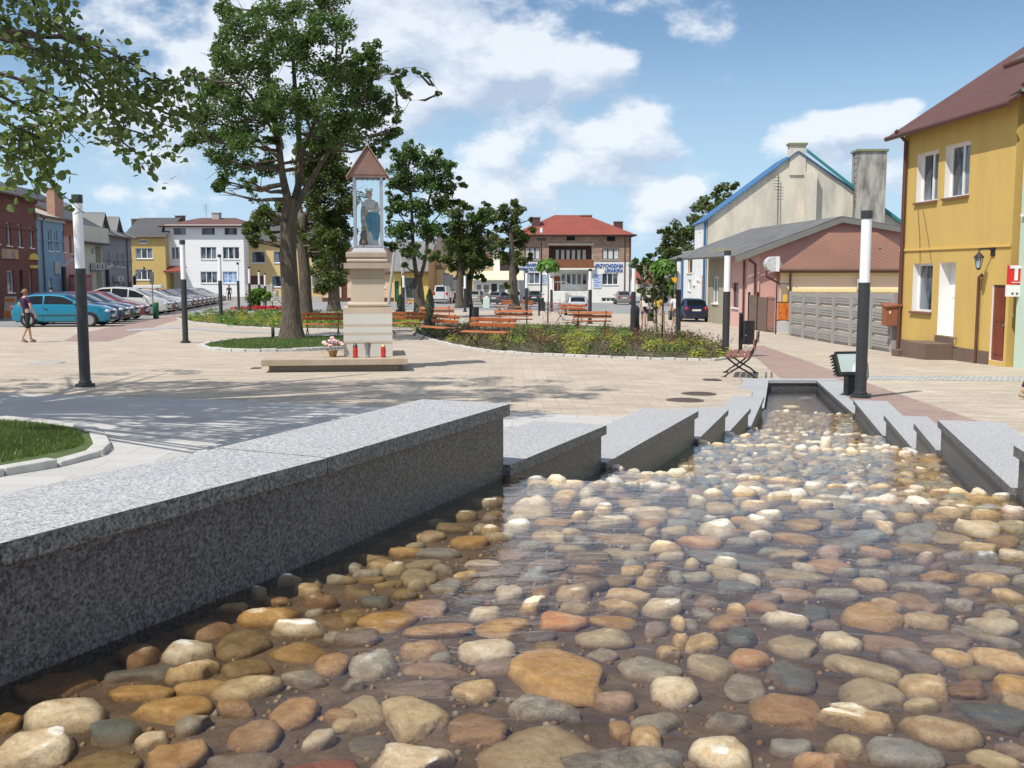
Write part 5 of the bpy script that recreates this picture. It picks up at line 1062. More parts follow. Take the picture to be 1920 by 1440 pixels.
# wall lantern
u_, zz = F.uz(1857, 490); t2 = thing('wall_lantern', 'old style black lantern on the yellow house wall', 'lantern', F.pt(u_, zz)); mb = MB(); mb.tube([F.pt(u_ + .12, zz + .22, -.01), F.pt(u_ + .12, zz + .30, -.12), F.pt(u_, zz + .28, -.28), F.pt(u_, zz + .2, -.28)], .02, 6); F.fbox(mb, u_ + .04, zz + .12, u_ + .2, zz + .34, -.03, -.001); mb.build('bracket', M_black, t2)
mb = MB(); mb.lathe([(.02, .22), (.03, .2), (.12, .10), (.12, .08)], 8, F.pt(u_, zz, -.28)); mb.lathe([(.02, -.2), (.05, -.17), (.05, -.15)], 8, F.pt(u_, zz, -.28))
for k in range(4): a = k * pi / 2; mb.tube([F.pt(u_, zz + .08, -.28) + Vector((.1 * cos(a), .1 * sin(a), 0)), F.pt(u_, zz - .16, -.28) + Vector((.05 * cos(a), .05 * sin(a), 0))], .008, 4)
mb.build('cage', M_black, t2); mb = MB(); mb.lathe([(.04, -.15), (.085, .075)], 8, F.pt(u_, zz, -.28)); mb.build('glass', M_glassb, t2)
# meter box and small boards
a = P(1661, 571, yA.y - .3); b = P(1688, 611, yA.y - .3); t2 = thing('meter_box', 'rust brown meter box at the corner of the yellow house', 'box', (a.x, a.y, b.z)); mb = MB(); mb.bb((a.x, a.y - .0, b.z), (b.x, a.y + .3, a.z - .05)); mb.build('case', plain('rust_box', (.26, .10, .05), .6), t2, bev=.01)
mb = MB(); mb.add([(a.x - .03, a.y - .04, a.z - .08), (b.x + .03, a.y - .04, a.z - .04), (b.x + .03, a.y + .34, a.z + .04), (a.x - .03, a.y + .34, a.z), (a.x - .03, a.y - .04, a.z - .05), (b.x + .03, a.y - .04, a.z + .02), (b.x + .03, a.y + .34, a.z + .07), (a.x - .03, a.y + .34, a.z + .03)], [(0, 1, 2, 3), (4, 7, 6, 5), (0, 4, 5, 1), (1, 5, 6, 2), (2, 6, 7, 3), (3, 7, 4, 0)]); mb.build('lid', plain('rust_box', (.26, .10, .05), .6), t2)
mb = MB(); mb.bb((a.x + .1, a.y - .008, a.z - .25), (a.x + .14, a.y - .001, a.z - .18)); mb.build('label_plate', M_wframe, t2)
# green building at the edge of the frame
U = F.U; gA = Vector(B) + U * .32; gB = gA + U * 6
Fn = Facade(gA, gB); zt = Fn.uz(1893, 118)[1]
t, F, zg = house('green_house', 'pale green house at the right edge of the photo', tuple(gA), tuple(gB), 8, zt, pl('pale_green', (.46, .58, .48), .12), [W(1925, 250, 1950, 400)], 'gable', rib_roof('green_roof', (.07, .12, .06)), 2.2, .3, bands=((zt - .75, zt - .6, pl('pale_green', (.46, .58, .48), .12), .12),))
pipe(F, t, .45, zt - .6, zg + 2.3, M_brown, .055)
mb = MB(); q = F.pt(.3, 0, .9); mb.bb((q.x - .25, q.y - .25, zt), (q.x + .25, q.y + .25, zt + 1.0)); mb.build('chimney', M_conc, t); mb = MB(); mb.bb((q.x - .32, q.y - .32, zt + 1.001), (q.x + .32, q.y + .32, zt + 1.08)); mb.build('chimney_cap', M_black, t)
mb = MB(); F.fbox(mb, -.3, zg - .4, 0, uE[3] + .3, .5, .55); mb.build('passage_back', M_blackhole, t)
q = P(1892, 533, gA.y - .1); q2 = P(1892, 497, gA.y - .1); t2 = thing('shop_sign', 'red projecting sign with white letters TU on the green house', 'sign', (q.x, q.y, q.z)); s_ = FPX / q.y
mb = MB(); mb.bb((q.x, q.y, q.z), (q.x + 1.15, q.y + .12, q2.z)); mb.build('board', plain('signal_red', (.70, .02, .02), .4), t2)
tm = text_mb('TU', .44, Matrix.Translation((q.x + .30, q.y - .008, q.z + .10)) @ Matrix.Rotation(R(90), 4, 'X'), .006, .016); tm.build('lettering', M_wframe, t2)
mb = MB(); mb.bb((q.x + .05, q.y - .006, q.z + .035), (q.x + 1.1, q.y - .001, q.z + .05)); mb.build('white_line', M_wframe, t2)
t3 = thing('shop_sign', 'white board hanging under the red TU sign', 'sign', (q.x, q.y, q.z - .3)); mb = MB(); mb.bb((q.x - .03, q.y, q.z - .27), (q.x + 1.1, q.y + .1, q.z - .02)); mb.build('board', M_wframe, t3)
mb = MB()
for i in range(5): mb.bb((q.x + .06 + i * .1, q.y - .005, q.z - .23), (q.x + .11 + i * .1, q.y - .001, q.z - .18))
mb.build('coloured_squares', plain('sign_squares', (.3, .1, .05), .5, .8, 9, (.02, .1, .3)), t3)
# dry stone garden wall in front of the yellow far house
t = thing('rubble_wall', 'white rubble garden wall stepping down before the yellow far house', 'wall', tuple(G(470, 577))); mb = MB()
for x0, x1, y0 in ((461, 511, 534), (511, 519, 545), (519, 528, 556), (528, 540, 564)): a = P(x0, y0, 92); b = P(x1, y0, 92); mb.bb((a.x, 91.8, -3), (b.x - .004, 92.6, a.z))
mb.build('stonework', B_rubble, t)
# ------------------------------------------------------------------ lamps
M_opal = plain('opal_lamp', (.84, .84, .86), .3, .03); M_lamp = plain('lamp_grey', (.035, .038, .042), .45, .2)
lampl = {0: 'nearest black and white column lamp before the parked blue car', 1: 'column lamp between parked cars and the round lawn', 2: 'column lamp rising from the yellow flower bed'}
LAMPS = [(160, 155, 365, 725, lampl[0]), (348, 347, 450, 643, lampl[1]), (415, 414, 477, 606, lampl[2]), (448, 448, 492, 583, 'column lamp in front of the white block, nearer of the pair by the red flowers'),
 (469, 469, 500, 582, 'column lamp in front of the yellow far house, by the red flowers'), (487, 487, 507, 577, 'small column lamp before the rubble wall'), (498, 497, 512, 576, 'farthest small column lamp, before the rubble wall end'),
 (757, 757, 513, 581, 'column lamp before the green shop door'), (872, 873, 514, 585, 'column lamp standing before the roller gate'), (987, 988, 508, 593, 'column lamp in front of the left clinic windows'), (1034, 1034, 518, 584, 'column lamp behind the bicycle'),
 (1106, 1107, 504, 607, 'column lamp behind the benches, in front of the clinic entrance'), (1187, 1187, 497, 628, 'column lamp beside the round headed bollard'), (1271, 1272, 483, 640, 'column lamp at the bed edge by the heart sign'),
 (1360, 1363, 470, 671, 'column lamp at the corner of the planting bed near the folding bench'), (1613, 1636, 395, 746, 'tall column lamp beside the floodlight at the basin')]
for pb, pt_, top, base, lab in LAMPS:
    p = G(pb, base); h = P(pt_, top, p.y).z - p.z
    t = thing('column_lamp', lab, 'street lamp', p, 0, 'black and white column lamps on the square'); k = h / 3.0
    mb = MB(); mb.lathe([(.15, 0), (.15, .05), (.10, .055), (.10, .09), (.085, .10), (.085, 1.86 * k)], 20); mb.build('post', M_lamp, t, 'auto', world=False)
    mb = MB(); mb.lathe([(.075, 1.862 * k), (.075, h - .13 * k)], 20); mb.build('light_tube', M_opal, t, 'auto', world=False)
    mb = MB(); mb.lathe([(.084, h - .129 * k), (.084, h)], 20); mb.build('cap', M_lamp, t, 'auto', world=False)
# tall street light by the clinic
p = G(1036, 584); t = thing('street_light', 'slim street light with small white head in front of the clinic balcony', 'street light', (p.x, 96, gz(p.x, 96))); q = P(1035, 428, 96); x = P(1035, 500, 96).x - p.x; h = q.z - gz(p.x, 96)
mb = MB(); mb.lathe([(.09, 0), (.07, h * .8)], 10); mb.lathe([(.03, h * .8), (.025, h - .5)], 8); mb.build('pole', M_lamp, t, world=False); mb = MB(); mb.lathe([(.05, h - .5), (.12, h - .35), (.10, h), (.03, h + .05)], 10); mb.build('head', M_opal, t, world=False)
mb = MB(); mb.box((0, 0, h - 1.0), (.9, .5, .25)); mb.build('speaker_plate', M_black, t, world=False)
# poles behind the shrine
for (x0, y0, x1, y1, lab) in ((742, 448, 733, 530, 'leaning concrete pole just right of the shrine'), (748, 448, 758, 540, 'second leaning pole right of the shrine')):
    a, b = P(x0, y0, 92), P(x1, y1, 92); b2 = a + (b - a) * ((gz(b.x, 92) - a.z) / (b.z - a.z)); mb = MB(); mb.tube([b2, a], [.14, .09], 8); tag(mb.build('utility_pole', M_conc), lab, 'pole', 'leaning utility poles')
for (x, y0, d, lab) in ((1209, 484, 150, 'concrete utility pole before the far trees'), (1226, 475, 152, 'wooden utility pole with insulators before the far trees')):
    a = P(x, y0, d); mb = MB(); mb.tube([(a.x, d, gz(a.x, d)), a], [.2, .14], 8)
    mb.box((a.x, d, a.z - .4), (1.0, .12, .12)); tag(mb.build('utility_pole', M_conc), lab, 'pole', 'utility poles beyond the clinic')

# ------------------------------------------------------------------ benches
M_slat = plain('orange_slats', (.50, .17, .06), .5, .35, 5, (.36, .12, .045)); M_slat2 = plain('brown_slats', (.27, .10, .055), .5, .35, 5)
def make_bench(sm, ln=1.5):
    t = thing('park_bench', None, 'bench')
    mb = MB()
    for i in range(4): mb.box((0, -.20 + i * .115, .43 - (.012 * abs(i - 1.4))), (ln, .095, .03))
    mb.build('seat', sm, t, bev=.006, world=False)
    mb = MB(); Mx = Matrix.Rotation(R(-72), 3, 'X')
    for i in range(2): mb.box((0, .275 + i * .05, .60 + i * .145), (ln, .115, .028), M=Mx)
    mb.build('backrest', sm, t, bev=.006, world=False)
    for sx in (-1, 1):
        x = sx * (ln / 2 - .22); mb = MB()
        mb.tube([(x, -.27, .015), (x, -.17, .10), (x, .02, .22), (x, .18, .36), (x, .25, .48), (x, .35, .82)], .018, 6)
        mb.tube([(x + .02, .30, .015), (x + .02, .2, .10), (x + .02, .0, .21), (x + .02, -.16, .33), (x + .02, -.24, .41)], .018, 6)
        mb.tube([(x, -.24, .405), (x, .22, .405)], .014, 6); mb.box((x, -.27, .012), (.06, .10, .022)); mb.box((x + .02, .30, .012), (.06, .10, .022))
        mb.build('leg', M_black, t, world=False)
    return t
BEN = [(605, 630, .08, -1, 'orange slatted bench half hidden left of the shrine'), (757, 628, -.35, -.93, 'orange bench immediately right of the shrine'), (822, 609, .1, 1, 'orange bench seen from behind beyond the potted cypress'),
 (820, 638, -.8, -.6, 'orange bench turned sideways in front of the potted cypress'), (914, 650, -.5, -.87, 'nearest orange bench on the kerb of the planting bed'), (963, 618, .03, 1, 'orange bench seen from behind, just past the black bin'),
 (1109, 622, .0, 1, 'orange bench seen from behind, in front of the column lamp'), (942, 587, -.9, -.45, 'small far orange bench on the open paving'), (981, 589, -.9, -.45, 'small far orange bench near the lone column lamp'), (1068, 601, -.5, -.85, 'orange bench right behind the silver car')]
b0 = make_bench(M_slat)
for i, (px, py, fx, fy, lab) in enumerate(BEN):
    o = b0 if i == 0 else copy_tree(b0); o.location = G(px, py); o.rotation_euler = (0, 0, atan2(fy, fx) + pi / 2); tag(o, lab, 'bench', 'slatted benches on the square')
o = make_bench(M_slat2, 1.5); o.location = G(1386, 704); o.rotation_euler = (0, 0, atan2(.24, -1) + pi / 2); tag(o, 'brown slatted bench seen end on near the basin', 'bench', 'slatted benches on the square')

# ------------------------------------------------------------------ bins, bollards, covers
def bin_(px, py, lab, s=1.0, side=1):
    t = thing('litter_bin', lab, 'bin', G(px, py), 0, 'dark litter bins hung on posts'); mb = MB(); mb.lathe([(.05, 0), (.05, .95 * s), (.055, .955 * s), (.055, 1.0 * s)], 10, (-.19 * side, 0, 0)); mb.build('post', M_lamp, t, True, world=False)
    mb = MB(); mb.lathe([(.15, .28 * s), (.155, .30 * s), (.155, .78 * s), (.165, .785 * s), (.165, .81 * s), (.14, .812 * s), (.14, .7 * s)], 16); mb.build('bucket', M_lamp, t, 'auto', world=False)
bin_(891, 616, 'dark bin hanging on its post among the bed plants', side=1, s=1.05); bin_(1017, 592, 'dark bin beside the bicycle'); bin_(1219, 614, 'dark bin near the walking women', side=1); bin_(1402, 668, 'dark bin behind the end on bench', side=1, s=1.1); bin_(703, 590, 'small dark bin near the far tree trunks') if False else None
t = thing('bollard', 'round headed dark bollard in the planting bed', 'bollard', G(1190, 627)); mb = MB(); mb.lathe([(.17, 0), (.17, .9), (.16, .99), (.12, 1.06), (.05, 1.10), (.0, 1.11)], 20); mb.build('body', M_lamp, t, True, world=False); mb = MB(); mb.lathe([(.173, .12), (.173, .15)], 20); mb.build('ring', M_black, t, world=False)
mb = MB(); mb.lathe([(.055, 0), (.055, .38), (.03, .40)], 12); o = mb.build('bollard_light', M_lamp, None, True); o.location = G(512, 636); tag(o, 'short dark post in the round lawn by the big tree', 'post')
M_iron = plain('cast_iron', (.14, .11, .09), .6, .4, 9)
def cover(px, py, r, lab, mat=M_iron, sq=False):
    p = G(px, py); t = thing('manhole_cover', lab, 'cover', (p.x, p.y, p.z + .003), 0)
    mb = MB(); n = 4 if sq else 40; rot = pi / 4 if sq else 0; pts = [(r * cos(2 * pi * i / n + rot), r * sin(2 * pi * i / n + rot)) for i in range(n)]; mb.prism(pts, 0, .006); mb.build('frame', mat, t, world=False)
    mb = MB(); mb.prism([(x * .88, y * .88) for x, y in pts], .0065, .010)
    for i in range(-4, 5): mb.box((0, i * r * .17, .012), (2 * sqrt(max(0, (r * .8) ** 2 - (i * r * .17) ** 2)) if not sq else r * 1.1, .02, .004))
    mb.build('lid', mat, t, world=False)
cover(1310, 739, .27, 'round iron manhole cover left of the basin, the farther one'); cover(1284, 751, .27, 'round iron manhole cover left of the basin, the nearer one'); cover(85, 681, .45, 'square stone access cover near the nearest lamp', M_slab, True); cover(480, 691, .14, 'small square drain by the shrine slab', M_iron, True)
cover(1335, 713, .22, 'small grate by the end on bench', M_iron, True)

# floodlight
p = G(1590, 742); t = thing('floodlight', 'black floodlight with sky-reflecting glass on a short pedestal by the tall lamp', 'floodlight', (p.x, p.y, p.z)); s_ = FPX / p.y
hc = P(1583, 682, p.y - .1).z - p.z
mb = MB(); mb.box((.10, .10, .22), (.22, .22, .44)); mb.build('pedestal', M_lamp, t, world=False, bev=.01)
Mx = Matrix.Rotation(R(12), 3, 'Z') @ Matrix.Rotation(R(-28), 3, 'X')
def fl(c, d): mb.box(Mx @ Vector(c) + Vector((-.02, -.05, hc)), d, M=Mx)
mb = MB(); fl((0, .05, 0), (.40, .10, .36)); fl((-.19, -.01, 0), (.03, .03, .38)); fl((.19, -.01, 0), (.03, .03, .38)); fl((0, -.01, .18), (.41, .03, .03)); fl((0, -.01, -.18), (.41, .03, .05)); mb.build('housing', M_black, t, world=False, bev=.008)
mb = MB(); fl((.0, -.004, .01), (.34, .006, .30)); mb.build('glass', glass_mat('sky_reflection_glass', (.42, .50, .47)), t, world=False)  # pale green of the reflected sky is painted into the glass colour
mb = MB()
for i in range(7): fl((-.235, .05, -.15 + i * .05), (.03, .08, .012))
mb.build('cooling_fins', M_black, t, world=False)
mb = MB(); mb.tube([(-.22, 0, hc - .2), (-.2, .05, .42), (.2, .05, .42), (.2, 0, hc - .2)], .014, 6); mb.build('bracket', M_gut, t, world=False)
mb = MB(); mb.tube([(.15, .0, hc - .15), (.28, -.02, .5), (.30, 0, .3), (.22, .02, .1), (.2, .05, .02)], .012, 6); mb.build('cable', M_gut, t, world=False)

# ------------------------------------------------------------------ the shrine
dS = 20.35; XS = lambda px, d=dS: P(px, 600, d).x; ZS = lambda py, d=dS: P(690, py, d).z
M_sand = plaster('sandstone', (.52, .44, .345), .3, (.42, .30, .18), 1.5); M_sandd = plaster('brown_sandstone', (.40, .33, .255), .4, (.28, .19, .11), 1.5); M_gs = plaster('grey_sandstone', (.58, .57, .52), .15, (.45, .42, .36), 1.2)
cx = (XS(640) + XS(730)) / 2; g0 = gz(cx, 20.8)
T = thing('wayside_shrine', 'tall stone wayside shrine with a painted statue in a roofed glass case', 'shrine', (cx, 20.8, g0)); T_SHRINE = T
fs = 19.75
mb = MB(); x0, x1 = P(495, 680, fs).x - .15, P(762, 680, fs).x - .12; z1 = P(690, 673, fs).z; z0 = P(690, 684.5, fs).z; mb.bb((x0, fs, z0), (x1, fs + 2.1, z1)); mb.build('plinth_slab', M_sandd, T, bev=.008)
mb = MB(); mb.bb((P(508, 690, fs).x - .15, fs + .14, g0 - .1), (P(746, 690, fs).x - .12, fs + 2.0, z0 - .001)); mb.build('plinth_base', plaster('dark_plinth', (.22, .20, .16), .4), T)
def blk(name, xa, xb, ya, yb, mat, bev=.004, dep=None, dd=0):
    a, b = XS(xa), XS(xb); w_ = b - a; c = dS + (XS(730) - XS(640)) / 2; mb = MB(); mb.bb((a, c - w_ / 2 + dd, ZS(yb)), (b, c + w_ / 2, ZS(ya) - .0015)); return mb.build(name, mat, T, bev=bev)
for i, (ya, yb, m) in enumerate(((576.5, 588, M_sand), (588, 608, M_gs), (608, 612.5, M_sand), (612.5, 624, M_gs), (624, 628.5, M_sand), (628.5, 640, M_gs), (640, 643.5, M_sand))): blk('striped_course', 638.5, 729.5, ya, yb, m, .002)
mb = MB(); a, b = XS(638.5), XS(729.5); mb.bb((a, dS, z1 + .001), (b, dS + b - a, ZS(643.5) - .0015)); mb.build('striped_course', M_gs, T)
def torus_course(xa, xb, ya, yb):
    a, b = XS(xa), XS(xb); w_ = (b - a) / 2; c = ((a + b) / 2, dS + .47, 0); zb_, zt_ = ZS(yb), ZS(ya); h = (zt_ - zb_) / 2 - .001; mb = MB(); pr = [(w_ - h + h * cos(q), (zt_ + zb_) / 2 + h * sin(q)) for q in np.linspace(-pi / 2, pi / 2, 9)]
    k = sqrt(2); mb.lathe([(r * k, z) for r, z in pr], 4, c, Matrix.Rotation(pi / 4, 3, 'Z')); mb.build('moulding', M_sand, T, 'auto')
torus_course(645, 722, 567, 576); blk('shaft', 653, 715.5, 523, 567, M_sand); blk('shaft_top', 652, 716.5, 504, 522.8, M_sandd); blk('cap_slab', 641, 727.5, 493, 503.7, M_sandd); torus_course(646, 722, 483.5, 492.8); blk('cap_slab', 645, 722, 472, 483.3, M_sandd, .02)
M_alu = plain('aluminium', (.50, .50, .51), .35, .12, metallic=.7)
a, b = XS(655), XS(720); cc = ((a + b) / 2, dS + .47); mb = MB(); w1 = (b - a) / 2; w2 = (XS(713) - XS(659)) / 2
mb.add([(cc[0] + sx * w1, cc[1] + sy * w1, ZS(471.9)) for sx, sy in ((-1, -1), (1, -1), (1, 1), (-1, 1))] + [(cc[0] + sx * w2, cc[1] + sy * w2, ZS(464)) for sx, sy in ((-1, -1), (1, -1), (1, 1), (-1, 1))], [(0, 1, 5, 4), (1, 2, 6, 5), (2, 3, 7, 6), (3, 0, 4, 7), (4, 5, 6, 7)]); mb.build('metal_skirt', M_alu, T)
w3 = (XS(711) - XS(661)) / 2; zA, zB = ZS(464), ZS(326)
for sx in (-1, 1):
    for sy in (-1, 1): mb = MB(); mb.bb((cc[0] + sx * w3 - .03, cc[1] + sy * w3 - .03, zA + .001), (cc[0] + sx * w3 + .03, cc[1] + sy * w3 + .03, zB)); mb.build('case_post', M_alu, T, bev=.004)
mb = MB()
for sy in (-1, 1):
    for z in (zA + .03, zB - .03): mb.bb((cc[0] - w3 + .031, cc[1] + sy * w3 - .02, z - .02), (cc[0] + w3 - .031, cc[1] + sy * w3 + .02, z + .02))
mb.build('case_rail', M_alu, T)
def cglass():
    m = bpy.data.materials.new('case_glass'); m.use_nodes = True; nt = m.node_tree; nt.nodes.clear(); o = N(nt, 'ShaderNodeOutputMaterial'); tr = N(nt, 'ShaderNodeBsdfTransparent'); tr.inputs[0].default_value = (.99, .995, .99, 1); gl = N(nt, 'ShaderNodeBsdfGlossy', i_Roughness=.03)
    fr = N(nt, 'ShaderNodeFresnel', i_IOR=1.45); mx = N(nt, 'ShaderNodeMixShader'); L(nt, fr.outputs[0], mx.inputs[0]); L(nt, tr.outputs[0], mx.inputs[1]); L(nt, gl.outputs[0], mx.inputs[2]); L(nt, mx.outputs[0], o.inputs[0]); return m
M_cg = cglass()
for nx, ny in ((0, -1), (1, 0), (-1, 0), (0, 1)):
    mb = MB(); w_ = w3 - .032
    if nx: mb.bb((cc[0] + nx * w3 - .002, cc[1] - w_, zA + .05), (cc[0] + nx * w3 + .002, cc[1] + w_, zB - .05))
    else: mb.bb((cc[0] - w_, cc[1] + ny * w3 - .002, zA + .05), (cc[0] + w_, cc[1] + ny * w3 + .002, zB - .05))
    mb.build('glass_pane', M_cg, T)
# gabled roof with scalloped edge
M_cop = plain('copper_brown', (.27, .155, .125), .5, .25, 6); zR0, zR1 = ZS(326), ZS(275); wr = (XS(723) - XS(653.5)) / 2
mb = MB()
f = cc[1] - wr; k = cc[1] + wr; L0, R0, A0 = (cc[0] - wr, f, zR0), (cc[0] + wr, f, zR0), (cc[0], f + .0, zR1)
mb.add([L0, R0, A0, (cc[0] - wr, k, zR0), (cc[0] + wr, k, zR0), (cc[0], k, zR1)], [(0, 1, 2), (4, 3, 5), (1, 4, 5, 2), (3, 0, 2, 5), (0, 3, 4, 1)]); RO = mb.build('roof', M_cop, T)
mb = MB()
for sx in (-1, 1):
    e = Vector((cc[0] + sx * (wr + .04), f - .03, zR0 - .05)); ap_ = Vector((cc[0], f - .03, zR1 + .03)); e2 = e + Vector((0, 2 * wr + .06, 0)); a2 = ap_ + Vector((0, 2 * wr + .06, 0)); mb.slab([e, ap_, a2, e2] if sx < 0 else [ap_, e, e2, a2], .02)
mb.build('roof_sheet', plain('copper_light', (.42, .28, .20), .45, .25, 6), RO)
mb = MB()
for s in range(4):
    ux, uy = ((1, 0), (0, 1), (-1, 0), (0, -1))[s]; ox, oy = ((-1, -1), (1, -1), (1, 1), (-1, 1))[s]
    for i in range(7):
        w_ = 2 * wr / 7; bx = cc[0] + ox * (wr - .01) + ux * (i + .5) * w_; by = cc[1] + oy * (wr - .01) + uy * (i + .5) * w_; pts = [(w_ * .5, 0), (w_ * .42, -.035), (0, -.055), (-w_ * .42, -.035), (-w_ * .5, 0)]
        mb.slab([(bx + ux * q[0], by + uy * q[0], zR0 - .002 + q[1]) for q in pts], .01)
mb.build('scalloped_fringe', M_cop, RO)
mb = MB(); mb.ball((cc[0], cc[1] - wr * .6, zR1 + .06), .035); mb.bb((cc[0] - .008, cc[1] - wr * .6 - .008, zR1 + .08), (cc[0] + .008, cc[1] - wr * .6 + .008, zR1 + .22)); mb.bb((cc[0] - .05, cc[1] - wr * .6 - .007, zR1 + .15), (cc[0] + .05, cc[1] - wr * .6 + .007, zR1 + .166)); mb.build('finial', M_alu, RO)
# the statue
SX, SY = cc[0] + .03, cc[1] - .07; zf = ZS(462)
ST = thing('statue', 'painted statue of a crowned woman with child inside the glass case', 'statue', (SX, SY, zf))
M_rw = plain('robe_white', (.88, .87, .83), .6, .15, 6); M_rb = plain('robe_blue', (.06, .38, .62), .5, .35, 7); M_skin = plain('painted_skin', (.74, .50, .38), .6); M_gold = plain('gold', (.62, .42, .07), .35, .2, metallic=.5); M_hair = plain('painted_hair', (.10, .05, .03), .6)
H_ = 1.12
def folded(prof, n, amp, k, c, sx=1, sy=1):
    vs = []; m = len(prof)
    for i, (r, z) in enumerate(prof):
        for j in range(n):
            a = 2 * pi * j / n; rr = r * (1 + amp * (1 - i / m) * sin(k * a + z * 3)); vs.append((c[0] + rr * cos(a) * sx, c[1] + rr * sin(a) * sy, c[2] + z))
    fs_ = [(i * n + j, i * n + (j + 1) % n, (i + 1) * n + (j + 1) % n, (i + 1) * n + j) for i in range(m - 1) for j in range(n)] + [tuple(range(n - 1, -1, -1)), tuple((m - 1) * n + j for j in range(n))]
    mb = MB(); mb.add(vs, fs_); return mb
folded([(.145, 0), (.15, .03), (.135, .2), (.125, .4), (.115, .55), (.10, .64), (.115, .74), (.13, .84), (.10, .90), (.04, .93), (.035, .96)], 36, .16, 9, (SX, SY, zf), 1.05, .8).build('gown', M_rw, ST, True)
mb = folded([(.03, .0), (.09, .12), (.135, .3), (.15, .45), (.14, .56), (.06, .66), (.02, .68)], 30, .22, 7, (SX + .065, SY - .035, zf + .06), .95, .75); mb.v = [(v[0] - (v[2] - zf) * .05 + .02, v[1], v[2]) for v in mb.v]; mb.build('blue_mantle', M_rb, ST, True)
mb = folded([(.11, .25), (.15, .5), (.155, .7), (.14, .85), (.09, .9)], 24, .1, 8, (SX, SY + .05, zf), 1.1, .6); mb.build('mantle_back', M_rb, ST, True)
mb = MB(); mb.ball((SX - .01, SY - .01, zf + 1.01), (.052, .055, .068), 14, 10); mb.ball((SX - .012, SY - .066, zf + 1.005), (.010, .014, .016), 6, 5); mb.build('head', M_skin, ST, True)
mb = MB(); mb.ball((SX - .01, SY + .012, zf + 1.02), (.062, .058, .075), 14, 10); mb.tube([(SX - .06, SY, zf + 1.03), (SX - .065, SY, zf + .95)], .02, 6); mb.build('hair', M_hair, ST, True)
mb = MB(); n = 10; mb.lathe([(.052, 1.065), (.056, 1.085)], 16, (SX - .01, SY, zf))
for i in range(n): a = 2 * pi * i / n; mb.tube([(SX - .01 + .055 * cos(a), SY + .055 * sin(a), zf + 1.08), (SX - .01 + .068 * cos(a), SY + .068 * sin(a), zf + 1.145)], [.014, .004], 5)
mb.build('crown', M_gold, ST)
mb = MB(); mb.tube([(SX + .12, SY - .02, zf + .86), (SX + .15, SY - .07, zf + .72), (SX + .07, SY - .14, zf + .70), (SX - .04, SY - .16, zf + .70)], [.045, .055, .045, .035], 10); mb.tube([(SX - .11, SY - .0, zf + .86), (SX - .13, SY - .06, zf + .75), (SX - .09, SY - .11, zf + .70)], [.04, .045, .035], 10); mb.build('sleeves', M_rw, ST, True)
mb = MB()
for hx, hy in ((SX - .06, SY - .165), (SX - .09, SY - .13)): mb.ball((hx, hy, zf + .70), (.022, .016, .014), 8, 6); [mb.tube([(hx - .01, hy - .008 + i * .006, zf + .70), (hx - .045, hy - .012 + i * .006, zf + .70 - .004 * i)], .005, 5) for i in range(4)]
mb.build('hands', M_skin, ST, True)
kx, ky, kz = SX - .125, SY - .12, zf + .40
mb = MB(); mb.tube([(kx - .012, ky, kz), (kx - .014, ky, kz + .07), (kx - .012, ky, kz + .14)], [.010, .014, .018], 8); mb.tube([(kx + .016, ky, kz), (kx + .016, ky, kz + .07), (kx + .012, ky, kz + .14)], [.010, .014, .018], 8); mb.tube([(kx, ky, kz + .12), (kx, ky, kz + .20), (kx, ky, kz + .27), (kx, ky, kz + .29)], [.03, .034, .032, .012], 10); mb.tube([(kx + .03, ky, kz + .26), (kx + .05, ky - .02, kz + .20), (kx + .09, ky - .03, kz + .21)], [.012, .010, .007], 6); mb.tube([(kx - .03, ky, kz + .26), (kx - .045, ky - .02, kz + .20), (kx - .02, ky - .05, kz + .19)], [.012, .010, .007], 6); mb.ball((kx, ky, kz + .325), .034, 10, 8); mb.build('child', plain('painted_child', (.66, .47, .34), .6), ST, True)
mb = MB(); mb.ball((kx, ky + .012, kz + .338), .036, 10, 8); mb.build('child_hair', M_hair, ST, True)
mb = folded([(.036, .13), (.038, .16), (.030, .22)], 14, .1, 5, (kx, ky, kz)); mb.build('loincloth', M_rw, ST, True)
mb = MB(); mb.ball((kx, ky, kz - .045), .052, 14, 10); mb.build('golden_orb', M_gold, ST, True)
mb = folded([(.085, -.40), (.08, -.3), (.055, -.22), (.07, -.18), (.05, -.12), (.06, -.095)], 20, .25, 6, (kx, ky, kz)); mb.build('rock', plain('painted_rock', (.22, .13, .08), .8), ST, True)
# offerings on the slab
zt = z1; 
def candle(px, lab):
    q = P(px, 671, 20.05); t = thing('grave_candle', lab, 'candle', (q.x, 20.1, zt), 0, 'red grave candles on the shrine slab'); mb = MB(); mb.lathe([(.045, 0), (.055, .01), (.055, .02), (.045, .03), (.050, .12), (.045, .2), (.04, .205)], 14); mb.build('red_glass', plain('candle_red', (.48, .03, .02), .2, .3, 8), t, True, world=False)
    return t
t = candle(657, 'red grave candle with dark pointed lid left of the grey vase'); mb = MB(); mb.lathe([(.048, .206), (.048, .22), (.02, .27), (.008, .285)], 12); mb.build('lid', M_black, t, world=False)
t = candle(709, 'red grave candle with brass lid right of the grey vase'); mb = MB(); mb.lathe([(.048, .206), (.04, .225), (.03, .24), (.02, .25)], 12); mb.build('lid', M_gold, t, world=False)
q = P(680, 671, 20.05); t = thing('stone_vase', 'grey flaring stone vase between the red candles', 'vase', (q.x, 20.1, zt)); mb = MB(); mb.lathe([(.055, 0), (.055, .02), (.04, .04), (.045, .15), (.07, .26), (.075, .28)], 18); mb.build('body', plain('grey_vase', (.22, .22, .21), .6), t, 'auto', world=False); mb = MB(); mb.lathe([(.066, .281), (.064, .283)], 18); mb.build('opening', M_blackhole, t, world=False)
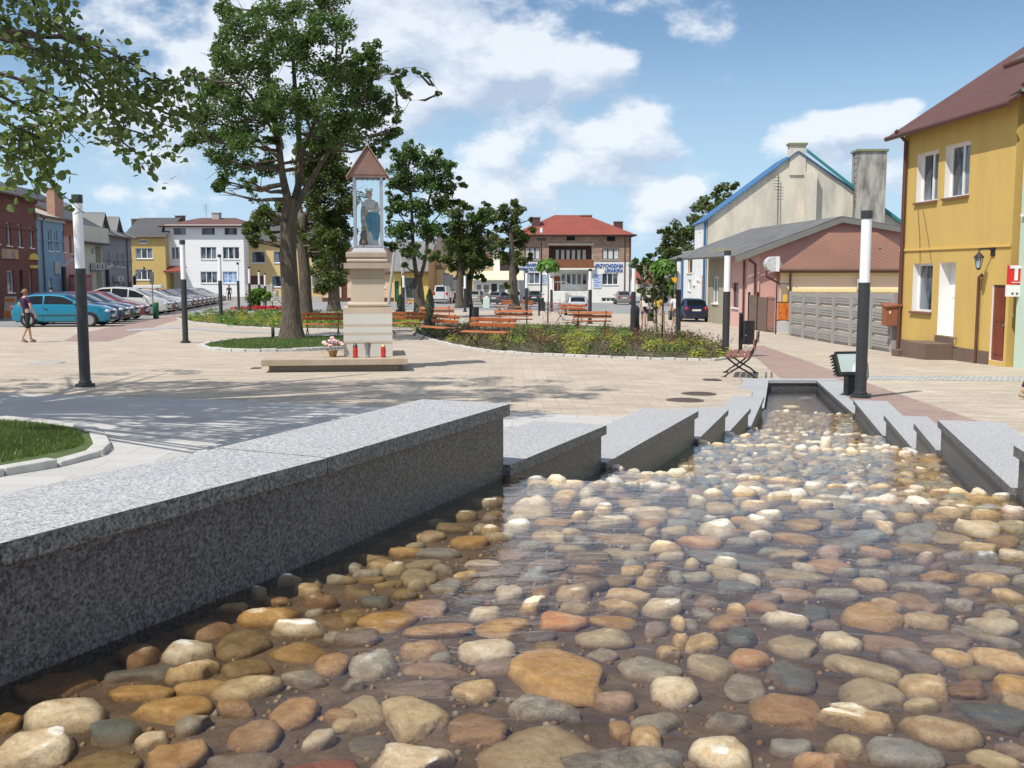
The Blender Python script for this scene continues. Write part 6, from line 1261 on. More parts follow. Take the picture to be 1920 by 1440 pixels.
q = P(619, 668, 20.3); t = thing('flower_basket', 'wicker basket of pink roses on the shrine slab', 'flowers', (q.x, 20.3, zt)); mb = MB(); mb.lathe([(.06, 0), (.085, .1), (.09, .12), (.08, .125)], 14); mb.build('basket', plain('wicker', (.36, .20, .07), .8, .4, 20), t, world=False)
M_pet = plain('pink_petals', (.70, .38, .42), .7, .25, 12, (.78, .62, .60)); rr_ = random.Random(3)
for i in range(15):
    a = rr_.uniform(0, 2 * pi); r_ = rr_.uniform(.02, .22); z_ = .36 - r_ * .6 + rr_.uniform(-.03, .03); c = (r_ * cos(a), r_ * sin(a) * .7, z_); mb = MB(); mb.ball(c, (.04, .04, .034), 9, 6)
    for k in range(5): b_ = 2 * pi * k / 5 + a; mb.ball((c[0] + .022 * cos(b_), c[1] + .022 * sin(b_), c[2] + .006), (.024, .024, .026), 7, 5)
    mb.build('rose', M_pet, t, True, world=False)
mb = MB()
for i in range(170):
    a = rr_.uniform(0, 2 * pi); r_ = rr_.uniform(.03, .26); z_ = .12 + rr_.uniform(0, .2) - r_ * .2; p = Vector((r_ * cos(a), r_ * sin(a) * .75, z_)); u = Vector((cos(a), sin(a), rr_.uniform(-.5, .3))) * .05; v = Vector((-sin(a), cos(a), rr_.uniform(-.4, .4))) * .018; mb.add([p - v, p + u * .5 - v * .2, p + u, p + v + u * .3], [(0, 1, 2, 3)])
mb.build('leaves', plain('basket_leaf', (.05, .11, .03), .6), t, world=False)

# the shrine and what stands on it face the camera a little
AN = R(7.5); PV = Vector((T_SHRINE.location.x, T_SHRINE.location.y, 0))
for o in [o for o in list(COL.objects) if o.parent is None and o.name.split('.')[0] in ('wayside_shrine', 'statue', 'grave_candle', 'stone_vase', 'flower_basket')]:
    v = Vector(o.location) - PV; v.rotate(Matrix.Rotation(AN, 3, 'Z')); o.location = v + PV; o.rotation_euler = (0, 0, AN)
# ------------------------------------------------------------------ trees and plants
def leaf_mat(name, c1, c2, tr=.35):
    m = bpy.data.materials.new(name); m.use_nodes = True; nt = m.node_tree; nt.nodes.clear(); o = N(nt, 'ShaderNodeOutputMaterial'); b = N(nt, 'ShaderNodeBsdfPrincipled', i_Roughness=.45)
    g = N(nt, 'ShaderNodeNewGeometry'); cr = mixc(nt, g.outputs['Random Per Island'], c1, c2); cr = mixc(nt, ramp(nt, noise(nt, 1.1, 3, .5, g.outputs['Position']), .4, .65, 0, .5), cr, tuple(x * .62 for x in c1))
    L(nt, cr, b.inputs['Base Color']); tl = N(nt, 'ShaderNodeBsdfTranslucent'); hs = N(nt, 'ShaderNodeHueSaturation', i_Value=1.5, i_Hue=.48); L(nt, cr, hs.inputs['Color']); L(nt, hs.outputs[0], tl.inputs[0])
    mx = N(nt, 'ShaderNodeMixShader', i_0=tr); L(nt, b.outputs[0], mx.inputs[1]); L(nt, tl.outputs[0], mx.inputs[2]); L(nt, mx.outputs[0], o.inputs[0]); MATS[name] = m; return m
LF1 = leaf_mat('leaf_deep', (.05, .115, .025), (.10, .18, .04)); LF2 = leaf_mat('leaf_olive', (.075, .115, .025), (.12, .16, .04)); LF3 = leaf_mat('leaf_bright', (.09, .20, .03), (.16, .30, .05)); LF4 = leaf_mat('leaf_linden', (.08, .14, .03), (.14, .19, .05), .5)
LFY = leaf_mat('leaf_yellow', (.24, .30, .04), (.45, .44, .07)); LFR = leaf_mat('leaf_red_brown', (.13, .055, .045), (.22, .11, .08)); LFG = leaf_mat('leaf_blue_green', (.06, .10, .06), (.10, .15, .09))
def bark_mat():
    m, nt, b, o = newmat('bark'); v = objco(nt, True, (7, 7, 1.2)); n = noise(nt, 2.2, 8, .7, v, .5); L(nt, mixc(nt, ramp(nt, n, .35, .68), (.05, .04, .03), (.17, .14, .105)), b.inputs['Base Color']); b.inputs['Roughness'].default_value = .95; bump(nt, b, n, 1.0, .05); return m
M_bark = bark_mat()
def leaf_cloud(centers, radii, counts, size, rng, flat=.8, shell=.35, up=.5, asp=.55):
    """leaf blades scattered through balls of foliage: returns vertices and flat quad indices"""
    P_ = []
    for c, r, n in zip(centers, radii, counts):
        d = rng.normal(size=(n, 3)); d /= np.linalg.norm(d, axis=1)[:, None]; q = rng.uniform(0, 1, n) ** shell
        # sub-clumps: pull toward a handful of twigs
        k = max(3, n // 60); tw = rng.normal(size=(k, 3)); tw /= np.linalg.norm(tw, axis=1)[:, None]; tw *= rng.uniform(.35, 1.0, (k, 1)); idx = rng.integers(0, k, n)
        p = d * q[:, None]; p = tw[idx] + d * (q[:, None] * .42); p[:, 2] *= flat; P_.append(np.asarray(c) + p * r)
    P_ = np.concatenate(P_); n = len(P_)
    nr = rng.normal(size=(n, 3)); nr[:, 2] = np.abs(nr[:, 2]) + up; nr /= np.linalg.norm(nr, axis=1)[:, None]
    a = np.cross(nr, rng.normal(size=(n, 3))); a /= np.linalg.norm(a, axis=1)[:, None]; b = np.cross(nr, a); s = size * rng.uniform(.6, 1.25, (n, 1))
    fold = nr * s * .12
    v = np.stack([P_ - a * s * .5, P_ - b * s * asp * .5 + fold, P_ + a * s * .5 - nr * s * .1, P_ + b * s * asp * .5 + fold], 1).reshape(-1, 3); return v, np.arange(4 * n)
DK = 3.3
def tree(name, label, base, nodes, blobs, leafm, leaf=.16, dens=330, group=None, cat='tree', dk=1., rk=1.12, seed=1, depth_k=.75, twigs=True, flare=1.5, barkm=None):
    """base = (px, py); nodes = trunk and limbs as lists of (px, py, dy, radius m); blobs = (px, py, radius px)"""
    rng = np.random.default_rng(seed); B0 = G(*base); d0 = B0.y; s_ = FPX / d0
    T = thing(name, label, cat, B0, 0, group); mb = MB(); tips = []
    for li, limb in enumerate(nodes):
        pts = []; rad = []
        for i, (px, py, dy, r) in enumerate(limb):
            p = P(px, py, d0 + dy) if not (li == 0 and i == 0) else B0 + Vector((0, 0, -.1)); pts.append(p); rad.append(r * (.72 if li == 0 else .52))
        # smooth the limb
        q = []; rr = []
        for i in range(len(pts) - 1):
            for k in range(5):
                t_ = k / 5; p0_, p1_, p2_, p3_ = pts[max(i - 1, 0)], pts[i], pts[i + 1], pts[min(i + 2, len(pts) - 1)]
                q.append(.5 * ((2 * p1_) + (p2_ - p0_) * t_ + (2 * p0_ - 5 * p1_ + 4 * p2_ - p3_) * t_ ** 2 + (-p0_ + 3 * p1_ - 3 * p2_ + p3_) * t_ ** 3)); rr.append(rad[i] * (1 - t_) + rad[i + 1] * t_)
        q.append(pts[-1]); rr.append(rad[-1])
        if li == 0: rr[0] *= flare; rr[1] *= 1 + (flare - 1) * .55; rr[2] *= 1 + (flare - 1) * .25
        mb.tube(q, rr, 12 if li == 0 else 8); tips += [(q[i], rr[i]) for i in range(len(q)) if not (li == 0 and i < len(q) * .35)]
    cen = []; rad = []; cnt = []; br = MB()
    xs = [b[0] for b in blobs]; cxm = (min(xs) + max(xs)) / 2; hw = (max(xs) - min(xs)) / 2 / s_
    for (px, py, r) in blobs:
        rm = r / s_; lat = abs(px - cxm) / s_ / max(hw, .1); dmax = hw * sqrt(max(.05, 1 - min(lat, 1) ** 2)) * depth_k
        reps = 1 if r < 16 else 2
        for _ in range(reps):
            dy = rng.uniform(-dmax, dmax); k = (d0 + dy) / d0; c = P(px + rng.uniform(-.25, .25) * r, py + rng.uniform(-.25, .25) * r, d0 + dy); cen.append(tuple(c)); rad.append(rm * k * rk); cnt.append(int(dens * DK * dk * (rm * k) ** 2 / reps * 1.5) + 12)
            if tips:
                best = min(tips, key=lambda t: (t[0] - c).length + (2.0 if t[0].z > c.z - .1 else 0)); a = best[0]; m_ = a.lerp(c, .5) + Vector((rng.uniform(-.1, .1), 0, -.12)) * (c - a).length * .6
                br.tube([a, a.lerp(m_, .5) + Vector((0, 0, .02)), m_, m_.lerp(c, .6), c], [min(best[1] * .6, .09), min(best[1] * .5, .065), .045, .03, .012], 5)
                if twigs:
                    for _2 in range(4): e = c + Vector(rng.normal(size=3)) * rm * .5; br.tube([m_.lerp(c, .5), e], [.015, .005], 4)
    mb.v += []; k0 = len(mb.v); mb.v += br.v; mb.f += [tuple(i + k0 for i in f) for f in br.f]; mb.m += br.m
    mb.build('trunk', barkm or M_bark, T, True)
    v, f = leaf_cloud(cen, rad, cnt, leaf, rng); np_mesh('crown', v - np.array(B0), f, 4, leafm, T)
    return T
T1B = [(450, 60, 45), (500, 20, 42), (430, 15, 30), (420, 110, 42), (395, 160, 40), (362, 140, 18), (470, 130, 52), (540, 95, 50), (590, 50, 45), (620, 5, 38), (645, 60, 35), (655, 112, 34), (700, 92, 28), (708, 132, 28), (738, 160, 20), (600, 140, 52), (520, 190, 52), (440, 190, 48), (378, 200, 34), (350, 178, 18), (348, 215, 14), (370, 250, 32),
 (330, 282, 13), (312, 292, 9), (345, 268, 12), (410, 250, 46), (460, 262, 44), (432, 300, 38), (490, 312, 32), (430, 340, 26), (412, 355, 14), (560, 215, 50), (630, 200, 52), (680, 185, 42), (722, 200, 32), (692, 240, 42), (645, 255, 48), (742, 238, 26), (650, 145, 42), (765, 180, 14), (780, 130, 11), (800, 145, 8), (822, 174, 8), (705, 268, 26), (748, 130, 14), (590, 260, 32), (500, 70, 40), (560, 20, 36), (480, 200, 40), (395, 290, 26), (690, 150, 30), (610, 290, 22), (470, 345, 18), (520, 250, 28),
 (500, 395, 12), (545, 558, 9)]
tree('big_tree', 'tallest leafy tree on the round lawn left of the shrine', (547, 638), [
 [(547, 638, 0, .50), (545, 560, 0, .40), (540, 470, 0, .37), (543, 400, 0, .36), (548, 372, 0, .30)],
 [(545, 395, 0, .30), (530, 330, -.3, .22), (520, 250, -.6, .18), (505, 160, -.8, .13), (500, 70, -1, .07), (495, 10, -1, .04)],
 [(548, 390, 0, .28), (562, 330, .3, .2), (560, 250, .6, .17), (552, 150, .7, .13), (548, 60, .8, .08), (550, -20, .8, .05)],
 [(552, 395, 0, .26), (585, 335, 0, .18), (625, 270, .2, .13), (665, 210, .4, .09), (700, 150, .4, .05)],
 [(562, 300, .3, .13), (600, 200, -.4, .10), (630, 110, -.6, .07), (625, 20, -.6, .04)],
 [(526, 300, -.3, .13), (480, 260, .5, .09), (420, 235, .8, .06), (370, 240, .8, .03), (325, 285, .8, .015)],
 [(520, 260, -.5, .12), (470, 180, -1, .08), (420, 130, -1.2, .05)], [(700, 150, .4, .03), (755, 128, .4, .018), (800, 132, .4, .01), (822, 172, .4, .007)], [(680, 190, .4, .04), (745, 215, .4, .02), (770, 185, .4, .01)]],
 T1B, LF1, .14, 420, 'old trees on the square', seed=2, dk=.95, rk=.9)
tree('old_tree', 'tree standing close behind the tallest one, its crown reaching the shrine roof', (573, 598), [[(573, 598, 0, .45), (572, 520, 0, .42), (566, 450, 0, .36), (570, 400, 0, .28)], [(570, 420, 0, .22), (590, 350, 0, .15), (605, 290, .3, .08)], [(568, 410, 0, .2), (555, 340, 0, .12), (560, 280, 0, .07)], [(568, 440, 0, .16), (520, 420, .5, .08), (480, 405, .5, .04)]],
 [(600, 270, 32), (630, 300, 32), (612, 340, 36), (640, 370, 32), (590, 380, 34), (620, 420, 36), (645, 430, 22), (575, 330, 28), (560, 285, 24), (590, 300, 30), (600, 450, 28), (630, 465, 24), (487, 400, 26), (468, 425, 20), (510, 415, 20), (476, 450, 16), (500, 440, 14), (560, 430, 18), (640, 330, 20), (520, 390, 14)], LF2, .20, 330, 'old trees on the square', seed=3)
tree('old_tree', 'tree with foliage down its trunk between the tallest tree and the shrine', (626, 584), [[(626, 584, 0, .55), (626, 540, 0, .5), (622, 500, 0, .4), (620, 440, 0, .25)]],
 [(612, 470, 28), (634, 490, 26), (600, 500, 26), (622, 520, 26), (596, 530, 18), (640, 520, 20), (615, 440, 28), (606, 550, 10), (648, 460, 16), (590, 470, 16)], LF2, .25, 200, 'old trees on the square', seed=4)
tree('old_tree', 'forked tree right of the shrine with an open dark crown', (788, 596), [[(788, 596, 0, .48), (786, 555, 0, .38), (782, 520, 0, .34)], [(783, 530, 0, .24), (775, 470, 0, .2), (772, 400, 0, .15), (765, 320, 0, .07)], [(786, 530, 0, .22), (800, 470, 0, .17), (800, 400, 0, .12), (815, 330, 0, .06)], [(775, 440, 0, .1), (748, 400, 0, .05)], [(800, 430, 0, .1), (835, 390, 0, .05)]],
 [(770, 290, 22), (745, 310, 22), (790, 300, 20), (765, 270, 10), (740, 285, 10), (820, 310, 22), (845, 320, 16), (760, 345, 26), (800, 340, 26), (835, 350, 22), (862, 342, 12), (735, 345, 16), (745, 385, 22), (780, 390, 26), (820, 390, 24), (848, 380, 14), (755, 430, 24), (800, 440, 24), (835, 430, 14), (735, 460, 14), (770, 470, 20), (815, 475, 14), (728, 410, 10), (760, 495, 10), (824, 287, 10), (725, 362, 8), (790, 420, 22)], LF1, .18, 420, 'old trees on the square', seed=5)
tree('old_tree', 'tree before the cream shop, left of the leaning pair', (862, 577), [[(864, 577, 0, .4), (862, 530, 0, .33), (862, 480, 0, .3), (864, 430, 0, .15)]], [(862, 400, 20), (868, 388, 14), (855, 430, 24), (872, 450, 24), (850, 460, 22), (862, 490, 22), (842, 485, 14), (880, 480, 16), (850, 500, 12), (838, 450, 12)], LF2, .26, 190, 'old trees on the square', seed=6)
tree('old_tree', 'second tree before the cream shop with a full round top', (878, 576), [[(879, 576, 0, .4), (880, 530, 0, .33), (892, 480, 0, .26), (900, 430, 0, .15)]], [(905, 395, 18), (890, 405, 16), (915, 415, 18), (900, 430, 22), (928, 410, 9), (885, 450, 22), (910, 460, 20), (890, 490, 22), (912, 495, 14), (880, 512, 16), (900, 520, 12), (920, 440, 12), (908, 383, 8), (932, 428, 7)], LF1, .26, 190, 'old trees on the square', seed=7)
tree('old_tree', 'tree with leafy trunk in front of the left corner of the clinic', (965, 580), [[(965, 580, 0, .5), (962, 530, 0, .4), (960, 480, 0, .3), (958, 420, 0, .14)]], [(958, 392, 18), (972, 400, 16), (948, 408, 15), (962, 425, 20), (980, 440, 16), (945, 445, 18), (965, 460, 20), (985, 455, 12), (998, 425, 10), (950, 480, 18), (975, 485, 18), (940, 470, 10), (992, 480, 10), (962, 510, 14), (958, 535, 9), (966, 550, 8), (998, 410, 6), (935, 430, 8)], LF2, .26, 190, 'old trees on the square', seed=8)
# catalpas: ball crowns of big leaves
def catalpa(px, base, top, bot, w_, lab, seed):
    B0 = G(px, base); s_ = FPX / B0.y; T = thing('ball_tree', lab, 'tree', B0, 0, 'young ball headed trees'); mb = MB(); zt_ = P(px, (top + bot) / 2, B0.y).z - B0.z; mb.tube([(0, 0, -.05), (.02, 0, zt_ * .6), (0, 0, zt_)], [.035, .028, .02], 7)
    rng = np.random.default_rng(seed)
    for i in range(9): a = rng.uniform(0, 6.3); mb.tube([(0, 0, zt_ - .3), (cos(a) * .3, sin(a) * .3, zt_ + rng.uniform(-.1, .2))], [.015, .008], 4)
    mb.build('trunk', M_bark, T, True, world=False); r = w_ / s_ / 2; hz = (bot - top) / s_ / 2
    n = 330; d = rng.normal(size=(n, 3)); d /= np.linalg.norm(d, axis=1)[:, None]; d[:, 2] = np.where(d[:, 2] < -.5, -d[:, 2], d[:, 2]); q = rng.uniform(.6, 1, (n, 1)); c = d * q * np.array([r, r, hz]) + np.array([0, 0, zt_])
    nr = d + np.array([0, 0, .5]) + rng.normal(size=(n, 3)) * .25; nr /= np.linalg.norm(nr, axis=1)[:, None]; dn = np.array([0, 0, -1.]) + d * .7; a = dn - nr * (dn * nr).sum(1)[:, None]; a /= np.linalg.norm(a, axis=1)[:, None]; b = np.cross(nr, a); s = rng.uniform(.16, .27, (n, 1))
    v = np.stack([c - a * s * .45, c - b * s * .42 - a * s * .1, c - b * s * .25 + a * s * .3, c + a * s * .65, c + b * s * .25 + a * s * .3, c + b * s * .42 - a * s * .1], 1).reshape(-1, 3); np_mesh('crown', v, np.arange(6 * n), 6, LF3, T)
catalpa(1027, 606, 485, 516, 46, 'ball headed young tree in front of the clinic left of its balcony', 1); catalpa(1241, 640, 486, 522, 48, 'ball headed young tree in the bed, left of the heart sign', 2)
tree('sapling', 'thin young tree with loose small leaves beside the ball headed one', (1232, 640), [[(1232, 640, 0, .03), (1231, 580, 0, .025), (1226, 520, 0, .012)]], [(1206, 540, 9), (1215, 522, 10), (1200, 528, 7), (1222, 505, 8), (1212, 560, 7), (1225, 590, 6), (1228, 575, 6), (1218, 545, 8), (1203, 550, 5), (1232, 560, 6), (1226, 605, 5)], LF2, .11, 900, seed=9, depth_k=.4)
mb = MB(); q = G(1242, 642)
for x in (-.05, .25): mb.tube([(q.x + x - .2, q.y, q.z), (q.x + x - .2, q.y, q.z + 1.0)], .02, 5)
for z in (.3, .6, .9): mb.tube([(q.x - .25, q.y, q.z + z), (q.x + .05, q.y, q.z + z)], .012, 5)
tag(mb.build('tree_support', plain('stake_wood', (.30, .22, .14), .8)), 'small wooden stake frame round the young trees in the bed', 'support')
# background trees on the right and far away
tree('background_tree', 'large tree behind the low annexe left of the blue roof', (1310, 571), [[(1310, 571, 0, .5), (1310, 520, 0, .4), (1305, 440, 0, .2)], [(1308, 500, 0, .25), (1270, 450, 0, .1)], [(1306, 480, 0, .25), (1345, 400, 0, .1)]], [(1350, 370, 22), (1375, 358, 14), (1330, 385, 24), (1365, 390, 22), (1310, 410, 24), (1285, 430, 26), (1258, 425, 14), (1262, 455, 24), (1300, 450, 28), (1255, 480, 20), (1285, 485, 28), (1310, 480, 26), (1248, 440, 12), (1270, 510, 26), (1295, 520, 26), (1255, 540, 24), (1285, 550, 26), (1240, 560, 18), (1340, 420, 24), (1325, 440, 24)], LF2, .42, 60, 'trees beyond the square', seed=12)
rb_ = [(1196, 500, 14), (1210, 490, 14), (1222, 482, 10), (1228, 500, 14), (1204, 515, 14), (1192, 484, 7)]
def ftree(px, base, d, blobs, lab, seed, m=LF1):
    tree('background_tree', lab, (px, base), [[(px, base, 0, .4), (px, base - 40, 0, .25)]], blobs, m, .6, 25, 'trees beyond the square', seed=seed, twigs=False)
ftree(1206, 572, 140, rb_, 'far dark trees past the clinic corner', 13); ftree(1236, 573, 140, [(1236, 495, 12), (1240, 515, 14), (1230, 525, 12), (1244, 535, 14), (1232, 545, 12)], 'far tree beside the concrete pole', 14, LF2)
ftree(1268, 574, 135, [(1262, 540, 14), (1275, 530, 14), (1270, 555, 12), (1285, 545, 14)], 'far bushy tree behind the heart sign', 15)
# the linden at the left, mostly outside the frame, its sprays hanging in
rng = np.random.default_rng(21); Bt = Vector((-9.5, 10.6, gz(-9, 10.6))); T = thing('linden_tree', 'linden whose drooping leafy branches hang in at the top left', 'tree', Bt)
mb = MB(); mb.tube([Bt, Bt + Vector((0, 0, 1)), Bt + Vector((.1, 0, 3)), Bt + Vector((.2, .2, 5)), Bt + Vector((.1, .2, 9))], [.42, .32, .28, .22, .06], 12)
cen = []; rad = []; cnt = []
for i in range(600):
    if len(cen) >= 105: break
    d = rng.normal(size=3); d /= np.linalg.norm(d); d[2] = abs(d[2]) * 1.0 - .15; q = rng.uniform(.4, 1); c = Vector((-7.0, 12.2, 7.2)) + Vector((d[0] * 6.0 * q, d[1] * 6.4 * q, d[2] * 3.8 * q))
    if c.z < 1.5 + .30 * c.y + 1.0 and c.x > -.52 * c.y - 1.6: continue
    hs_ = (c.z + .3) / 1.48; sx_, sy_ = c.x + .72 * hs_, c.y + .69 * hs_
    if (sy_ > 17.6 and sx_ > -6.5) or sx_ > 1.0: continue
    cen.append(tuple(c)); rad.append(rng.uniform(.55, .95)); cnt.append(185); a = Bt + Vector((.15, .2, rng.uniform(4, 6.5))); m_ = a.lerp(c, .5) + Vector((0, 0, .5)); mb.tube([a, m_, c], [.09, .05, .015], 6)
for dx, dy, dz in ((4.5, 3.6, 3.4), (5.0, 1.0, 3.8), (3, 5, 4)): a = Bt + Vector((.1, .1, 3.6)); mb.tube([a, a + Vector((dx * .5, dy * .5, dz * .65)), a + Vector((dx, dy, dz))], [.17, .11, .04], 8)
SPR = [([(-60, -40), (40, 5), (130, 60), (210, 115), (280, 165), (330, 200)], 9.5), ([(-40, 60), (60, 90), (150, 130), (220, 180), (300, 230)], 9.0), ([(-60, 120), (40, 150), (120, 190), (190, 235), (262, 292)], 8.6), ([(-40, 200), (30, 240), (70, 255), (95, 275)], 8.4), ([(-60, -20), (0, 30), (40, 75), (70, 95)], 9.2), ([(60, 60), (120, 110), (180, 180), (230, 240), (265, 250)], 9.4), ([(-40, 280), (20, 250), (60, 290), (85, 335)], 8.6), ([(100, -30), (110, 10), (150, 80), (200, 150), (240, 200)], 10), ([(0, -60), (60, -10), (70, 30)], 8.8), ([(-50, 150), (20, 190), (70, 215), (110, 230)], 8.8), ([(150, 70), (230, 110), (300, 150), (325, 160)], 9.8), ([(-40, 255), (10, 280), (40, 300)], 8.2), ([(190, 110), (260, 190), (318, 215)], 10.2)]
lp_ = []; 
for pts, d in SPR:
    p3 = [P(x, y, d + .25 * i) for i, (x, y) in enumerate(pts)]; a = Bt + Vector((.3, .3, 4.2)); mb.tube([a.lerp(p3[0], .6), p3[0]] + p3[1:], [.035, .022] + [.014 - .002 * i for i in range(len(p3) - 1)], 5)
    for i in range(len(p3) - 1):
        n = int((p3[i + 1] - p3[i]).length * 105)
        for _ in range(n):
            f = rng.uniform(); c = p3[i].lerp(p3[i + 1], f) + Vector((rng.normal() * .06, rng.normal() * .15, rng.normal() * .055 - .05)); lp_.append(tuple(c))
    for i in range(1, len(p3)):   # side twigs
        for s in (-1, 1):
            e = p3[i] + Vector((rng.uniform(.05, .35), rng.uniform(-.4, .4), s * rng.uniform(.05, .25) - .12)); mb.tube([p3[i], e], [.006, .003], 4)
            for _ in range(16): c = p3[i].lerp(e, rng.uniform(.2, 1.1)) + Vector(rng.normal(size=3)) * .05; lp_.append(tuple(c))
mb.build('trunk', M_bark, T, True)
v, f = leaf_cloud(cen, rad, cnt, .13, rng, shell=.5); c = np.array(lp_); n = len(c)
nr = rng.normal(size=(n, 3)) * .7 + np.array([0, -.3, .7]); nr /= np.linalg.norm(nr, axis=1)[:, None]; dn = np.array([.3, 0, -1.]) + rng.normal(size=(n, 3)) * .5; a = dn - nr * (dn * nr).sum(1)[:, None]; a /= np.linalg.norm(a, axis=1)[:, None]; b = np.cross(nr, a); s = rng.uniform(.048, .085, (n, 1))
v2 = np.stack([c - a * s * .45, c - b * s * .42 - a * s * .2, c - b * s * .36 + a * s * .2, c + a * s * .6, c + b * s * .36 + a * s * .2, c + b * s * .42 - a * s * .2], 1).reshape(-1, 3)
np_mesh('crown', v - np.array(Bt), f, 4, LF4, T); np_mesh('hanging_sprays', v2 - np.array(Bt), np.arange(6 * n), 6, LF4, T)

# ------------------------------------------------------------------ beds, lawns, kerbs
def kerb(pts, lab, w_=.16, h=.09, mat=None, blk=.4, closed=False):
    mb = MB(); rr = random.Random(len(pts)); n = len(pts); t0 = 0
    for i in range(n if closed else n - 1):
        a, b = Vector(pts[i]), Vector(pts[(i + 1) % n]); ln = (b - a).length; k = max(1, round(ln / blk)); u = (b - a).normalized(); nn = Vector((-u.y, u.x)) * w_ / 2
        for j in range(k):
            p, q = a + u * (ln * j / k + .008), a + u * (ln * (j + 1) / k - .008); hh = h + rr.uniform(-.012, .012); e = rr.uniform(-.008, .008)
            mb.prism([tuple(p - nn * (1 + e)), tuple(q - nn * (1 + e)), tuple(q + nn), tuple(p + nn)], gz(p.x, p.y) - .1, gz(p.x, p.y) + hh)
    o = mb.build('kerb', mat or M_kerb, None, bev=.012); return tag(o, lab, 'kerb', 'split stone kerbs')
M_kerb = plaster('kerb_granite', (.50, .49, .46), .5, (.28, .27, .25), 3)
def grass(name, poly, n, hgt, lab, zo=.03, mat=None, seed=1, wid=.006):
    rng = np.random.default_rng(seed); xs = [p[0] for p in poly]; ys = [p[1] for p in poly]; pts = []
    while len(pts) < n:
        x, y = rng.uniform(min(xs), max(xs)), rng.uniform(min(ys), max(ys))
        if inpoly((x, y), poly): pts.append((x, y, gz(x, y) + zo))
    c = np.array(pts); a = rng.uniform(0, 6.3, n); u = np.stack([np.cos(a), np.sin(a), 0 * a], 1) * wid; t_ = np.stack([rng.normal(0, .35, n), rng.normal(0, .35, n), np.ones(n)], 1) * hgt * rng.uniform(.5, 1.2, (n, 1))
    v = np.stack([c - u, c + u, c + t_], 1).reshape(-1, 3); o = np_mesh(name, v, np.arange(3 * n), 3, mat or LFgrass); tag(o, lab, 'grass', kind='stuff')
LFgrass = leaf_mat('grass_blade', (.07, .14, .025), (.16, .21, .05), .3)
# near left lawn
nl = gp((-120, 786), (0, 793), (80, 799), (150, 808), (182, 820), (192, 844), (178, 856), (100, 876), (0, 892), (-150, 918))
sheet('lawn_left', nl, M_lawn, .05); kerb(nl, 'rough kerb of the nearest lawn corner at the left', .15, .07, closed=True, blk=.42)
inn = gp((-120, 794), (0, 799), (80, 805), (130, 813), (152, 822), (160, 841), (140, 850), (80, 864), (0, 878), (-150, 902)); grass('lawn_grass', inn, 22000, .05, 'short grass of the near left lawn', .05, seed=3, wid=.004)
# round island
cxi, cyi = -6.4, 30.9; isl = [(cxi + 2.5 * cos(a), cyi + 4.4 * sin(a)) for a in np.linspace(0, 2 * pi, 41)[:-1]]; isl = [(x, y) for x, y in isl]
sheet('round_lawn', [(cxi + 2.4 * cos(a), cyi + 4.3 * sin(a)) for a in np.linspace(0, 2 * pi, 41)[:-1]], M_lawn, .05); kerb(isl, 'curved kerb round the lawn of the tallest tree', .16, .08, closed=True, blk=.38)
grass('lawn_grass', [(cxi + 2.35 * cos(a), cyi + 4.2 * sin(a)) for a in np.linspace(0, 2 * pi, 31)[:-1]], 14000, .06, 'short grass of the round lawn', .05, seed=4, wid=.008)
mainb = gp((775, 626), (800, 635), (850, 648), (920, 660), (1000, 665), (1100, 670), (1220, 674), (1335, 677), (1372, 672), (1350, 656), (1320, 640), (1270, 630), (1180, 623), (1080, 619), (960, 617), (850, 615), (790, 617))
sheet('planting_soil', mainb, M_soil, .02); kerb(mainb, 'pale kerb round the long planting bed', .12, .05, closed=True, blk=.3)
leftb = gp((332, 598), (400, 590), (470, 588), (640, 592), (790, 596), (790, 616), (640, 619), (520, 617), (440, 613), (360, 605))
sheet('planting_soil', leftb, M_soil, .02); kerb(leftb, 'pale kerb round the yellow flower bed', .14, .05, closed=True, blk=.5)
grs = gp((560, 598), (640, 597), (860, 602), (1100, 612), (1180, 621), (1060, 618), (900, 613), (800, 612), (640, 612)); 
def plant(kind, rng):
    """leaf vertices of one bed plant standing at the origin"""
    if kind == 'y':   # low rounded shrub
        n = 110; d = rng.normal(size=(n, 3)); d /= np.linalg.norm(d, axis=1)[:, None]; d[:, 2] = abs(d[:, 2]); c = d * rng.uniform(.5, 1, (n, 1)) * np.array([.22, .22, .30]) + np.array([0, 0, .03]); s = rng.uniform(.05, .085, (n, 1)); nr = d + np.array([0, 0, .5])
    elif kind == 'r':  # upright heather like spikes
        k = 11; n = k * 14; st = rng.normal(0, .10, (k, 2)); tp = st * 2.0; h = rng.uniform(.28, .55, k); t_ = np.tile(np.linspace(.08, 1, 14), k); i = np.repeat(np.arange(k), 14)
        c = np.stack([st[i, 0] * (1 - t_) + tp[i, 0] * t_, st[i, 1] * (1 - t_) + tp[i, 1] * t_, h[i] * t_], 1) + rng.normal(0, .012, (n, 3)); s = rng.uniform(.03, .06, (n, 1)); nr = rng.normal(size=(n, 3)); nr[:, 2] += .2
    else:   # loose green perennials
        n = 100; a = rng.uniform(0, 6.3, n); r = rng.uniform(.02, .24, n); c = np.stack([r * np.cos(a), r * np.sin(a), rng.uniform(.03, .34, n)], 1); s = rng.uniform(.05, .10, (n, 1)); nr = rng.normal(size=(n, 3)); nr[:, 2] += .8
    nr = nr / np.linalg.norm(nr, axis=1)[:, None]; a = np.cross(nr, rng.normal(size=(len(c), 3))); a /= np.linalg.norm(a, axis=1)[:, None]; b = np.cross(nr, a)
    v = np.stack([c - a * s * .5, c - b * s * .3, c + a * s * .5, c + b * s * .3], 1).reshape(-1, 3); return v, np.arange(len(v))
rng = np.random.default_rng(33); PM = {}
